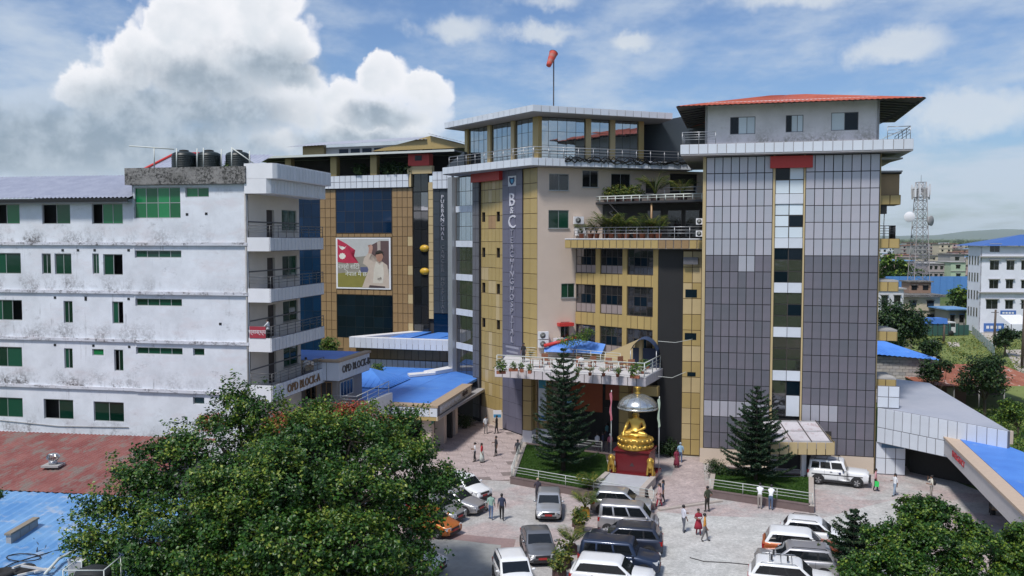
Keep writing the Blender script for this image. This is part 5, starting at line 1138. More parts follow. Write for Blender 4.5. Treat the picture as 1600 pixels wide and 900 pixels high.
def clumps(blobs_, n, seed=1, csize=0.35, per=22, shell=0.45):
    """Leaf points gathered into twig clumps through the shells of several crown lobes."""
    g = np.random.default_rng(seed); B = np.array(blobs_, dtype=float); wt = (B[:, 3] * B[:, 4] + B[:, 3] * B[:, 5] + B[:, 4] * B[:, 5]); wt /= wt.sum()
    nc = max(1, n // per); bi = g.choice(len(B), nc, p=wt); d = g.normal(size=(nc, 3)); d /= np.linalg.norm(d, axis=1)[:, None]
    rr = 1 - shell * g.random(nc) ** 1.6; rr += g.normal(size=nc) * .06
    C_ = B[bi, :3] + d * B[bi, 3:] * rr[:, None]
    k = g.integers(per // 2, per * 3 // 2, nc); P_ = np.repeat(C_, k, 0) + g.normal(size=(k.sum(), 3)) * csize * np.array([1, 1, .7]); O = np.repeat(d, k, 0)
    return P_, O
def limb(b, p0, p1, r0, r1, bend=.15, n=5, k=7, seed=0):
    g = random.Random(seed); p0, p1 = Vector(p0), Vector(p1); L = (p1 - p0).length
    off = Vector((g.uniform(-1, 1), g.uniform(-1, 1), g.uniform(-.3, .3))) * L * bend
    pts = [p0.lerp(p1, t) + off * math.sin(math.pi * t) for t in [i / n for i in range(n + 1)]]
    b.tube(pts, [r0 + (r1 - r0) * i / n for i in range(n + 1)], k)
def tree(name, label, base, lobes, trunk_r, n, size, mat, group=None, seed=1, csize=.35, per=22, shell=.45, up=.5, fork=None, aspect=.62):
    t = world_thing(name, label, 'tree', base, group); b = MB(); f = Vector(fork or (base[0], base[1], base[2] + 0.35 * (max(l[2] for l in lobes) - base[2])))
    limb(b, base, f, trunk_r, trunk_r * .75, .05, seed=seed)
    for i, l in enumerate(lobes[:26]): limb(b, f, l[:3], trunk_r * .5, trunk_r * .08, .12, seed=seed + i)
    b.build('trunk', M['bark'], t)
    P_, O = clumps(lobes, n, seed, csize, per, shell)
    link('crown', leaf_mesh('crown', P_, size, mat, seed=seed, outward=O, up=up, aspect=aspect), t); return t
M['leaf_pipal'] = leaf_mat('pipal_leaf', (.029, .090, .012), (.056, .140, .018), (.22, .28, .035), .84, .985, rough=.4, trans=.2)
M['leaf_fresh'] = leaf_mat('fresh_leaf', (.036, .098, .016), (.085, .18, .024), (.20, .28, .03), .6, .92, rough=.5, trans=.28)
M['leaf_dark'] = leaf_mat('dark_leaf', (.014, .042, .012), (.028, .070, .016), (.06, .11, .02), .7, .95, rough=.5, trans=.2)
M['leaf_flower'] = leaf_mat('flower_petal', (.40, .075, .04), (.52, .13, .08), (.10, .14, .03), .7, .93, rough=.6, trans=.3)
M['leaf_pine'] = leaf_mat('pine_needle', (.013, .046, .018), (.024, .066, .024), (.06, .075, .026), .75, .95, rough=.55, trans=.1)
M['leaf_palm'] = leaf_mat('palm_leaf', (.055, .11, .018), (.12, .18, .03), (.28, .25, .05), .6, .92, rough=.5, trans=.3)
M['grass'] = leaf_mat('grass_blade', (.042, .12, .012), (.060, .15, .018), (.10, .18, .03), .7, .96, rough=.7, trans=.3)
# ------------------------------------------------------------------ big pipal tree
def sprays(blobs_, n_spray, seed, sp_sig, n_clump, cl_sig, n_leaf, lf_sig, shell=.4):
    g = np.random.default_rng(seed); B = np.array(blobs_, float); wt = B[:, 3] ** 2; wt /= wt.sum()
    bi = g.choice(len(B), n_spray, p=wt); d = g.normal(size=(n_spray, 3)); d[:, 2] += .25; d /= np.linalg.norm(d, axis=1)[:, None]
    rr = (1 - shell * g.random(n_spray) ** 1.5) + np.abs(g.normal(size=n_spray)) * .10
    S = B[bi, :3] + d * B[bi, 3:] * rr[:, None]
    C_ = np.repeat(S, n_clump, 0) + g.normal(size=(n_spray * n_clump, 3)) * sp_sig * np.array([1, 1, .55]); Dc = np.repeat(d, n_clump, 0)
    P_ = np.repeat(C_, n_leaf, 0) + g.normal(size=(len(C_) * n_leaf, 3)) * lf_sig; O = np.repeat(Dc, n_leaf, 0)
    sid = np.repeat(np.arange(n_spray), n_clump * n_leaf); return P_, O, sid, rr, d, S
def pipal_build(name, label, base, lobes, trunk_r, fork, NS=900, sg=(.42, 9, .2, 15, .135), tones=(('leaf_pipal_deep', .17), ('leaf_pipal', .165), ('leaf_pipal_young', .155)), sd=4, cut=(.36, .86)):
    t = world_thing(name, label, 'tree', base); b = MB(); limb(b, base, fork, trunk_r, trunk_r * .8, .05, seed=4)
    for i, l in enumerate(lobes): limb(b, fork, l[:3], trunk_r * .42, .05, .12, seed=4 + i, k=6)
    P_, O, sid, rr, d, S = sprays(lobes, NS, sd, *sg)
    g = np.random.default_rng(8); B = np.array(lobes)
    for i in range(0, NS, 3):                       # twigs out to the sprays
        k = np.argmin(((B[:, :3] - S[i]) ** 2).sum(1)); limb(b, tuple(B[k, :3]), tuple(S[i]), .035, .010, .1, n=3, k=4, seed=i)
    b.build('trunk', M['bark'], t)
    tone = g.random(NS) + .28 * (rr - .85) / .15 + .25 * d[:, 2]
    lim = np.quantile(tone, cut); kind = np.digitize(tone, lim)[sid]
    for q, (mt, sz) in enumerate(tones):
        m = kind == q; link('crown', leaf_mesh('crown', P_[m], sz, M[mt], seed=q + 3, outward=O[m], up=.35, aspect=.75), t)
    return t
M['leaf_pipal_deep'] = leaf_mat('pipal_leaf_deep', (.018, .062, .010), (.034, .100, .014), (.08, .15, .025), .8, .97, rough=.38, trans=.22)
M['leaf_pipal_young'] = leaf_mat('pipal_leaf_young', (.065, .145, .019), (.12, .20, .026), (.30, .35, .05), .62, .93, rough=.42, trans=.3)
random.seed(5)
def at_depth(px, py, Y): return atY(px, py, Y)
lobes = []
for (px, py, Y, r_) in ((372, 612, 46, .55), (368, 645, 46, 1.1), (335, 690, 45, 1.5), (290, 680, 46, .7), (265, 730, 44, 1.4), (238, 695, 45, .6), (215, 775, 43, 1.4), (190, 735, 44, .55), (180, 830, 42, 1.25), (158, 790, 42.5, .6), (150, 860, 41, .8), (165, 905, 41, 1.2), (425, 660, 46, 1.2), (455, 700, 44, 1.6), (505, 665, 47, 1.1), (480, 630, 47.5, .5), (548, 690, 45, 1.5), (595, 655, 48, 1.1), (628, 690, 47, 1.2), (648, 650, 48, .55), (615, 735, 44, 1.6), (662, 715, 47, .8), (650, 768, 45, 1.3), (688, 745, 46, .65), (622, 830, 43, 1.5), (655, 812, 44, .7), (645, 880, 42, 1.0), (560, 790, 41, 1.8), (500, 770, 41, 1.5), (430, 760, 40.5, 1.7), (360, 765, 41, 1.6), (300, 800, 40, 1.6), (245, 850, 40, 1.6), (330, 870, 38.5, 1.7), (400, 840, 38.5, 1.7), (470, 860, 38, 1.7), (545, 870, 38.5, 1.8), (610, 905, 39.5, 1.6), (270, 920, 39, 1.6), (200, 945, 40, 1.3), (360, 940, 37.5, 1.8), (450, 950, 37, 1.8), (540, 960, 37.5, 1.8), (630, 960, 39, 1.4)):
    q = at_depth(px, py, Y); lobes.append((q[0], q[1], q[2], r_ * 1.05, r_ * 1.05, r_ * .9))
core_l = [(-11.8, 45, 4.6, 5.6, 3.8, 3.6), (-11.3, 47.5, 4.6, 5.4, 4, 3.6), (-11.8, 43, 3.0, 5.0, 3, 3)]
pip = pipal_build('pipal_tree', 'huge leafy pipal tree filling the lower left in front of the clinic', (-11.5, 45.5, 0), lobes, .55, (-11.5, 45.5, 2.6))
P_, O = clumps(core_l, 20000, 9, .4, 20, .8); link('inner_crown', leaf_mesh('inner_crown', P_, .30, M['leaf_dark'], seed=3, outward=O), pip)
q = at_depth(497, 655, 58); fl = [(q[0] - 2.0, 58, q[2] - .2, 1.5, 1.2, .55), (q[0] + .6, 58.4, q[2] + .15, 1.5, 1.2, .6), (q[0] + 2.4, 58.6, q[2] + .3, 1.1, 1.0, .6), (q[0] + 4.3, 58.6, q[2] - .5, .9, .9, .5), (q[0] - 7.0, 58, q[2] - .3, .8, .8, .4), (q[0] - 9.6, 58, q[2] - 1.6, .7, .7, .4)]
tree('flame_tree', 'orange red flowering tree showing behind the pipal crown', (q[0], 58.5, 0), fl, .22, 14000, .16, M['leaf_flower'], seed=8, csize=.25)
fl2 = [(x, y + .4, z - 1.2, a * 1.3, b_ * 1.2, c * 1.5) for x, y, z, a, b_, c in fl[:4]]
P_, O = clumps(fl2, 9000, 5, .3, 20, .6); link('green_crown', leaf_mesh('green_crown', P_, .18, M['leaf_dark'], seed=6, outward=O), bpy.data.objects['flame_tree'])
# ------------------------------------------------------------------ trees at the lower right
def px_tree(name, label, pts, Y0, n, size, mat, seed, csize=.25, per=20, group=None, tr=.14):
    lobes = []
    for (px, py, Y, r_) in pts:
        q = atY(px, py, Y); lobes.append((q[0], q[1], q[2], r_, r_, r_ * .85))
    cx = sum(l[0] for l in lobes) / len(lobes)
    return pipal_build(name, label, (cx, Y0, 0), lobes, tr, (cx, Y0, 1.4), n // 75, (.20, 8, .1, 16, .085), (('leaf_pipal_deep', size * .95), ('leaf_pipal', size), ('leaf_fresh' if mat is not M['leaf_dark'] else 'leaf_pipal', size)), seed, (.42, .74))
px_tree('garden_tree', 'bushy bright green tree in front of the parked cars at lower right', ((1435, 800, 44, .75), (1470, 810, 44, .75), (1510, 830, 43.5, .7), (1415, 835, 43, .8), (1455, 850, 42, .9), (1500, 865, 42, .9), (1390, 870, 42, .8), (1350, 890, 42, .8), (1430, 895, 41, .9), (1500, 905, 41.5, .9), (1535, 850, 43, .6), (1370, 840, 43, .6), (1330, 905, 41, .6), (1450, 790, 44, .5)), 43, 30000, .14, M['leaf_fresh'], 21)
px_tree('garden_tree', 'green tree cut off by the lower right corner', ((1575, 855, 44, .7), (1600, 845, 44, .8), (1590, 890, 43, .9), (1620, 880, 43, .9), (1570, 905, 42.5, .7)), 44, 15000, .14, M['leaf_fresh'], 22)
px_tree('garden_tree', 'dark leafy shrub growing at the left edge above the blue roof', ((-5, 815, 52, .9), (5, 840, 51, .9), (-15, 790, 52, .8), (12, 853, 51, .5)), 52, 9000, .13, M['leaf_dark'], 23)
# ------------------------------------------------------------------ star-branched pines
def norfolk(name, label, base, H_, Rm, seed, whorls=15, clear=.10):
    g = random.Random(seed); t = world_thing(name, label, 'pine tree', base)
    b = MB(); b.tube([(base[0], base[1], base[2]), (base[0], base[1], base[2] + H_ * .5), (base[0], base[1], base[2] + H_)], [H_ * .016 + .03, H_ * .010 + .02, .015], 7); b.build('trunk', M['bark'], t)
    pts = []; out = []; br = MB()
    for w in range(whorls):
        f = w / (whorls - 1); z = base[2] + H_ * (clear + (1 - clear) * f ** .88); L = Rm * (1 - f) ** .8 * (1 if w else .9) + .12; nb = 7 if f < .7 else 5; a0 = g.uniform(0, 6.3)
        for k in range(nb):
            a = a0 + 2 * math.pi * k / nb + g.uniform(-.15, .15); l = L * g.uniform(.78, 1.1); dx, dy = math.cos(a), math.sin(a); dr = -.10 + .25 * f
            ax = [Vector((base[0] + dx * l * s_, base[1] + dy * l * s_, z + l * (dr * s_ + .30 * s_ ** 3))) for s_ in (0, .25, .5, .75, 1)]
            br.tube(ax, [.03, .025, .02, .015, .008], 4)
            ns = max(4, int(l / .13))
            for s_ in range(1, ns + 1):
                u = s_ / ns; i = min(3, int(u * 4)); q = ax[i].lerp(ax[i+1], u * 4 - i)
                bl = .16 + .42 * l * .35 * (1 - u) ** .7
                for sg in (-1, 1):
                    dv = Vector((dx * .65 - sg * dy * .75, dy * .65 + sg * dx * .75, .22)); m = max(2, int(bl / .055))
                    for e in range(m):
                        c = q + dv * bl * (e + .5) / m
                        for _ in range(2): pts.append((c.x + g.gauss(0, .022), c.y + g.gauss(0, .022), c.z + g.gauss(0, .03)))
                for _ in range(3): pts.append((q.x + g.gauss(0, .03), q.y + g.gauss(0, .03), q.z + g.gauss(0, .035)))
    br.build('branches', M['bark'], t)['kind'] = 'stuff'
    link('needles', leaf_mesh('needles', pts, .16, M['leaf_pine'], up=.15, aspect=.5, seed=seed), t)['kind'] = 'stuff'; return t
p_ = gp(880, 735, .45); norfolk('pine_tree', 'dark star branched pine on the lawn left of the golden statue', (p_[0], p_[1], .45), 9.4, 2.75, 3, 17)
p_ = gp(1181, 750, .45); norfolk('pine_tree', 'star branched pine on the lawn in front of the grey tower', (p_[0], p_[1], .45), 6.9, 2.9, 4, 15)
p_ = gp(1333, 905, 0); norfolk('pine_tree', 'young spreading pine beside the parked cars at lower right', (p_[0], p_[1], 0), 3.7, 1.9, 5, 8, .2)
# ------------------------------------------------------------------ lawns, kerbs and rails
def lawn(name, label, poly, gr_poly, seed, rails, n):
    t = world_thing(name, label, 'lawn bed', (poly[0][0], poly[0][1], 0))
    k = len(poly); cx, cy = sum(p[0] for p in poly) / k, sum(p[1] for p in poly) / k
    for i in range(k):
        a, b_ = Vector(poly[i]), Vector(poly[(i + 1) % k]); fr_ = Fr(tuple(a), tuple(b_)); MB(fr_).box((0, 0, 0), (fr_.L - .31 if i != k - 1 else fr_.L - .31, .3, .46)).build('kerb', M['kerb_brown'], t)
        MB(fr_).box((-.02, -.02, .461), (fr_.L - .3, .34, .52)).build('kerb_top', M['kerb_pale'] if i in (1, 3) else M['kerb_brown'], t)
    MB().prism(gr_poly, .1, .42).build('turf', M['lawn_soil'], t)
    g = np.random.default_rng(seed); xs = [p[0] for p in gr_poly]; ys = [p[1] for p in gr_poly]; pts = []
    while len(pts) < n:
        x, y = g.uniform(min(xs), max(xs)), g.uniform(min(ys), max(ys))
        if inside(gr_poly, x, y): pts.append((x, y, .44))
    go = link('grass', leaf_mesh('grass', pts, .11, M['grass'], up=.1, aspect=.3, seed=seed), t); go['kind'] = 'stuff'
    for pts_ in rails: rail(t, [(p[0], p[1], .5) for p in pts_], h=.8, n_bars=3, post_gap=2.4, mat=M['rail_white'], r=.022)
La, Lb = gp(797, 756), gp(1024, 797)
fLw = Fr(La, Lb)
LA, LB, LC, LD = La, Lb, (10.9, 72.6), (1.0, 78.2)
lawn('lawn_bed', 'raised lawn with the large pine left of the golden statue', [LA, LB, LC, LD], [(LA[0] + .35, LA[1] + .1), (7.3, 62.3), (7.8, 74.6), (1.3, 77.6)], 2, [[fLw.p(.1, .15, 0), fLw.p(fLw.L - .2, .15, 0)], [(LA[0] + .1, LA[1]), (.85, 76.0)], [(1.8, 77.6), (7.6, 74.9)]], 34000)
Ra, Rb = gp(1106, 777), gp(1272, 802); fRw = Fr(Ra, Rb)
RC, RD = (22.9, 67.2), (15.9, 70.2)
lawn('lawn_bed', 'raised lawn with a pine in front of the tower porch', [Ra, Rb, RC, RD], [fRw.p(.3, .3, 0)[:2], fRw.p(fRw.L - .3, .3, 0)[:2], (22.5, 66.9), (16.1, 69.8)], 3, [[fRw.p(.1, .15, 0), fRw.p(fRw.L - .15, .15, 0)]], 30000)
ramp = MB().prism([gp(1030, 795), gp(1103, 783), gp(1098, 716), gp(1060, 716)], 0.006, [.03, .03, .1, .1]); struct('ramp_path', ramp, M['slab_pink'])
b = MB(Fr(gp(1028, 797), gp(1105, 806) if False else gp(1104, 786))); struct('kerb_step', b.box((0, -.3, 0), (5.2, 0, .12)), M['kerb_pale'])
# ------------------------------------------------------------------ skinned figures
def skin_mesh(joints, bones, root, sub=1):
    names = list(joints); me = bpy.data.meshes.new('skin'); me.from_pydata([joints[n][0] for n in names], [(names.index(a), names.index(b_)) for a, b_ in bones], [])
    o = bpy.data.objects.new('skin', me); COL.objects.link(o); o.modifiers.new('s', 'SKIN')
    for i, n in enumerate(names):
        r_ = joints[n][1]; me.skin_vertices[0].data[i].radius = (r_, r_) if isinstance(r_, (int, float)) else r_; me.skin_vertices[0].data[i].use_root = (n == root)
    m = o.modifiers.new('u', 'SUBSURF'); m.levels = sub; m.render_levels = sub
    dg = bpy.context.evaluated_depsgraph_get(); r = bpy.data.meshes.new_from_object(o.evaluated_get(dg)); bpy.data.objects.remove(o); bpy.data.meshes.remove(me)
    r.polygons.foreach_set('use_smooth', [True] * len(r.polygons)); return r
def region(me, joints, segs, mats):
    """Give each face the material of the nearest bone."""
    for m in mats: me.materials.append(m)
    A = np.array([joints[a][0] for a, b_, i in segs]); B = np.array([joints[b_][0] for a, b_, i in segs]); rad = np.array([min(joints[a][1] if isinstance(joints[a][1], float) else joints[a][1][0], .2) for a, b_, i in segs])
    D = B - A; L2 = (D * D).sum(1); ix = []
    co = np.array([p.center[:] for p in me.polygons])
    t = np.clip(((co[:, None, :] - A) * D).sum(2) / L2, 0, 1); dist = np.linalg.norm(co[:, None, :] - (A + t[..., None] * D), axis=2) - rad * .6
    k = dist.argmin(1); me.polygons.foreach_set('material_index', [segs[i][2] for i in k])
def cloth(name_, c, var=.12): return flat('cloth_' + name_, c, rough=.85, var=var, scale=9)
def person(label, loc, phi, shirt, pants, h=1.7, step=.0, arms='down', hair='short', skirt=None, sleeve='short', shoes=(.03, .025, .02), lean=0.0, sit=False, cap=None, z=0.0, hold=None):
    s_ = h / 1.7; t = thing('person', label, 'person', (loc[0], loc[1], z), phi, None); J = {}
    lx = lean
    J['pelvis'] = ((0, 0, .93), (.125, .15)); J['waist'] = ((lx * .3, 0, 1.10), (.105, .135)); J['chest'] = ((lx * .8, 0, 1.32), (.115, .165)); J['neck'] = ((lx, 0, 1.475), .052); J['chin'] = ((lx + .025, 0, 1.555), .078); J['head'] = ((lx + .012, 0, 1.64), .092); J['nose'] = ((lx + .105, 0, 1.59), .014)
    bones = [('pelvis', 'waist'), ('waist', 'chest'), ('chest', 'neck'), ('neck', 'chin'), ('chin', 'head'), ('chin', 'nose')]; segs = [('pelvis', 'waist', 0), ('waist', 'chest', 0), ('chest', 'neck', 0), ('neck', 'chin', 2), ('chin', 'head', 2)]
    for sd_, sg in (('l', 1), ('r', -1)):
        st = step * sg; J['hip' + sd_] = ((0, sg * .09, .86), .098)
        if sit: kn, an, to = (.42, sg * .12, .90), (.46, sg * .12, .48), (.60, sg * .12, .44)
        else: kn, an, to = (st * .45 + .03, sg * .095, .49), (st * .95 - .01, sg * .10, .085 + max(0, -st) * .12), (st * .95 + .15, sg * .115, .045)
        J['knee' + sd_] = (kn, .066); J['ankle' + sd_] = (an, .046); J['toe' + sd_] = (to, .042)
        J['sho' + sd_] = ((lx * .85, sg * .185, 1.395), .062)
        am = arms if isinstance(arms, str) else arms[0 if sg > 0 else 1]
        if am == 'down': el, wr = (lx * .6 - st * .2 - .02, sg * .235, 1.13), (lx * .6 - st * .45 + .05, sg * .245, .895)
        elif am == 'bent': el, wr = (lx + .0, sg * .25, 1.14), (lx + .24, sg * .12, 1.16)
        elif am == 'fwd': el, wr = (lx + .18, sg * .22, 1.20), (lx + .38, sg * .18, 1.10)
        elif am == 'hip': el, wr = (lx - .1, sg * .36, 1.18), (lx + .03, sg * .19, 1.0)
        elif am == 'up': el, wr = (lx + .2, sg * .2, 1.30), (lx + .22, sg * .12, 1.52)
        J['elb' + sd_] = (el, .045); J['wri' + sd_] = (wr, .031)
        d = (Vector(wr) - Vector(el)).normalized(); side = Vector((0, 1, 0)); nrm = d.cross(side).normalized(); w_ = Vector(wr)
        J['palm' + sd_] = (tuple(w_ + d * .075), (.018, .038))
        bones += [('pelvis', 'hip' + sd_), ('hip' + sd_, 'knee' + sd_), ('knee' + sd_, 'ankle' + sd_), ('ankle' + sd_, 'toe' + sd_), ('chest', 'sho' + sd_), ('sho' + sd_, 'elb' + sd_), ('elb' + sd_, 'wri' + sd_), ('wri' + sd_, 'palm' + sd_)]
        for f in range(4):
            o_ = nrm * (.027 - f * .018); l_ = (.085, .095, .088, .068)[f]; a_ = 'f%d%s' % (f, sd_); J[a_] = (tuple(w_ + d * .10 + o_), .0095); J[a_ + 't'] = (tuple(w_ + d * (.085 + l_) + o_ * 1.15 + side * (-sg) * .025), .008); bones += [('palm' + sd_, a_), (a_, a_ + 't')]
        J['th' + sd_] = (tuple(w_ + d * .05 + nrm * .045), .010); J['tht' + sd_] = (tuple(w_ + d * .095 + nrm * .062 - side * sg * .02), .009); bones += [('wri' + sd_, 'th' + sd_), ('th' + sd_, 'tht' + sd_)]
        segs += [('pelvis', 'hip' + sd_, 1), ('hip' + sd_, 'knee' + sd_, 1), ('knee' + sd_, 'ankle' + sd_, 1), ('ankle' + sd_, 'toe' + sd_, 3), ('chest', 'sho' + sd_, 0), ('sho' + sd_, 'elb' + sd_, 0), ('elb' + sd_, 'wri' + sd_, 0 if sleeve == 'long' else 2), ('wri' + sd_, 'palm' + sd_, 2)]
    me = skin_mesh(J, bones, 'pelvis', 1)
    segs = [(a, b_, i) for a, b_, i in segs]
    J2 = {k: (v[0], float(v[1] if not isinstance(v[1], tuple) else v[1][0])) for k, v in J.items()}
    region(me, J2, segs, [cloth('%.2f_%.2f_%.2f' % shirt, shirt), cloth('%.2f_%.2f_%.2f' % pants, pants), M['skin'], cloth('%.2f_%.2f_%.2f' % shoes, shoes)])
    bo_ = link('body', me, t); bo_.scale = (s_, s_, s_); dz = -.44 if sit else 0
    bo_.location.z = dz
    hb = MB(); hx = lx
    hb.ball((hx - .018, 0, 1.665), (.108, .098, .10), 10, 7)
    if hair == 'long': hb.ball((hx - .07, 0, 1.50), (.06, .085, .19), 8, 6)
    if hair == 'bun': hb.ball((hx - .12, 0, 1.64), (.05, .05, .05), 8, 5)
    hm = M['hair'] if cap is None else cloth('cap%.2f%.2f' % cap[:2], cap)
    ho = hb.build('hair' if cap is None else 'cap', hm, t); ho.scale = (s_,) * 3; ho.location.z = dz
    eb = MB()
    for sg in (-1, 1): eb.ball((hx + .088, sg * .034, 1.615), (.010, .014, .008), 6, 4); 
    eo = eb.build('eyes', M['hair'], t); eo.scale = (s_,) * 3; eo.location.z = dz
    if skirt:
        sb = MB(); hem = skirt[1]; sb.lathe([(.29, hem), (.25, (hem + .9) / 2), (.165, .98), (.13, 1.08)], 14); so = sb.build('skirt', cloth('skirt%.2f_%.2f_%.2f' % skirt[0], skirt[0]), t); so.scale = (s_ * .8, s_, s_); so.location.z = dz
    if hold: hold(t, J, s_)
    return t
# ------------------------------------------------------------------ golden statue
sx, sy = gp(990, 730, .5); sx, sy = 9.35, 67.6
fst = Fr((sx, sy), ang=-22)
ped = world_thing('statue_pedestal', 'dark red granite pedestal with a plaque under the golden seated statue', 'pedestal', (sx, sy, .5))
MB(fst).box((-1.75, -1.2, .45), (1.75, 1.5, .75)).build('base_step', M['granite_red'], ped)
MB(fst).box((-1.3, -.75, .751), (1.3, 1.3, 2.35)).build('dado', M['granite_red'], ped); MB(fst).box((-1.42, -.87, 2.351), (1.42, 1.4, 2.5)).build('cornice', M['granite_red'], ped)
MB(fst).add([(0, -.76, 1.55), (-.18, -.76, 1.28), (.18, -.76, 1.28)], [(0, 1, 2)]).build('plaque', M['steel_dark'], ped)
mslab = Fr((sx, sy), ang=-22); msb = MB(mslab); msb.add([(-1.55, -4.6, .50), (1.55, -4.6, .50), (1.55, -1.25, .74), (-1.55, -1.25, .74), (-1.55, -4.6, .2), (1.55, -4.6, .2), (1.55, -1.25, .2), (-1.55, -1.25, .2)], [(0, 1, 2, 3), (4, 5, 1, 0), (5, 6, 2, 1), (7, 4, 0, 3)])
tag(msb.build('marble_slab', M['marble']), 'pale marble slab sloping down in front of the golden statue', 'slab')
for sg in (-1, 1): tag(MB(mslab).box((sg * 1.56, -4.7, .2), (sg * 1.95, -1.25, .8)).build('side_kerb', M['kerb_pale']), 'pale kerb along the %s side of the marble slab' % ('left' if sg < 0 else 'right'), 'kerb')
bud = thing('seated_statue', 'golden seated statue on a lotus throne under a silver canopy', 'statue', fst.p(0, .25, 2.5), fst.a); bud.scale = (1.17,) * 3
lot = MB(); lot.lathe([(1.12, 0), (1.15, .1), (.98, .32), (.96, .36), (1.08, .5), (1.1, .68), (.95, .76)], 26)
lot.build('lotus_throne', M['gold'], bud)
pet = MB()
for row, (z, rr) in enumerate(((.2, 1.08), (.58, 1.07))):
    for k in range(18): a = 2 * math.pi * (k + .5 * row) / 18; pet.ball((rr * math.cos(a), rr * math.sin(a), z), (.14, .14, .13), 6, 5)
pet.build('petals', M['gold'], bud)
# figure: forward is -y
J = {'hip': ((0, .12, 1.0), (.36, .42)), 'belly': ((0, .12, 1.35), (.27, .33)), 'chest': ((0, .12, 1.78), (.26, .40)), 'neck': ((0, .10, 2.12), .12), 'chin': ((0, .05, 2.28), .17), 'head': ((0, .08, 2.46), .20), 'top': ((0, .10, 2.66), .11), 'nose': ((0, -.16, 2.34), .03)}
Bn = [('hip', 'belly'), ('belly', 'chest'), ('chest', 'neck'), ('neck', 'chin'), ('chin', 'head'), ('head', 'top'), ('chin', 'nose')]
for sd_, sg in (('r', -1), ('l', 1)):
    J['sh' + sd_] = ((sg * .46, .12, 1.92), .16); J['el' + sd_] = ((sg * .66, .02, 1.45), .13); J['kn' + sd_] = ((sg * .92, -.35, .92), .19); J['an' + sd_] = ((-sg * .15, -.62, .93 + (.08 if sg > 0 else 0)), .13); J['ft' + sd_] = ((-sg * .42, -.58, .97), .09)
    J['wr' + sd_] = ((-.72, -.42, 1.10), .085) if sg < 0 else ((.16, -.38, 1.22), .085)
    J['pa' + sd_] = ((-.72, -.52, .98), (.05, .08)) if sg < 0 else ((-.05, -.42, 1.20), (.05, .08))
    Bn += [('chest', 'sh' + sd_), ('sh' + sd_, 'el' + sd_), ('el' + sd_, 'wr' + sd_), ('wr' + sd_, 'pa' + sd_), ('hip', 'kn' + sd_), ('kn' + sd_, 'an' + sd_), ('an' + sd_, 'ft' + sd_)]
    for f in range(4):
        if sg < 0: J['g%d' % f] = ((-.80 + f * .05, -.58, .82), .022); Bn.append(('pa' + sd_, 'g%d' % f))
        else: J['k%d' % f] = ((-.22, -.44 - .0 * f, 1.14 + f * .04), .022); Bn.append(('pa' + sd_, 'k%d' % f))
    J['t' + sd_] = ((-.60, -.50, .92), .025) if sg < 0 else ((-.06, -.50, 1.28), .025); Bn.append(('pa' + sd_, 't' + sd_))
me = skin_mesh(J, Bn, 'hip', 2); me.materials.append(M['gold']); fo_ = link('figure', me, bud); fo_.scale = (.95, .95, .92)
hb = MB(); hb.ball((0, .10, 2.36), (.20, .21, .17), 12, 8); hb.ball((0, .12, 2.56), (.10, .10, .10), 8, 6); hb.build('hair', flat('statue_hair', (.02, .025, .05), rough=.5), bud)
eb = MB()
for sg in (-1, 1): eb.ball((sg * .20, .06, 2.12), (.03, .06, .13), 8, 6)
eb.build('ears', M['gold'], bud)
fb_ = MB()
for sg in (-1, 1): fb_.ball((sg * .075, -.115, 2.20), (.035, .012, .014), 6, 4)
fb_.ball((0, -.125, 2.05), (.05, .012, .014), 6, 4); fb_.build('face_features', flat('statue_ink', (.06, .03, .02)), bud)
can = thing('silver_canopy', 'silver umbrella shaped canopy with gold finial above the golden statue', 'canopy', fst.p(0, .9, 2.55), fst.a)
MB().tube([(0, .2, 0), (0, .2, 2.9), (0, 0, 3.4)], .07, 8).build('pole', M['silver'], can)
dome = MB(); n_ = 16; prof = [(1.55, 2.95), (1.45, 3.25), (1.15, 3.6), (.7, 3.85), (.2, 3.98)]
dome.lathe([(r_, z) for r_, z in prof], n_); dm = dome.build('dome', M['silver'], can)
for k in range(n_): a = 2 * math.pi * k / n_; MB().tube([(r_ * 1.005 * math.cos(a), r_ * 1.005 * math.sin(a), z + .01) for r_, z in prof], .010, 4).build('rib', flat('dome_rib', (.16, .16, .14)), dm)
MB().lathe([(.2, 3.95), (.24, 4.05), (.1, 4.15), (.2, 4.3), (.26, 4.45), (.3, 4.5), (.06, 4.55)], 14).build('finial', M['gold'], can)
MB().lathe([(1.56, 2.86), (1.585, 2.9), (1.585, 2.97), (1.54, 2.98)], 24).build('rim', M['silver'], can)
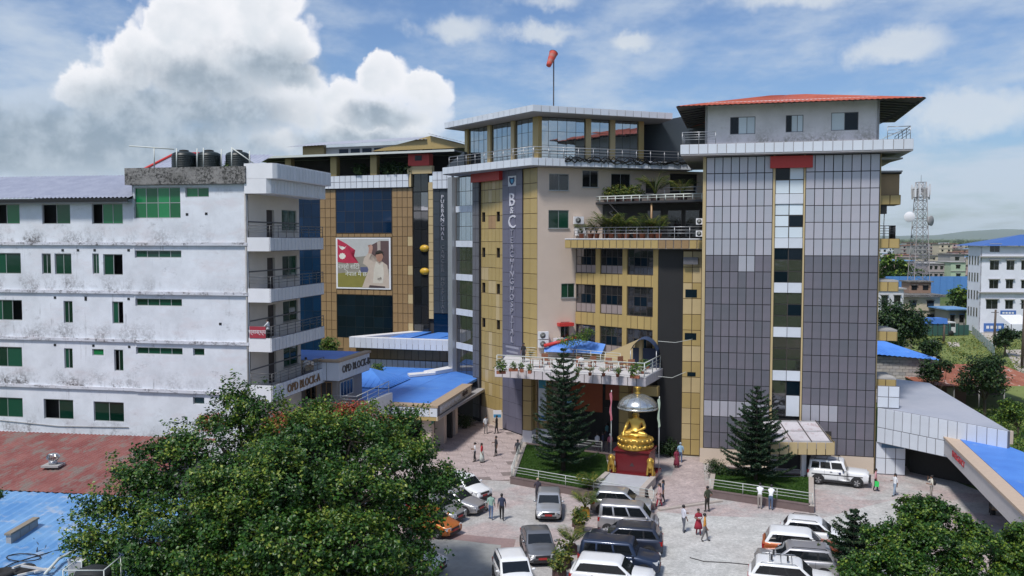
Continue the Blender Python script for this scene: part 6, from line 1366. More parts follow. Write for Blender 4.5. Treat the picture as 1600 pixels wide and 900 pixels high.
def lion(u, lab):
    t = thing('guardian_lion', lab, 'lion statue', fst.p(u, -1.0, .75), fst.a, 'guardian lions at the pedestal')
    J = {'hip': ((0, .25, .28), .20), 'belly': ((0, .1, .5), .19), 'chest': ((0, -.08, .78), .22), 'neck': ((0, -.14, 1.0), .19), 'head': ((0, -.22, 1.18), .19), 'snout': ((0, -.42, 1.12), .11), 'tail': ((0, .45, .45), .06), 'tail2': ((0, .42, .85), .08)}
    B_ = [('hip', 'belly'), ('belly', 'chest'), ('chest', 'neck'), ('neck', 'head'), ('head', 'snout'), ('hip', 'tail'), ('tail', 'tail2')]
    for sd_, sg in (('a', -1), ('b', 1)):
        J['fs' + sd_] = ((sg * .18, -.15, .68), .10); J['fk' + sd_] = ((sg * .2, -.22, .35), .075); J['fp' + sd_] = ((sg * .2, -.26, .06), .085); J['hk' + sd_] = ((sg * .25, -.02, .3), .12); J['hf' + sd_] = ((sg * .27, .12, .08), .08); J['hp' + sd_] = ((sg * .27, -.14, .06), .07); J['er' + sd_] = ((sg * .15, -.16, 1.36), .05)
        B_ += [('chest', 'fs' + sd_), ('fs' + sd_, 'fk' + sd_), ('fk' + sd_, 'fp' + sd_), ('hip', 'hk' + sd_), ('hk' + sd_, 'hf' + sd_), ('hf' + sd_, 'hp' + sd_), ('head', 'er' + sd_)]
    me = skin_mesh(J, B_, 'hip', 2); me.materials.append(M['gold']); link('body', me, t)
    mn = MB(); r2 = random.Random(2)
    for k in range(16): a = 2 * math.pi * k / 16; mn.ball((.21 * math.cos(a), -.12 + .03 * math.sin(k), 1.1 + .23 * math.sin(a)), .075, 6, 5)
    mn.build('mane', M['gold'], t)
lion(-1.5, 'golden guardian lion at the left front corner of the red pedestal'); lion(1.5, 'golden guardian lion at the right front corner of the red pedestal')
def flagpole(u, v, label, c, h):
    q = fst.p(u, v, .5); t = world_thing('flagpole', label, 'flag', q); MB().tube([q, (q[0], q[1], .5 + h)], .035, 6).build('pole', M['rail_white'], t)
    b = MB(); n = 7
    for k in range(n): b.v += [(q[0] + .02 + .04 * math.sin(k * 1.3), q[1] - .05 - .03 * k, .5 + h - .1 - k * .36), (q[0] - .12 - .05 * math.cos(k * 1.7), q[1] - .1 + .06 * math.sin(k * 2), .5 + h - .25 - k * .36)]
    for k in range(n - 1): b.f.append((2*k, 2*k+1, 2*k+3, 2*k+2)); b.m.append(0); b.sm.append(True)
    b.build('cloth', c, t)
flagpole(-1.9, .2, 'limp red and white flag on a pole left of the silver canopy', flat('flag_red', (.36, .03, .06), var=.5, var2=(.5, .2, .24), scale=2), 6.3)
flagpole(1.75, .6, 'limp pale flag on a pole right of the silver canopy', flat('flag_pale', (.34, .42, .33), var=.3), 6.0)
# ================================================================== VEHICLES
def paint(name_, c, metal=.35): return ramp_mat('paint_' + name_, c, rough=.32, metal=metal, var=.05, scale=1.5, coat=.6, spec=.5)
def wheel_mesh(r, w):
    t = MB(); n = 20
    prof = [(r * .62, -w/2), (r * .93, -w/2), (r, -w * .32), (r, w * .32), (r * .93, w/2), (r * .62, w/2)]
    def ring(pr, b, sm=True):
        vs = []; fs = []
        for rr, y in pr: vs += [(rr * math.cos(2*math.pi*k/n), y, rr * math.sin(2*math.pi*k/n)) for k in range(n)]
        for i in range(len(pr) - 1):
            for k in range(n): fs.append((i*n+k, (i+1)*n+k, (i+1)*n+(k+1) % n, i*n+(k+1) % n))
        b.add(vs, fs, sm)
    ring(prof, t); ri = MB(); ring([(r * .66, -w * .5), (r * .60, -w * .51), (r * .56, -w * .35), (r * .2, -w * .30), (.001, -w * .3)], ri); ring([(.001, w * .3), (r * .2, w * .30), (r * .56, w * .35), (r * .60, w * .51), (r * .66, w * .5)], ri)
    sp = MB()
    for sg in (-1, 1):
        for k in range(5):
            a = 2 * math.pi * k / 5; d = Vector((math.cos(a), 0, math.sin(a))); e = Vector((-math.sin(a), 0, math.cos(a)))
            q = [d * r * .1 + e * r * .09, d * r * .58 + e * r * .13, d * r * .58 - e * r * .13, d * r * .1 - e * r * .09]; y = sg * w * .46
            sp.add([(v.x, y, v.z) for v in q], [(0, 1, 2, 3)])
    return t.mesh('tyre', M['tyre']), ri.mesh('rim', M['steel_dark']), sp.mesh('spokes', M['rim'])
SPEC = {  # length, width, height, hood z, belt z, windscreen base/top x, roof end x, rear glass base x, wheel radius, clearance, boxiness
    'hatch': dict(L=3.85, W=1.70, H=1.50, hood=.92, belt=.98, wx0=.95, wx1=.25, rx1=-1.45, rx0=-1.78, r=.30, cl=.18, tail=1.0, box=.85),
    'sedan': dict(L=4.35, W=1.72, H=1.47, hood=.90, belt=.95, wx0=1.05, wx1=.35, rx1=-.95, rx0=-1.65, r=.31, cl=.17, tail=1.02, box=.83),
    'cross': dict(L=4.00, W=1.77, H=1.62, hood=1.02, belt=1.06, wx0=1.0, wx1=.35, rx1=-1.5, rx0=-1.85, r=.34, cl=.22, tail=1.08, box=.87),
    'suv':   dict(L=4.35, W=1.82, H=1.70, hood=1.08, belt=1.10, wx0=1.10, wx1=.45, rx1=-1.75, rx0=-2.05, r=.36, cl=.24, tail=1.12, box=.92),
    'box':   dict(L=4.45, W=1.80, H=1.86, hood=1.12, belt=1.15, wx0=1.05, wx1=.72, rx1=-2.02, rx0=-2.14, r=.37, cl=.26, tail=1.18, box=.88),
    'van':   dict(L=3.75, W=1.56, H=1.82, hood=1.0, belt=1.05, wx0=1.42, wx1=.85, rx1=-1.75, rx0=-1.82, r=.28, cl=.18, tail=1.10, box=.90),
    'jeep':  dict(L=4.30, W=1.78, H=1.88, hood=1.16, belt=1.20, wx0=.62, wx1=.36, rx1=-2.0, rx0=-2.08, r=.38, cl=.30, tail=1.22, box=.90)}
def sm(t): t = max(0, min(1, t)); return t * t * (3 - 2 * t)
def car(label, kind, col, loc, phi, roof=None, rails=False, rack=False, glass=None, cat='car', plate=True, hood_col=None):
    S = SPEC[kind]; L, W, H = S['L'], S['W'], S['H']; h = W / 2; t = thing('parked_car', label, cat, (loc[0], loc[1], loc[2] if len(loc) > 2 else .006), phi)
    body_m = col; roof_m = roof or col
    # lower body: stations from tail to nose
    xs = [-L/2, -L/2 + .06, -L/2 + .22, -L/2 + .6, -L * .25, 0, L * .2, S['wx0'], S['wx0'] + .25, L/2 - .45, L/2 - .16, L/2 - .04, L/2]
    rings = []
    for x in xs:
        e = max(0, (abs(x) - (L/2 - .75)) / .75); w = h * (1 - (.14 if S['box'] < .89 else .07) * e ** 2.2)
        top = S['hood'] - (.16 if S['box'] < .89 else .05) * sm((x - S['wx0']) / (L/2 - S['wx0'])) if x > S['wx0'] else S['belt'] + (S['tail'] - S['belt']) * sm((-x - .3) / (L/2 - .3))
        if x >= L/2 - .05: top = min(top, S['hood'] - .22)
        if x <= -L/2 + .03: top -= .16
        zb = S['cl'] + (.10 * e ** 2)
        rings.append([(x, 0, zb), (x, -w * .86, zb), (x, -w * .965, zb + .10), (x, -w, zb + .30), (x, -w * .995, top - .20), (x, -w * .96, top - .05), (x, -w * .87, top), (x, -w * .45, top + .035), (x, 0, top + .045)])
    b = MB(); n = 9
    for sgn in (1, -1):
        vs = [(x, y * sgn, z) for r_ in rings for x, y, z in r_]; fs = []
        for i in range(len(rings) - 1):
            for k in range(n - 1):
                f = (i*n+k, i*n+k+1, (i+1)*n+k+1, (i+1)*n+k); fs.append(f if sgn < 0 else f[::-1])
        for i in (0, len(rings) - 1):
            f = tuple(i*n+k for k in range(n)); fs.append(f if (i == 0) == (sgn > 0) else f[::-1])
        b.add(vs, fs, True)
    b.build('body', body_m, t)
    # cabin: rings of a rounded rectangle at belt, shoulder, roof edge
    bw, rw = h * .93, h * S['box']
    def outline(x0, x1, w, z, rr, crown=0):
        o = []
        for cx, cy, a0 in ((x1 - rr, w - rr, 0), (x0 + rr, w - rr, 90), (x0 + rr, -w + rr, 180), (x1 - rr, -w + rr, 270)):
            for k in range(4): a = R(a0 + 30 * k); o.append((cx + rr * math.cos(a), cy + rr * math.sin(a), z))
        return o
    bz = S['belt'] - .02; cz = MB()
    r0 = outline(S['rx0'], S['wx0'], bw, bz, .12); r1 = outline(S['rx1'] - .02, S['wx1'] + .04, rw, H - .09, .14); r2 = outline(S['rx1'] + .05, S['wx1'] - .06, rw * .93, H - .025, .14); r3 = outline(S['rx1'] + .35, S['wx1'] - .35, rw * .6, H, .14)
    m_ = 16; vs = r0 + r1 + r2 + r3; fs = []
    for i in range(3):
        for k in range(m_): fs.append((i*m_+k, i*m_+(k+1) % m_, (i+1)*m_+(k+1) % m_, (i+1)*m_+k))
    fs.append(tuple(range(3*m_, 4*m_))); cz.add(vs, fs, True); cz.build('cabin', roof_m, t)
    # glazing as separate panes a few mm proud of the cabin
    g = glass or M['car_glass']
    def lerp3(a, c, f): return tuple(a[i] + (c[i] - a[i]) * f for i in range(3))
    for sgn in (1, -1):
        def sp(x0f, zf):   # point on side of cabin
            xa = S['rx0'] + .12 + (S['wx0'] - .24 - S['rx0']) * x0f; xb = S['rx1'] + .12 + (S['wx1'] - .2 - S['rx1']) * x0f
            y = bw + (rw - bw) * zf; z = bz + (H - .09 - bz) * zf; return (xa + (xb - xa) * zf, sgn * (y + .012), z)
        if kind not in ('van', 'jeep', 'box'):
            q = [sp(.02, .12), sp(.985, .12), sp(.985, .95), sp(.10, .95), sp(.02, .55)]; q = [(x_, y_ - sgn * .006, z_) for x_, y_, z_ in q]; MB().add(q if sgn < 0 else q[::-1], [(0, 1, 2, 3, 4)]).build('window_trim', M['plastic_black'], t)
        for dx in (-L * .22, .02, S['wx0'] - .12): MB().box((dx - .006, sgn * (h * .97), S['cl'] + .16), (dx + .006, sgn * (h + .004), S['belt'] - .06)).build('door_seam', M['plastic_black'], t)
        cuts = (.03, .26, .30, .60, .64, .97) if kind in ('suv', 'box', 'van', 'jeep', 'cross') else (.03, .12, .15, .55, .58, .97)
        for a, c in zip(cuts[0::2], cuts[1::2]):
            q = [sp(a, .14), sp(c, .14), sp(c, .92), sp(a, .92)]; MB().add(q if sgn < 0 else q[::-1], [(0, 1, 2, 3)]).build('side_window', g, t)
        MB().ball((S['wx0'] - .24, sgn * (h + .08), S['belt'] + .09), (.07, .11, .075), 8, 6).build('mirror', roof_m if kind != 'jeep' else M['plastic_black'], t)
        MB().box((-.55, sgn * (h + .002), S['belt'] - .18), (-.38, sgn * (h + .025), S['belt'] - .14)).build('door_handle', M['plastic_black'], t)
        MB().box((-L * .28, sgn * (h * .99), S['cl'] - .02), (L * .27, sgn * (h + .018), S['cl'] + .14)).build('sill', M['plastic_black'], t)
    for nm, xa, xb, s_ in (('windscreen', S['wx0'], S['wx1'] + .04, 1), ('rear_window', S['rx0'], S['rx1'] - .02, -1)):
        def fp(yf, zf): return (xa + (xb - xa) * zf + .014 * s_, (bw - .10 + (rw - bw) * zf) * yf, bz + (H - .09 - bz) * zf)
        q = [fp(-1, .08), fp(1, .08), fp(1, .93), fp(-1, .93)]; MB().add(q if s_ > 0 else q[::-1], [(0, 1, 2, 3)]).build(nm, g, t)
    # lamps, grille, bumpers, plate
    for sgn in (1, -1):
        if kind == 'jeep': MB().tube([(L/2 - .02, sgn * h * .68, .88), (L/2 + .03, sgn * h * .68, .88)], .10, 12).build('headlight', M['lamp_clear'], t)
        else: MB().prism([(L/2 - .42, sgn * h * .93), (L/2 - .06, sgn * h * .90), (L/2 + .015, sgn * h * .52), (L/2 - .10, sgn * h * .52)], S['hood'] - .36, S['hood'] - .19).build('headlight', M['lamp_clear'], t)
        MB().box((-L/2 - .012, sgn * h * .60, S['tail'] - .38), (-L/2 + .30, sgn * h * .945, S['tail'] - .14)).build('tail_light', M['lamp_red'], t)
    MB().box((L/2 - .06, -h * .48, S['hood'] - .40), (L/2 + .018, h * .48, S['hood'] - .24)).build('grille', M['plastic_black'], t)
    MB().box((L/2 - .06, -h * .62, S['cl'] + .08), (L/2 + .022, h * .62, S['cl'] + .24)).build('air_intake', M['plastic_black'], t)
    MB().box((-L/2 - .02, -h * .80, S['cl'] + .04), (-L/2 + .12, h * .80, S['cl'] + .26)).build('rear_bumper', M['plastic_black'], t)
    if plate: MB().box((L/2 + .02, -.24, S['cl'] + .26), (L/2 + .035, .24, S['cl'] + .38)).build('number_plate', M['plate_red'], t); MB().box((-L/2 - .03, -.24, S['tail'] - .40), (-L/2 - .005, .24, S['tail'] - .28)).build('number_plate', M['plate_red'], t)
    # wheels and arches
    r = S['r']; ty, ri, spk = cached(('wheel', r), lambda: wheel_mesh(r, .21))
    for x in (L/2 - .80 if kind != 'van' else L/2 - .62, -L/2 + (.78 if kind != 'van' else .62)):
        for sgn in (1, -1):
            k = 14; a_ = MB(); rr = r * 1.22; y0, y1 = sgn * (h * .93), sgn * (h + .012)
            vs = [(x + rr * math.cos(math.pi * i / k), y, r + rr * math.sin(math.pi * i / k)) for y in (y0, y1) for i in range(k + 1)]; vs += [(x + rr * .98, y1, S['cl']), (x - rr * .98, y1, S['cl'])]
            f = [tuple(range(k + 1, 2 * k + 2)) + (2*k+3, 2*k+2)] + [(i, i + 1, k + 2 + i, k + 1 + i) for i in range(k)]
            a_.add(vs, f if sgn < 0 else [q[::-1] for q in f]); a_.build('wheel_arch', M['plastic_black'], t)
            w_ = bpy.data.objects.new('wheel', None); COL.objects.link(w_); w_.parent = t; w_.location = (x, sgn * (h - .075), r); w_.empty_display_size = .1
            link('tyre', ty, w_); link('rim', ri, w_); link('spokes', spk, w_)
    if rails or rack:
        for sgn in (1, -1): MB().tube([(S['rx1'] + .2, sgn * rw * .88, H - .03), (S['rx1'] + .3, sgn * rw * .88, H + .05), (S['wx1'] - .3, sgn * rw * .88, H + .05), (S['wx1'] - .15, sgn * rw * .88, H - .04)], .022, 5).build('roof_rail', M['plastic_black'] if not rack else M['rim'], t)
    if rack:
        for x in (-1.1, -.55, 0): MB().tube([(x, -rw * .88, H + .09), (x, rw * .88, H + .09)], .022, 5).build('rack_bar', M['rim'], t)
        for x, y in ((-1.0, -.4), (-.2, -.4), (-.9, .4)): MB().box((x - .05, y - .1, H + .1), (x + .05, y + .1, H + .34)).build('rack_clamp', M['plastic_black'], t)
    if kind == 'jeep':
        MB().box((L/2 - .02, -h * .92, .48), (L/2 + .16, h * .92, .68)).build('front_bumper', M['plastic_black'], t)
        MB().box((-L/2 + .3, -h - .012, .80), (L/2 - .4, -h - .001, .86)).build('side_stripe', M['plastic_black'], t)
        MB().tube([(.15, -h - .004, .98), (.15, -h - .016, .98)], .09, 14).build('door_emblem', flat('emblem_navy', (.03, .04, .12), var=0), t)
        for x in (-1.6, -.8, .0): MB().tube([(x, -rw * .9, H + .06), (x, rw * .9, H + .06)], .02, 5).build('roof_bar', M['plastic_black'], t)
        for sgn in (1, -1): MB().tube([(-1.7, sgn * rw * .88, H - .02), (-1.7, sgn * rw * .88, H + .07), (.1, sgn * rw * .88, H + .07), (.1, sgn * rw * .88, H - .02)], .025, 5).build('roof_rail', M['plastic_black'], t)
    return t
white = paint('white', (.78, .79, .80), .0); silver = paint('silver', (.50, .51, .53), .6); silver2 = paint('champagne_silver', (.46, .45, .46), .6); grey = paint('grey', (.20, .205, .22), .6); dkblue = paint('midnight_blue', (.030, .038, .065), .4); navy = paint('navy', (.018, .032, .07), .4)
orange = paint('orange', (.50, .14, .02), .3); rust = paint('burnt_orange', (.42, .10, .025), .3); greyd = paint('dull_grey', (.30, .31, .32), .5)
def ctr(px, py, phi, back):   # nose/tail ground point -> centre
    x, y = gp(px, py); return (x - math.cos(phi) * back, y - math.sin(phi) * back)
car('silver hatchback facing the camera beside the lawn rail', 'hatch', silver, ctr(857, 817, R(-93), 1.9), R(-93))
car('dark grey hatchback facing the camera behind the white roofed car', 'sedan', grey, ctr(848, 886, R(-84), 2.1), R(-84))
car('white car with black roof rails at the bottom edge', 'cross', white, ctr(812, 938, R(-80), 1.9), R(-80), rails=True)
car('silver compact car parked nearest the lawn, facing right', 'cross', silver, gp(971, 801), R(-14), rails=False)
car('silver minivan between the silver car and the midnight blue car', 'van', silver2, gp(982, 829), R(-12))
car('midnight blue sport utility car facing left', 'suv', dkblue, gp(977, 862), R(169), rails=True)
car('boxy navy car mostly hidden between two other cars', 'box', navy, gp(968, 892), R(-14))
car('white hatchback at the bottom edge with red tail light at its left', 'suv', white, gp(957, 921), R(-14))
car('orange hatchback half hidden by the pipal tree', 'hatch', orange, ctr(711, 840, R(-32), 1.9), R(-32))
car('silver sedan parked beside the white crossover near the tree', 'sedan', silver2, ctr(751, 804, R(-30), 2.1), R(-30))
car('white crossover nose out beside the big tree', 'cross', white, ctr(757, 785, R(-40), 1.95), R(-40))
car('dull grey car squeezed between the orange and silver cars', 'hatch', greyd, ctr(719, 818, R(-32), 1.9), R(-32))
car('white car under the pipal tree at the bottom', 'hatch', white, ctr(690, 898, R(-25), 1.9), R(-25))
jp = gp(1312, 756)
car('white off-road jeep leaving the tower porch', 'jeep', white, (jp[0] - .1, jp[1] + .1), R(-22), cat='jeep')
car('white crossover farthest back in the right parking row', 'cross', white, gp(1272, 852), R(-20), rails=True)
car('burnt orange car with a white roof in the right parking row', 'suv', rust, gp(1252, 874), R(-17), roof=white)
car('silver sport utility car facing left in the right parking row', 'suv', silver2, gp(1243, 897), R(166), rails=True)
car('white car with a roof rack at the bottom right', 'suv', white, gp(1236, 926), R(-16), rack=True)
car('white car half hidden behind the corner tree', 'hatch', white, gp(1582, 892), R(60))
# ================================================================== PEOPLE
def gpt(px, py): return gp(px, py)
def bag(c, side='l', big=False):
    def f(t, J, s_):
        w = Vector(J['wri' + side][0]); MB().box((w.x - .14, w.y - .05, w.z - .50 if big else w.z - .40), (w.x + .14, w.y + .05, w.z - .12)).build('bag', cloth('bag%.2f%.2f' % c[:2], c), t)
        MB().tube([(w.x - .09, w.y, w.z - .13), (w.x, w.y, w.z - .07), (w.x + .09, w.y, w.z - .13)], .01, 4).build('bag_strap', cloth('bag%.2f%.2f' % c[:2], c), t)
    return f
def backpack(c):
    def f(t, J, s_): b = MB(); b.ball((-.20, 0, 1.25), (.10, .15, .22), 10, 7); b.build('backpack', cloth('pack', c), t)
    return f
def helmet(t, J, s_): w = J['wril'][0]; MB().ball((w[0], w[1] + .05, w[2] - .2), (.14, .13, .14), 10, 8).build('helmet', M['plastic_black'], t)
def dupatta(c):
    def f(t, J, s_): MB().add([(-.15, -.16, 1.42), (-.16, .16, 1.42), (-.20, .20, .95), (-.20, -.02, .80), (.12, .17, 1.40), (.14, .2, 1.0)], [(0, 1, 2, 3), (1, 4, 5, 2)]).build('shawl', cloth('shawl%.2f' % c[0], c), t)
    return f
W_, B_, N_ = (.72, .73, .75), (.02, .02, .022), (.03, .04, .08)
jean, gtr = (.10, .16, .28), (.20, .19, .19)
person('person in a sage green shirt and blue jeans holding a helmet', gpt(767, 812), R(80), (.28, .42, .36), jean, 1.72, .16, hold=helmet)
person('person in a navy shirt and black trousers walking from the camera', gpt(784, 813), R(85), N_, B_, 1.74, .18)
person('person in dark clothes and a straw cap beside the silver hatchback', gpt(840, 784), R(100), (.06, .05, .07), (.05, .05, .06), 1.65, .05, cap=(.45, .34, .22), arms='bent')
person('person in black standing alone on the pink slabs', gpt(775, 713), R(200), (.03, .03, .035), B_, 1.70, .14, arms=('down', 'bent'))
person('person in a dark shirt walking along the lawn kerb', gpt(809, 719), R(70), (.035, .04, .05), B_, 1.7, .15)
person('person in a red top and pale skirt on the pink slabs', gpt(753, 723), R(-20), (.55, .04, .05), (.45, .50, .46), 1.6, .12, hair='long', skirt=((.50, .54, .50), .15))
person('person in a white top and black trousers with folded arms on the pink slabs', gpt(742, 722), R(190), W_, B_, 1.6, .10, arms='bent', hair='bun')
person('person in a pale grey shirt by the tan wall of the central block', gpt(759, 678), R(-60), (.55, .57, .60), gtr, 1.7, .08)
person('person in black beside the small blue and white notice', gpt(776, 678), R(160), B_, B_, 1.72, .12, arms=('bent', 'down'))
person('person in a pink tunic and red trousers walking by the ramp', gpt(1030, 792), R(175), (.52, .33, .32), (.50, .03, .06), 1.62, .22, hair='long', hold=dupatta((.50, .34, .33)), skirt=((.52, .34, .33), .62))
person('person in dark clothes half hidden behind the pink tunic', (gpt(1037, 789)[0], gpt(1037, 789)[1] + .35), R(175), (.04, .06, .10), (.05, .05, .06), 1.62, .15, hair='long')
person('person in a white shirt and grey trousers standing on the grey paving', gpt(1068, 832), R(20), (.66, .66, .74), (.13, .14, .17), 1.72, .10, arms=('bent', 'down'))
person('person in a maroon tunic holding a white paper', gpt(1091, 836), R(-80), (.30, .02, .04), (.26, .02, .04), 1.62, .08, arms='bent', hair='bun', skirt=((.30, .02, .04), .45), hold=lambda t, J, s_: MB().box((.20, -.12, 1.10), (.26, .12, 1.20)).build('paper', M['white_paint'], t))
person('person in an orange shirt and grey trousers walking right', gpt(1101, 846), R(-15), (.60, .27, .05), (.17, .16, .16), 1.7, .20)
person('guard in an olive shirt and dark trousers at the lawn corner', gpt(1105, 800), R(120), (.045, .055, .03), (.025, .025, .022), 1.74, .06, arms=('hip', 'hip'))
person('person in a white shirt and beige trousers leaning on the lawn rail', gpt(1187, 795), R(70), W_, (.33, .30, .27), 1.72, .05, arms='fwd', lean=.14)
person('person in a white shirt and blue jeans bending over the lawn rail', gpt(1204, 797), R(65), W_, (.08, .12, .20), 1.66, .06, arms='fwd', lean=.26)
person('person in a pink top carrying a bright green bag', gpt(1368, 767), R(-30), (.60, .30, .33), B_, 1.62, .14, hair='bun', hold=bag((.04, .60, .12), 'r', True))
person('person in a white top and light jeans walking near the driveway', gpt(1398, 775), R(190), W_, (.26, .34, .44), 1.6, .18, hair='long', arms=('down', 'bent'))
person('person in a cream shirt with a black backpack', gpt(1455, 781), R(170), (.60, .58, .50), (.30, .27, .24), 1.72, .10, arms=('bent', 'up'), hold=backpack(B_))
person('person in a maroon dress on the ramp path', gpt(1057, 732), R(-70), (.24, .03, .06), (.22, .03, .06), 1.58, .1, hair='long', skirt=((.24, .03, .06), .3))
person('person in a light blue shirt on the ramp path', gpt(1063, 724), R(80), (.30, .47, .62), (.10, .14, .24), 1.7, .12, cap=(.35, .4, .45))
for (px, py, sh, lab) in ((933, 707, W_, 'person in a white shirt in front of the lobby'), (942, 706, (.05, .06, .11), 'person in a dark blue shirt in front of the lobby'), (953, 708, (.55, .16, .22), 'person in a pink jacket in front of the lobby'), (948, 690, (.16, .36, .38), 'person in a teal shirt standing in the lobby doorway'), (842, 684, (.10, .10, .11), 'person in a white cap beside the vertical banner')):
    person(lab, gpt(px, py), R(90 + (px % 7) * 15), sh, (.07, .06, .08), 1.66, .1, cap=W_ if px in (842, 953) else None)
bx_, by_ = fS.p(-.2 + .6, -.9, 0)[:2]
q = fL.p(LL + 1.15, .55, 0); person('person in a white shirt on the clinic balcony beside the red banner', q[:2], R(170), W_, B_, 1.7, .05, arms='fwd', z=10.86)
q = fS.p(6.5, -1.2, 0); person('person in a pale shirt bending on the balcony above the OPD BLOCK-A sign', q[:2], R(-20), (.45, .47, .50), (.08, .08, .09), 1.7, .12, arms='fwd', lean=.25, z=7.26)
q = (12.75, 75.65); q = atY(1017, 372, 77.0); person('person in a salmon shirt on the palm terrace', (q[0], 77.2), R(-100), (.62, .24, .19), B_, 1.7, .0, arms=('hip', 'down'), z=18.4)
person('person in black at the back of the portico terrace', gp(818, 566, PZ + .03), R(-120), B_, B_, 1.68, .05, z=PZ + .03)
person('person in a white shirt seated at a terrace table', gp(908, 578, PZ + .03), R(100), W_, (.05, .05, .07), 1.68, sit=True, z=PZ + .03)
person('person in a pale shirt under the blue dome canopy', gp(1010, 566, PZ + .03), R(200), (.5, .5, .5), (.06, .06, .08), 1.68, z=PZ + .03)
# ================================================================== POTTED PLANTS AND TERRACE FURNITURE
def palm_mesh(seed, h, n, spread, mat, leaf=.26):
    g = random.Random(seed); b = MB()
    for k in range(n):
        a = 2 * math.pi * k / n + g.uniform(-.3, .3); l = h * g.uniform(.7, 1.1); sp = spread * g.uniform(.6, 1.15); d = Vector((math.cos(a), math.sin(a), 0)); s_ = Vector((-d.y, d.x, 0))
        pts = [d * sp * (t ** 1.3) + Vector((0, 0, l * (1.25 * t - .55 * t * t * (sp / spread)))) for t in [i / 6 for i in range(7)]]; b.tube(pts, [.014, .012, .01, .009, .007, .005, .003], 3)
        for i in range(2, 7):
            for f in (0, .5):
                if i == 6 and f: continue
                q = pts[i].lerp(pts[min(6, i + 1)], f); ll = leaf * (1.1 - abs(i + f - 4) * .14)
                for sg in (-1, 1):
                    tip = q + (s_ * sg * .85 + d * .55 + Vector((0, 0, -.18))) * ll; m = q.lerp(tip, .4); wd = d * ll * .10
                    b.add([tuple(q), tuple(m + wd), tuple(tip), tuple(m - wd)], [(0, 1, 2, 3)])
    return b.mesh('fronds', mat)
def bush_mesh(seed, r, n, mat, size=.09, h=None):
    P_, O = clumps([(0, 0, r * .9, r, r, (h or r))], n, seed, .06, 8, .7); return leaf_mesh('foliage', P_, size, mat, seed=seed, outward=O)
fr_me = [palm_mesh(k, .95, 18, .62, M['leaf_palm'], .30) for k in range(3)]; bu_me = [bush_mesh(k, .34, 420, M['leaf_palm'], .11) for k in range(3)]; bg_me = [bush_mesh(k + 5, .36, 420, M['leaf_fresh'], .11) for k in range(2)]
pot_sq = MB(); pot_sq.prism([(-.24, -.24), (.24, -.24), (.24, .24), (-.24, .24)], 0, .46); pot_dark = pot_sq.mesh('pot', flat('pot_brown', (.09, .05, .045)))
pot_yel = pot_sq.mesh('pot', flat('pot_yellow', (.50, .26, .03))); pot_rd = MB().lathe([(.15, 0), (.20, .28), (.22, .29), (.22, .34), (.17, .34), (.16, .30)], 14).mesh('pot', M['terracotta'])
trough = MB().box((-.5, -.18, 0), (.5, .18, .32)).mesh('pot', M['terracotta'])
def potted(label, loc, z, pot, fol, fz, s_=1.0, group=None, ps=1.0):
    t = thing('potted_plant', label, 'potted plant', (loc[0], loc[1], z), random.uniform(0, 6), group)
    p = link('pot', pot, t); p.scale = (ps,) * 3; f = link('foliage', fol, t, (0, 0, fz * ps)); f.scale = (s_,) * 3; f.rotation_euler = (0, 0, random.uniform(0, 6)); return t
row = [(921, 775, 'p', 'D', 'palm in a dark pot behind the silver compact car', 1.5), (914, 806, 'p', 'Y', 'large areca palm in a yellow pot beside the silver compact car', 1.55), (905, 832, 'b', 'D', 'bushy yellow green plant in a dark pot next behind the yellow pot', 1.6), (893, 865, 'p', 'D', 'spreading palm in a dark pot at the middle of the car park row', 1.4), (882, 887, 'b', 'D', 'bushy plant in a dark pot left of the boxy navy car', 1.7), (874, 905, 'b', 'D', 'small bushy plant in the nearest pot at the bottom of the row', 1.5), (902, 822, 'b', 'D', 'small golden plant between the yellow pot and the middle palm', 1.0)]
for k, (px, py, kd, pc_, lab, s_) in enumerate(row):
    potted(lab, gp(px, py), .006, pot_yel if pc_ == 'Y' else pot_dark, fr_me[k % 3] if kd == 'p' else bu_me[k % 3], .42, s_, 'potted plants dividing the car park', 1.15)
TZ = PZ + .03
front = [(783, 584, 'b', 'red leaved plant in a trough at the left corner of the portico terrace'), (802, 580, 'f', 'leafy trough plant second from the left on the terrace edge'), (815, 581, 'f', 'third trough plant from the left on the portico terrace'), (828, 583, 'f', 'fourth trough plant from the left on the portico terrace'), (902, 588, 'f', 'flowering pot right of the pine tip on the portico terrace'), (922, 587, 'p', 'small pot with a thin plant beside the terrace post'), (943, 588, 'p', 'small palm in a black pot on the portico terrace'), (965, 589, 'f', 'leafy pot second from the right corner of the portico terrace'), (992, 591, 'b', 'big leafy pot at the right corner of the portico terrace'), (1004, 584, 'b', 'shrub just round the right corner of the portico terrace'), (1012, 577, 'f', 'tall shrub on the right flank of the portico terrace'), (845, 558, 'b', 'green shrub at the back left of the portico terrace'), (832, 560, 'p', 'light green plant beside the person in black on the terrace')]
for k, (px, py, kd, lab) in enumerate(front): potted(lab, gp(px, py, TZ), TZ, trough if k < 4 or k == 8 else pot_rd, {'b': bg_me[k % 2], 'f': bg_me[(k + 1) % 2], 'p': fr_me[k % 3]}[kd], .3, {'b': 1.35, 'f': .8, 'p': .65}[kd], 'pots along the portico terrace', .75)
q = gp(893, 560, TZ); tree('terrace_tree', 'small open leaved tree at the back of the portico terrace', (q[0], q[1] - 2.5, TZ), [(q[0] - .5, q[1] - 2.5, TZ + 1.9, .8, .8, .35), (q[0] + .6, q[1] - 2.5, TZ + 2.2, .9, .8, .4), (q[0] + 1.3, q[1] - 2.5, TZ + 2.7, .5, .5, .3)], .05, 1500, .14, M['leaf_fresh'], seed=31, csize=.16, per=10)
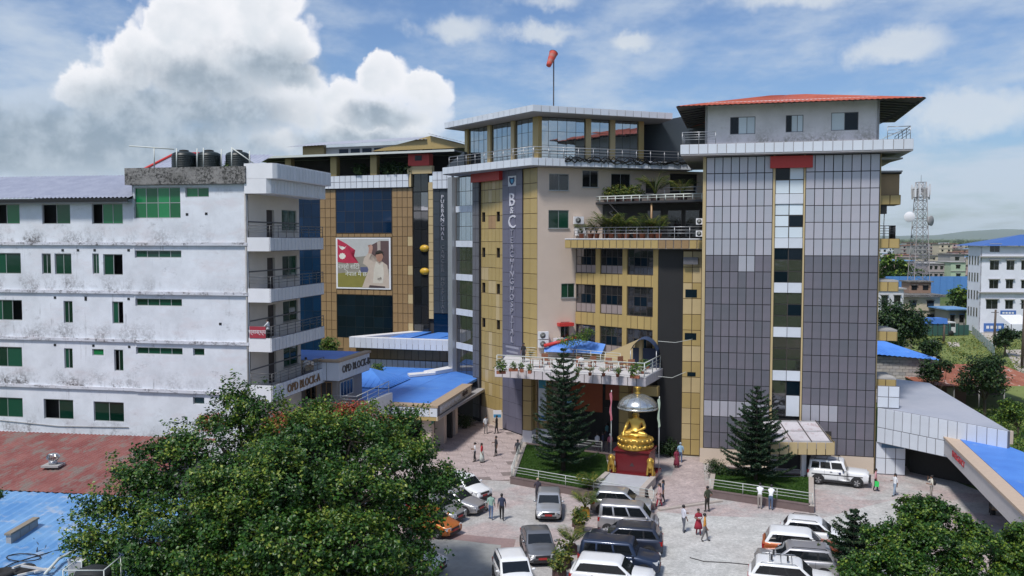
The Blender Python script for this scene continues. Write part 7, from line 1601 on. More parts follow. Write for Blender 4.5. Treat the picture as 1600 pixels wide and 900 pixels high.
for k in range(11):
    u = 1.4 + k * .78; zz = 18.47
    potted('palm in a terracotta pot number %d from the left along the palm terrace rail' % (k + 1) if False else ['leafy pot beside the air conditioners on the palm terrace', 'second leafy pot from the left on the palm terrace', 'low palm third from the left on the palm terrace', 'big areca palm in the middle of the palm terrace', 'areca palm right of the biggest palm on the terrace', 'palm touching the terrace post', 'palm just left of the person in the salmon shirt', 'small palm just right of the person in the salmon shirt', 'broad palm near the bend of the terrace rail', 'tall thin palm right of the bend of the terrace rail', 'last palm of the terrace beside the grey tower'][k], (k1.p(u, .7 + .25 * (k % 2), 0) if u < k1.L else k2.p(u - k1.L + .2, .8, 0))[:2], zz, pot_rd, fr_me[k % 3], .3, [1.2, 1.1, 1.5, 2.4, 2.2, 2.0, 1.6, 1.0, 1.7, 2.1, 1.5][k], 'palms along the palm terrace', 1.4)
for k in range(7):
    potted(['leftmost yellowish plant on the upper terrace', 'second yellowish plant on the upper terrace', 'third yellowish plant on the upper terrace', 'fourth yellowish plant on the upper terrace', 'yellow green plant left of the tall palm on the upper terrace', 'tall yellow palm on the upper terrace', 'spreading plant in front of the wide dark door on the upper terrace'][k], (m1.p(2.2 + k * .8, .7, 0) if k < 5 else m2.p((.4, 3.0)[k - 5], .7, 0))[:2], 21.8, pot_dark, fr_me[k % 3] if k > 4 else bu_me[k % 3], .35, (1.6, 1.7, 1.6, 1.7, 1.7, 2.4, 1.8)[k], 'plants along the upper terrace', 1.2)
def chair_mesh():
    b = MB(); b.box((-.25, -.25, .40), (.25, .25, .46)); b.box((-.25, .21, .46), (.25, .25, .95))
    for x in (-.22, .22):
        for y in (-.22, .22): b.box((x - .025, y - .025, 0), (x + .025, y + .025, .40))
        b.box((x - .03, -.25, .62), (x + .03, .25, .66))
    return b
cw_ = flat('cane', (.26, .11, .06))
def chair(label, px, py, a):
    t = thing('terrace_chair', label, 'chair', gp(px, py, TZ) + (TZ,), R(a), 'chairs on the portico terrace')
    MB().box((-.28, -.26, .38), (.28, .26, .46)).build('seat', cw_, t); MB().box((-.28, .22, .461), (.28, .28, .98)).build('backrest', cw_, t)
    for x in (-.24, .24):
        for y in (-.22, .22): MB().box((x - .03, y - .03, 0), (x + .03, y + .03, .379)).build('leg', cw_, t)
        MB().box((x - .03, -.24, .60), (x + .03, .22, .65)).build('armrest', cw_, t)
def table(label, px, py):
    t = thing('terrace_table', label, 'table', gp(px, py, TZ) + (TZ,), R(-20), 'tables on the portico terrace')
    MB().box((-.5, -.4, .70), (.5, .4, .75)).build('tabletop', flat('table_pale', (.40, .34, .28)), t)
    for x in (-.42, .42):
        for y in (-.32, .32): MB().box((x - .03, y - .03, 0), (x + .03, y + .03, .699)).build('leg', cw_, t)
for (px, py, a, lab) in ((905, 574, 180, 'red brown chair under the seated person'), (925, 573, 200, 'red brown chair right of the seated person'), (952, 576, 160, 'chair facing left near the terrace middle'), (972, 575, 30, 'chair close to the blue dome canopy'), (985, 579, 190, 'red chair near the right corner shrub'), (852, 570, 10, 'chair left of the pine tip')): chair(lab, px, py, a)
for (px, py, lab) in ((915, 578, 'table in front of the seated person'), (960, 580, 'table between two chairs near the terrace right'), (838, 574, 'table at the left of the portico terrace'), (868, 574, 'pale table behind the pine tip')): table(lab, px, py)
# blue tarpaulin roof with red edge and the dome canopy
tr = world_thing('tarpaulin_shelter', 'blue tarpaulin shelter with red edging behind the portico terrace', 'shelter', (6, 80.5, TZ))
MB().add([(2.9, 80.9, 8.2), (8.0, 79.4, 8.2), (8.4, 80.0, 9.0), (5.0, 82.0, 9.4), (3.0, 81.4, 8.8)], [(0, 1, 2, 3, 4)]).build('blue_sheet', M['blue_roof'], tr)
MB().tube([(2.9, 80.9, 8.75), (5.1, 81.6, 9.2), (6.0, 81.6, 9.45)], .16, 5).build('red_edge', M['red_panel'], tr)
for x, y in ((3.0, 80.9), (7.9, 79.5)): MB().tube([(x, y, TZ), (x, y, 8.2)], .04, 5).build('post', M['rail_white'], tr)
dc_ = world_thing('dome_canopy', 'dark blue curved fabric canopy at the right of the portico terrace', 'canopy', (11.2, 74.9, TZ))
fdc = Fr((9.95, 75.4), ang=-18); b = MB(fdc); n = 9
pr = [(0.05 + 2.25 * k / n, 9.0 + 1.0 * math.sin(math.pi * k / n) ** .7) for k in range(n + 1)]
for k in range(n): b.quad((pr[k][0], 0, pr[k][1]), (pr[k+1][0], 0, pr[k+1][1]), (pr[k+1][0], 1.4, pr[k+1][1] + .1), (pr[k][0], 1.4, pr[k][1] + .1))
b.build('fabric', flat('navy_fabric', (.025, .05, .12), rough=.7), dc_)
MB(fdc).box((.05, 1.2, TZ), (2.3, 1.35, 9.1)).build('back_cloth', flat('navy_fabric2', (.015, .025, .06)), dc_)
for u in (.08, 2.26): MB(fdc).tube([(u, .05, TZ), (u, .05, 9.05)], .04, 5).build('post', M['rail_steel'], dc_)
MB(fdc).quad((2.3, 0, 9.0), (2.3, 1.4, 9.1), (2.3, 1.4, TZ + .2), (2.3, .5, TZ + .6)).build('side_cloth', flat('navy_fabric', (.025, .05, .12)), dc_)
# air conditioner units
def acu(label, loc, a, s_=1.0):
    t = thing('outdoor_unit', label, 'air conditioner', loc, a, 'air conditioner outdoor units'); t.scale = (s_,) * 3
    MB().box((-.42, 0, 0), (.42, .32, .62)).build('casing', M['white_paint'], t)
    MB().tube([(-.1, -.005, .31), (-.1, -.02, .31)], .24, 18).build('fan_opening', M['steel_dark'], t); b = MB()
    for k in range(6): a_ = math.pi * k / 6; b.tube([(-.1 + .24 * math.cos(a_), -.03, .31 + .24 * math.sin(a_)), (-.1 - .24 * math.cos(a_), -.03, .31 - .24 * math.sin(a_))], .008, 3)
    b.build('fan_guard', M['rail_white'], t)
for (px, py, lab) in ((847, 524, 'upper of the two stacked outdoor units left on the beige wall'), (847, 537, 'lower of the two stacked outdoor units left on the beige wall'), (871, 534, 'outdoor unit low on the beige wall left of the small red awning'), (902, 345, 'upper outdoor unit beside the palm terrace'), (905, 363, 'lower outdoor unit at the left end of the palm terrace')):
    u, z = fMR.uz(px, py); acu(lab, fMR.p(u, -.45, z - .3), fMR.a, 1.1)
for py, lab in ((343, 'upper outdoor unit on the tower edge above the terrace'), (362, 'lower outdoor unit on the tower edge above the terrace')):
    q = fT.p(-.35, .9, 0); acu(lab, (q[0], q[1] - .6, 18.5 + (372 - py) / 1400 * 73 - .4), fT.a, .8)
# banners by the entrance
bn = Fr((2.35, 79.0), ang=-25)
t = world_thing('vertical_banner', 'tall white and blue banner hanging beside the left portico column', 'banner', bn.p(.3, 0, 2.5))
MB(bn).box((0, 0, 2.3), (.75, .04, 6.3)).build('sheet', flat('banner_white', (.55, .62, .68), var=.05), t)
MB(bn).box((.04, -.01, 5.2), (.71, -.003, 6.25)).build('printed_block', flat('banner_teal', (.04, .25, .36)), t); MB(bn).box((.04, -.01, 2.33), (.71, -.003, 2.75)).build('printed_block', flat('banner_blue', (.05, .18, .38)), t)
text('printed_text', 'मुटु रोग', t, Fr(bn.p(.36, -.012, 0)[:2], ang=-25), 0, 0, 3.9, .42, flat('banner_ink', (.05, .05, .07), var=0), .002).rotation_euler = (math.pi/2, -math.pi/2, bn.a)
t = world_thing('vertical_banner', 'small blue and white banner behind the pine at the entrance', 'banner', bn.p(2.2, 1.2, 3)); MB(bn).box((2.0, 1.2, 3.0), (2.7, 1.24, 4.4)).build('sheet', flat('banner_sky', (.18, .42, .58)), t); MB(bn).box((2.1, 1.19, 3.2), (2.6, 1.199, 3.6)).build('printed_block', M['white_paint'], t)
q = gp(777, 676); t = world_thing('notice_board', 'small blue and white notice on a post by the tan wall', 'notice', q + (0,))
MB().box((q[0] - .4, q[1] + .3, 1.35), (q[0] + .4, q[1] + .34, 2.1)).build('board', M['white_paint'], t); MB().box((q[0] - .36, q[1] + .29, 1.4), (q[0] + .36, q[1] + .299, 1.7)).build('printed_block', flat('notice_blue', (.05, .25, .45)), t); MB().tube([(q[0], q[1] + .36, 0), (q[0], q[1] + .36, 1.4)], .03, 5).build('post', M['rail_steel'], t)
# shrubs by the ramp and canopy, hedge stubs on the lawn
def shrub(label, loc, r, n, mat, size, seed, z=0.0, group=None):
    P_, O = clumps([(0, 0, r * .8, r, r, r * .85)], n, seed, .12, 12, .7); o = link('shrub', leaf_mesh('shrub', P_, size, mat, seed=seed, outward=O), None, (loc[0], loc[1], z)); return tag(o, label, 'shrub', group)
shrub('white flecked round shrub at the corner of the tower lawn', gp(1118, 738, .5), .75, 1600, M['leaf_dark'], .12, 41, .3)
for k, px in enumerate((1139, 1150, 1164, 1176)): shrub(['clipped bush nearest the flecked shrub along the lawn back', 'second clipped bush along the back of the tower lawn', 'third clipped bush along the back of the tower lawn', 'clipped bush just left of the pine trunk'][k], gp(px, 741, .5), .32, 350, M['leaf_dark'], .10, 50 + k, .4, 'clipped bushes behind the tower lawn')
shrub('dark plants beside the ramp below the black strip', gp(1045, 712), .9, 1500, M['leaf_dark'], .14, 61); shrub('potted plants in the shade under the clinic canopy', gp(726, 668), .8, 1200, M['leaf_dark'], .15, 62); shrub('green plant on the ledge beside the OPD BLOCK-B bay', gp(515, 551, 7.3), .95, 1500, M['leaf_fresh'], .18, 63, 7.2); shrub('yellow green plant below the upper canopy', gp(590, 580, 5.0), .6, 900, M['leaf_fresh'], .15, 64, 4.8)
shrub('weeds growing between the black rooftop tanks', atY(358, 258, 70)[:2], .45, 500, M['leaf_fresh'], .14, 65, 23.6)
for k, px in enumerate((605, 620, 640, 560)): u, z = fP.uz(px, 262); shrub(['dark plants under the rear block roof left of the lift', 'dark plants under the rear block roof near the middle column', 'dark plants under the rear block roof beside the red box', 'dark plants under the rear block roof at the left'][k], fP.p(u, .4, 0)[:2], 1.0, 900, M['leaf_dark'], .25, 70 + k, 25.9)
tag(MB().tube([gp(*p) + (.03,) for p in ((1078, 872), (1100, 878), (1140, 880), (1180, 884), (1230, 878), (1290, 872))], .025, 4).build('ground_cable', M['black']), 'thin black cable lying across the grey paving', 'cable')
# overhead wires
for k, (a, b_) in enumerate((((1028, 533), (1082, 530)), ((1028, 588), (1072, 581)))):
    p0, p1 = atY(a[0], a[1], 73.6), atY(b_[0], b_[1], 73.6); m_ = ((p0[0] + p1[0]) / 2, 73.6, min(p0[2], p1[2]) - .12); tag(MB().tube([p0, m_, p1], .02, 4).build('wire', M['rail_white']), ['upper white wire crossing the black strip', 'lower white wire crossing the black strip'][k], 'wire')
pf = gp(1548, 805); t = world_thing('handcart', 'dark steel frame trolley in the shade under the blue canopy', 'trolley', pf + (0,))
fr_ = Fr(pf, ang=-20); MB(fr_).box((0, 0, .35), (1.7, .6, .42)).build('deck', M['tan_panel_brown'], t); MB(fr_).tube([(0, 0, 0), (0, 0, 1.3), (0, .6, 1.3), (0, .6, 0)], .04, 5).build('handle', M['steel_dark'], t)
for u in (.2, 1.5): MB(fr_).box((u - .1, .05, 0), (u + .1, .55, .35)).build('wheel', M['tyre'], t)
# ================================================================== THE TOWN BEHIND, RIGHT
random.seed(12)
def fld(name, pts, mat, z=-.03): return struct(name, MB().quad(*[gp(px, py, 0) + (z,) for px, py in pts]), mat)
M['field'] = ramp_mat('field_grass', (.10, .15, .03), rough=.95, var=.3, scale=.15, var2=(.19, .22, .06))
fld('grass_field', [(1430, 700), (1720, 700), (1660, 522), (1425, 522)], M['field'], -.04)
simple('path_dust', (.46, .41, .36), rough=.95, var=.15, scale=.4)
fld('dirt_path', [(1516, 519), (1560, 519), (1556, 545), (1551, 545)], M['path_dust'], -.03); fld('dirt_path', [(1570, 546), (1640, 546), (1640, 590), (1590, 582)], M['path_dust'], -.03)
fld('bare_patch', [(1446, 533), (1467, 532), (1468, 541), (1448, 542)], M['path_dust'], -.03); fld('bare_patch', [(1480, 534), (1498, 534), (1500, 541), (1484, 542)], M['path_dust'], -.03)
# hills
g = np.random.default_rng(3); hb = MB(); NX = 220; vs = []; fs = []
for i in range(NX + 1):
    X = -22000 + 44000 * i / NX; x = X * 7600 / 17500.; f = (x + 300) / 4000.0
    h = 24 + 84 / (1 + math.exp(-(x - 3800) / 190.0)) + 30 * max(0, math.sin(f * 1.9 - 2.2)) * (x < 2500) + 8 * math.sin(f * 9) + 4 * math.sin(f * 31) + 2.5 * math.sin(f * 67 + 2)
    h = 18.5 + (h - 18.5) * 17500 / 7600.; vs += [(X, 15500, -1), (X, 16300, max(8, h * .6)), (X, 17500, max(12, h)), (X, 19500, -1)]
for i in range(NX):
    for k in range(3): fs.append((i*4+k, (i+1)*4+k, (i+1)*4+k+1, i*4+k+1))
hb.add(vs, fs, True); struct('hills', hb, ramp_mat('hill_forest', (.035, .065, .03), rough=.95, var=.35, scale=.004))
def house(label, px0, px1, ytop, Y, depth, col, roof=None, ang=0, rows=2, cols=3, group=None, win=None, over=.4, roof_h=.25, name='house', zb=0.0):
    x0, _, zt = atY(px0, ytop, Y); x1 = atY(px1, ytop, Y)[0]; fr_ = Fr((x0, Y), ang=ang); Wd = (x1 - x0) / math.cos(R(ang)); t = world_thing(name, label, 'house', fr_.p(Wd/2, 0, zb), group)
    MB(fr_).box((0, 0, zb), (Wd, depth, zt)).build('wall', col, t)
    rm = roof or M['concrete']; MB(fr_).box((-over, -over, zt), (Wd + over, depth + over, zt + roof_h)).build('roof', rm, t)
    h = (zt - zb) / rows
    for j in range(rows):
        if j: MB(fr_).box((-.12, -.25, zb + j * h - .12), (Wd + .12, -.001, zb + j * h + .05)).build('ledge', rm, t)
        for i in range(cols):
            w = min(1.5, Wd / cols * .5); cu = Wd * (i + .5) / cols + random.uniform(-.1, .1) * w; z0 = zb + j * h + h * .30
            MB(fr_).box((cu - w/2, -.06, z0), (cu + w/2, -.002, z0 + h * .42)).build('window', win or M['glass_dark'], t)
            MB(fr_).box((cu - w/2 - .15, -.35, z0 + h * .44), (cu + w/2 + .15, -.003, z0 + h * .44 + .1)).build('sun_shade', rm, t)
    return t
def pc(name_, c): return flat('plaster_' + name_, c, rough=.85, var=.12, scale=.5)
cream, pinkp, greenp, offw, greyp, brown_ = pc('cream', (.55, .48, .36)), pc('pink', (.52, .38, .35)), pc('green', (.40, .50, .36)), pc('offwhite', (.62, .63, .65)), pc('grey', (.34, .33, .31)), pc('brick', (.30, .20, .15))
house('cream two storey house below the lattice mast', 1412, 1469, 464, 192, 12, cream, M['mould'], rows=2, cols=2, over=.8, roof_h=.5)
house('dark roof room on the cream house under the mast', 1421, 1455, 441, 197, 4, brown_, M['mould'], rows=1, cols=2, zb=6.4, name='roof_room')
house('white house with a dark balcony between the tower and the cream house', 1372, 1412, 452, 175, 9, offw, M['concrete'], rows=2, cols=2)
house('pale green house beyond the blue sheet wall', 1486, 1509, 410, 330, 12, greenp, M['concrete'], rows=3, cols=1)
house('house with a rounded dark room on top beyond the green house', 1485, 1507, 398, 345, 10, greyp, M['mould'], rows=4, cols=1)
house('pink house with a blue roof behind the tree beside the tower', 1396, 1428, 408, 320, 14, pinkp, M['blue_roof_worn'], rows=3, cols=3)
house('long grey house with dark windows beyond the mast', 1450, 1484, 412, 335, 14, pc('mauve', (.36, .31, .31)), M['concrete'], rows=3, cols=4)
house('low pale shop row with a grey roof beside the blue truck', 1482, 1509, 484, 185, 6, greyp, M['blue_roof_worn'], rows=1, cols=2, over=1.0)
gl = ['small cream house in the distant town', 'small white house in the distant town', 'small grey house in the distant town', 'small pink house in the distant town', 'small brick house in the distant town']
for k in range(95):
    Y = 340 + 1300 * random.random() ** 1.3; f = random.uniform(.40, .64); ci = random.randrange(5); zt = random.uniform(5, 11 + 3 * (Y > 600)); x = f * Y; px = 800 + 1400 * x / Y; yt = 372 + 1400 * (CH - zt) / Y; wd = random.uniform(9, 17) / Y * 1400
    ri = random.randrange(4); st_ = max(2, round(zt / 3.4)); lb2 = gl[ci].replace(' in the distant', [' with a flat grey roof', ' with a blue roof', ' with a rusty roof', ' with a black stained roof'][ri] + ' in the %s' % ('nearer' if Y < 600 else 'distant'))
    house(lb2.replace('small', ['small', 'tall'][st_ > 3]), px, px + wd, yt, Y, random.uniform(8, 14), (cream, offw, greyp, pinkp, brown_)[ci], [M['concrete'], M['blue_roof_worn'], M['rust_shed'], M['mould']][ri], rows=st_, cols=random.choice((2, 3)), group='houses of the distant town')
# white apartment house with blue roof
ah = world_thing('apartment_house', 'white four storey apartment house with a blue roof at the right edge', 'house', (100, 176, 0))
fa = Fr((91.6, 175.2), ang=-3); aw = 24; fal = Fr(fa.p(0, 5.3, 0)[:2], ang=-93)
hs = [fa.rect(*r) for r in ((1547, 382, 1562, 394), (1547, 407, 1561, 422), (1573, 407, 1585, 422), (1546, 437, 1560, 451), (1572, 437, 1583, 451), (1541, 468, 1559, 483), (1571, 469, 1583, 483), (1596, 407, 1606, 422), (1596, 438, 1606, 451), (1596, 469, 1606, 483))]
aw_m = pc('bluish_white', (.68, .70, .77)); wall('wall', ah, fa, 0, aw, 0, 16.9, hs, aw_m, depth=.25); MB(fa).box((.3, .8, 0), (aw, 5.2, 16.8)).build('core', M['dark_inside'], ah)
MB(fal).box((0, 0, 0), (5.3, .25, 16.9)).build('wall', aw_m, ah)
for h in hs: window(ah, fa, *h, nu=2, frame=M['frame_alu'], pane=M['glass_dark'], v=.15); MB(fa).box((h[0] - .2, -.4, h[3] + .08), (h[1] + .2, -.002, h[3] + .2)).build('sun_shade', M['concrete'], ah)
for z in (14.1, 10.8, 7.3, 3.9):
    for k in range(4): window(ah, fal, .5 + k * 1.2, 1.05 + k * 1.2, z - .9, z + .9, nu=1, frame=M['frame_alu'], pane=M['glass_dark'], v=-.02, bar=.06)
for z in (15.0, 8.0): MB(fa).box((-.4, -.55, z - .25), (aw, -.002, z)).build('ledge', M['concrete'], ah)
MB(fa).add([(-.8, -.9, 17.0), (aw, -.9, 17.0), (aw, 10, 17.0), (-.8, 10, 17.0), (9, 3, 19.2), (aw, 3, 19.2)], [(0, 1, 5, 4), (0, 4, 3), (3, 4, 5, 2)]).build('roof', flat('navy_roof', (.05, .13, .38), rough=.5), ah)
for (r, lab) in (((1563, 485, 1587, 493), 'sign_board'), ((1537, 505, 1568, 518), 'sign_board')):
    u0, u1, z0, z1 = fa.rect(*r); sb_ = MB(fa).box((u0, -.12, z0), (u1, -.03, z1)).build(lab, flat('shop_sign_blue', (.06, .15, .42)), ah)
    for k in range(4): MB(fa).box((u0 + (u1 - u0) * (.12 + .2 * k), -.13, z0 + (z1 - z0) * .35), (u0 + (u1 - u0) * (.26 + .2 * k), -.122, z0 + (z1 - z0) * .7)).build('printed_mark', M['white_paint'], sb_)
aq = atY(1585, 512, 165); t = world_thing('market_stall', 'white awning stall with a red side roof at the right edge', 'stall', (aq[0], 165, 0)); MB().add([(aq[0] - 1.8, 163, 2.8), (aq[0] + 2.2, 163, 2.8), (aq[0] + 2.2, 167, 4.2), (aq[0] - 1.8, 167, 4.2)], [(0, 1, 2, 3)]).build('awning', M['white_paint'], t)
MB().add([(aq[0] + 1.2, 161, 2.6), (aq[0] + 4, 161, 2.6), (aq[0] + 4, 164, 3.9), (aq[0] + 1.2, 164, 3.9)], [(0, 1, 2, 3)]).build('red_awning', flat('awning_red', (.45, .16, .14)), t)
for dx in (-1.7, 2.1): MB().tube([(aq[0] + dx, 163, 0), (aq[0] + dx, 163, 2.8)], .08, 5).build('post', M['steel_dark'], t)
# blue sheet hoarding
hw = world_thing('blue_sheet_wall', 'long bright blue sheet wall beyond the cream house', 'wall', (105, 230, 0)); x0 = atY(1384, 432, 232)[0]; x1 = atY(1512, 432, 232)[0]
for k in range(12): a = x0 + (x1 - x0) * k / 12; b_ = x0 + (x1 - x0) * (k + 1) / 12; MB().box((a + .03, 232 + .05 * (k % 2), 3.9), (b_ - .03, 232.2, 8.6)).build('sheet', M['blue_roof_worn'] if False else flat('hoarding_blue', (.10, .26, .58), rough=.5), hw)
for k in range(7): a = x0 + (x1 - x0) * k / 6; MB().tube([(a, 232.5, 0), (a, 232.5, 8.4)], .15, 5).build('post', M['steel_dark'], hw)
# lattice mast
mx, my, mz0, mz1 = atY(1437, 372, 205)[0], 205.0, 6.5, 31.2
ms_ = world_thing('lattice_mast', 'red and white lattice phone mast with two dishes behind the tower', 'mast', (mx, my, mz0))
def half(z): f = (z - mz0) / (mz1 - mz0); return 1.0 * (1 - f) + .85
lv = [mz0 + (mz1 - mz0) * (k / 12) for k in range(13)]; b = MB()
for sx_, sy_ in ((-1, -1), (1, -1), (1, 1), (-1, 1)): MB().tube([(mx + sx_ * half(z), my + sy_ * half(z), z) for z in lv], .09, 5).build('leg', flat('mast_pale', (.40, .37, .37)), ms_)
for a, c in zip(lv[:-1], lv[1:]):
    ha, hc = half(a), half(c)
    for (p, q) in (((-1, -1), (1, -1)), ((1, -1), (1, 1)), ((1, 1), (-1, 1)), ((-1, 1), (-1, -1))):
        A = (mx + p[0] * ha, my + p[1] * ha, a); B2 = (mx + q[0] * hc, my + q[1] * hc, c); A2 = (mx + q[0] * ha, my + q[1] * ha, a); B3 = (mx + p[0] * hc, my + p[1] * hc, c)
        b.tube([A, B2], .05, 4); b.tube([A2, B3], .05, 4); b.tube([B2, B3], .05, 4)
b.build('bracing', flat('mast_grey', (.24, .24, .26)), ms_)
for k in range(12):
    a = 2 * math.pi * k / 12; r_ = 1.9; z0 = mz1 - 3.9 + (k % 3) * .5; MB().box((mx + r_ * math.cos(a) - .17, my + r_ * math.sin(a) - .12, z0), (mx + r_ * math.cos(a) + .17, my + r_ * math.sin(a) + .12, z0 + 2.4)).build('antenna_panel', M['white_paint'] if k % 3 else M['concrete'], ms_)
for k in range(2): z = mz1 - 3.4 + k * 1.8; MB().tube([(mx + 1.8 * math.cos(t), my + 1.8 * math.sin(t), z) for t in [2 * math.pi * i / 12 for i in range(13)]], .05, 4, cap=False).build('antenna_ring', M['steel_dark'], ms_)
MB().tube([(mx, my, mz1), (mx, my, mz1 + 1.6)], .04, 4).build('lightning_rod', M['steel_dark'], ms_)
for (px, py, dx) in ((1421, 339, -.35), (1453, 345, .75)):
    q = Vector(atY(px, py, my - 1)); ax = Vector((dx, -1, 0)).normalized(); d = MB(); d.tube([q - ax * .45, q - ax * .1, q + ax * .3, q + ax * .34], [.5, 1.0, 1.2, 1.15], 16); d.build('dish', M['white_paint'] if dx < 0 else M['concrete'], ms_)
    MB().tube([q, (mx + (1 if dx > 0 else -1) * half(q.z), my, q.z)], .08, 4).build('dish_arm', M['steel_dark'], ms_)
# truck with blue tarpaulin
tq_ = gp(1455, 524); tk = thing('parked_truck', 'truck covered by a blue tarpaulin parked beyond the field', 'truck', tq_ + (0,), R(4))
MB().box((-2.9, -1.1, .9), (2.4, 1.1, 2.4)).build('cargo_bed', flat('truck_teal', (.05, .16, .18)), tk); tb = MB()
for k in range(7): x = -3 + k * .92; tb.v += [(x, -1.25, 2.3), (x, -1.0, 3.3 + .15 * (k % 2)), (x, 1.0, 3.3 + .1 * (k % 2)), (x, 1.25, 2.3)]
for k in range(6):
    for j in range(3): tb.f.append((k*4+j, (k+1)*4+j, (k+1)*4+j+1, k*4+j+1)); tb.m.append(0); tb.sm.append(False)
tb.build('tarpaulin', flat('tarp_blue', (.05, .16, .48)), tk); MB().prism([(2.6, -1.0), (4.2, -1.0), (4.3, 1.0), (2.6, 1.0)], .6, 2.6).build('cab', flat('truck_white', (.6, .6, .6)), tk); MB().box((3.0, -1.02, 1.7), (4.1, -.99, 2.4)).build('side_window', M['glass_dark'], tk)
for x in (-2.0, -1.0, 3.3):
    for y in (-.95, .95): MB().tube([(x, y - .15, .5), (x, y + .15, .5)], .5, 14).build('wheel', M['tyre'], tk)
# rusty open shed, brick store
sh = world_thing('open_shed', 'long open shed with a patchy rusted sheet roof at the right', 'shed', (52, 98, 0)); x0, x1 = gp(1452, 606, 2.7)[0], gp(1660, 606, 2.7)[0]
b = MB(); corrugated(b, (x0, 95.0, 2.7), (x1, 95.0, 2.7), (x0 - .5, 106, 3.5), (x1, 106, 3.5), 50, .05, 4); b.build('roof', M['rust_shed'], sh)
MB().box((x0 + .5, 105, 0), (x1, 105.2, 3.2)).build('back_wall', flat('shed_dark', (.10, .06, .05)), sh)
MB().box((x0 + .5, 99, 0), (x0 + 6.5, 99.2, 2.6)).build('plank_wall', flat('shed_brown', (.13, .07, .05)), sh); MB().box((x0 + 4.3, 98.9, .7), (x0 + 5.2, 98.98, 1.9)).build('hatch', flat('hatch_khaki', (.32, .30, .22)), sh)
for k in range(6): xx = x0 + .6 + k * 2.7; MB().tube([(xx, 95.3, 0), (xx, 95.3, 2.7)], .07, 5).build('post', M['concrete'], sh)
bw_ = world_thing('block_store', 'grey block walled store with a blue sheet roof behind the tower flank', 'store', (40, 100, 0)); fk = Fr((37.5, 100.5), (46.8, 99.0))
kw = MB(fk).box((0, .04, 0), (fk.L, .3, 5.4)).build('wall', M['joint'], bw_)
blk = [MB().box((-.33, -.04, -.16), (.33, .04, .16)).mesh('block', flat('block_grey%d' % k, c, var=.2, scale=3)) for k, c in enumerate(((.42, .40, .39), (.34, .33, .33), (.46, .43, .40)))]
for j in range(15):
    for i in range(14):
        u = .35 + i * .69 + (.34 if j % 2 else 0)
        if u < fk.L - .6: link('block', random.choice(blk), kw, fk.p(u, .0, .2 + j * .35), (0, 0, fk.a))
MB(fk).box((fk.L - .25, -.08, 0), (fk.L + .3, .5, 5.3)).build('corner_post', M['concrete'], bw_); MB(fk).box((.1, .31, 0), (fk.L, 6, 5.2)).build('core', M['dark_inside'], bw_)
b = MB(); corrugated(b, fk.p(-1.5, -.7, 5.9), fk.p(fk.L + .9, -.7, 5.0), fk.p(-1.5, 5.5, 7.6), fk.p(3.0, 5.5, 7.2), 22, .07, 2); b.build('roof', M['blue_roof'], bw_)
# utility poles, green gate fence
for (px, yt, yb, lab) in ((1553, 484, 546, 'tall dark wooden pole in front of the apartment house'), (1474, 508, 538, 'short dark post standing in the field'), (1597, 470, 575, 'wooden pole at the right edge beyond the shed')):
    q = gp(px, yb); zt = 18.5 - (yt - 372) / 1400 * q[1]; t = world_thing('utility_pole', lab, 'pole', q + (0,)); MB().tube([q + (0,), (q[0] + .1, q[1], zt)], [.22, .16], 7).build('pole', flat('pole_brown', (.09, .065, .05)), t); MB().box((q[0] - .6, q[1] - .06, zt - .5), (q[0] + .6, q[1] + .06, zt - .4)).build('cross_arm', M['steel_dark'], t)
gf = world_thing('green_fence', 'dark green panel fence and gate along the far side of the field', 'fence', gp(1470, 528) + (0,)); g0, g1 = gp(1432, 526), gp(1514, 524)
for k in range(10): a = Vector(g0).lerp(Vector(g1), k / 10); c = Vector(g0).lerp(Vector(g1), (k + 1) / 10); fr_ = Fr(tuple(a), tuple(c)); MB(fr_).box((.05, 0, .1), (fr_.L - .05, .08, 2.0 + .3 * (k in (6, 7)))).build('panel', flat('fence_green', (.035, .10, .085)), gf); MB(fr_).box((-.05, -.05, 0), (.05, .12, 2.4)).build('post', M['steel_dark'], gf)
g2 = world_thing('concrete_fence', 'pale panel fence running toward the camera beside the dirt path', 'fence', gp(1535, 535) + (0,)); q0, q1 = Vector(gp(1519, 522)), Vector(gp(1553, 556))
for k in range(9): fr_ = Fr(tuple(q0.lerp(q1, k / 9)), tuple(q0.lerp(q1, (k + 1) / 9))); MB(fr_).box((.06, 0, 0), (fr_.L - .06, .1, 1.6)).build('panel', flat('fence_grey', (.36, .42, .42)), g2); MB(fr_).box((-.06, -.05, 0), (.06, .15, 1.8)).build('post', M['concrete'], g2)
# trees and rough growth
def btree(label, px, py, Y, r, n, size, mat, seed, group=None):
    q = atY(px, py, Y); g = random.Random(seed); lob = [(q[0] + g.uniform(-.6, .6) * r, Y + g.uniform(-.5, .5) * r, q[2] + g.uniform(-.45, .5) * r, r * g.uniform(.4, .62), r * .55, r * g.uniform(.35, .55)) for _ in range(7)]
    return tree('broadleaf_tree', label, (q[0], Y, 0), lob, r * .07, n, size, mat, group, seed, r * .1, 16, .7)
btree('dark tree beside the right flank of the grey tower', 1400, 505, 125, 4.3, 7000, .42, M['leaf_dark'], 81); btree('dark tree lower down beside the tower flank', 1385, 530, 122, 3.2, 4500, .40, M['leaf_dark'], 82); btree('light green tree above the blue sheet wall', 1396, 422, 255, 5.0, 2500, .9, M['leaf_fresh'], 83)
btree('round leafy tree in front of the rusted shed', 1540, 582, 91, 2.7, 6000, .26, M['leaf_dark'], 84); btree('small tree behind the block store', 1455, 552, 112, 2.0, 3000, .3, M['leaf_dark'], 85); btree('small tree at the left of the rusted shed', 1464, 578, 95, 1.6, 2500, .25, M['leaf_dark'], 86)
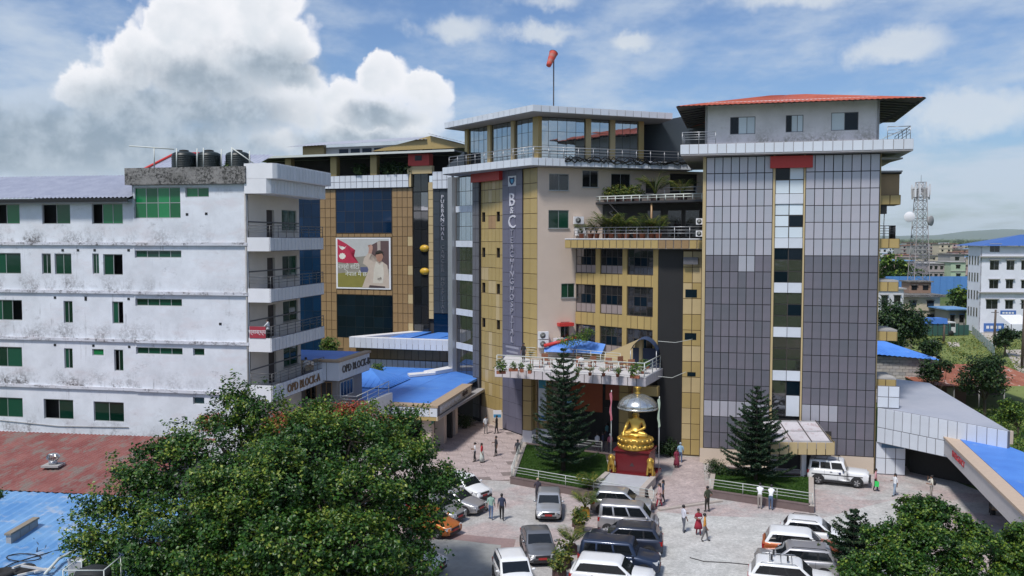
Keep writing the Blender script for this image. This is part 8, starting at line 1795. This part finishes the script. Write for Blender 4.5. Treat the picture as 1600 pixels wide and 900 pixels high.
btree('olive tree beyond the field fence', 1502, 466, 225, 4.0, 2200, .7, M['leaf_fresh'], 87); btree('thin shrub tree beside the dirt path', 1571, 528, 140, 2.2, 1800, .4, M['leaf_dark'], 88)
btree('leafy shrub tree at the right edge below the shed', 1592, 648, 82, 1.7, 3000, .2, M['leaf_fresh'], 89)
def cover(name, n, xr, yr, zr, size, mat, seed, poly=None):
    g = np.random.default_rng(seed); nc = n // 14; X = g.uniform(*xr, nc); Y = g.uniform(*yr, nc)
    if poly: k = np.array([inside(poly, a, b_) for a, b_ in zip(X, Y)]); X, Y = X[k], Y[k]
    hz = zr * (.3 + .7 * np.abs(np.sin(X * 1.3) * np.cos(Y * .9 + X * .4))); C_ = np.stack([X, Y, hz * g.random(len(X))], 1); P_ = np.repeat(C_, 14, 0) + g.normal(size=(len(C_) * 14, 3)) * size * 1.4; P_[:, 2] = np.abs(P_[:, 2])
    o = link(name, leaf_mesh(name, P_, size, mat, seed=seed)); return tag(o, None, None, None, 'stuff')
cover('rough_growth', 26000, (36, 62), (64, 95), 1.0, .22, M['leaf_fresh'], 91, [(38.2, 79), (35.5, 64), (62, 64), (62, 94), (44, 94)])
cover('field_weeds', 9000, (60, 95), (108, 165), .5, .3, M['leaf_palm'], 92)
def far_wood():
    g = np.random.default_rng(95); n = 1100; Y = 300 + 4200 * g.random(n) ** 1.2; f = g.uniform(.36, .70, n); X = f * Y; r = g.uniform(2.2, 4.6, n) * (1 + Y / 2600); C_ = np.stack([X, Y, r * .8], 1)
    per = 26; d = g.normal(size=(n * per, 3)); d /= np.linalg.norm(d, axis=1)[:, None]; P_ = np.repeat(C_, per, 0) + d * np.repeat(r, per)[:, None] * np.array([1, 1, .8]) * g.uniform(.6, 1.05, (n * per, 1)); P_[:, 2] = np.maximum(P_[:, 2], .3)
    o = link('distant_trees', leaf_mesh('distant_trees', P_, 2.6, M['leaf_dark'], seed=9, outward=d, jitter=.5)); tag(o, None, None, None, 'stuff')
far_wood()
settle()
# ------------------------------------------------------------------ hazy air
HAZE = 1
if HAZE:
    hz_m = bpy.data.materials.new('hazy_air'); hz_m.use_nodes = True; nt = hz_m.node_tree; nt.nodes.remove(nt.nodes['Principled BSDF'])
    pv = nt.nodes.new('ShaderNodeVolumePrincipled'); pv.inputs['Color'].default_value = (.86, .94, 1.0, 1); pv.inputs['Density'].default_value = 0.000036; pv.inputs['Anisotropy'].default_value = 0.0
    nt.links.new(pv.outputs[0], nt.nodes['Material Output'].inputs['Volume'])
    tag(MB().box((-22100, -700, -2), (22100, 20100, 320)).build('haze', hz_m), kind='stuff')
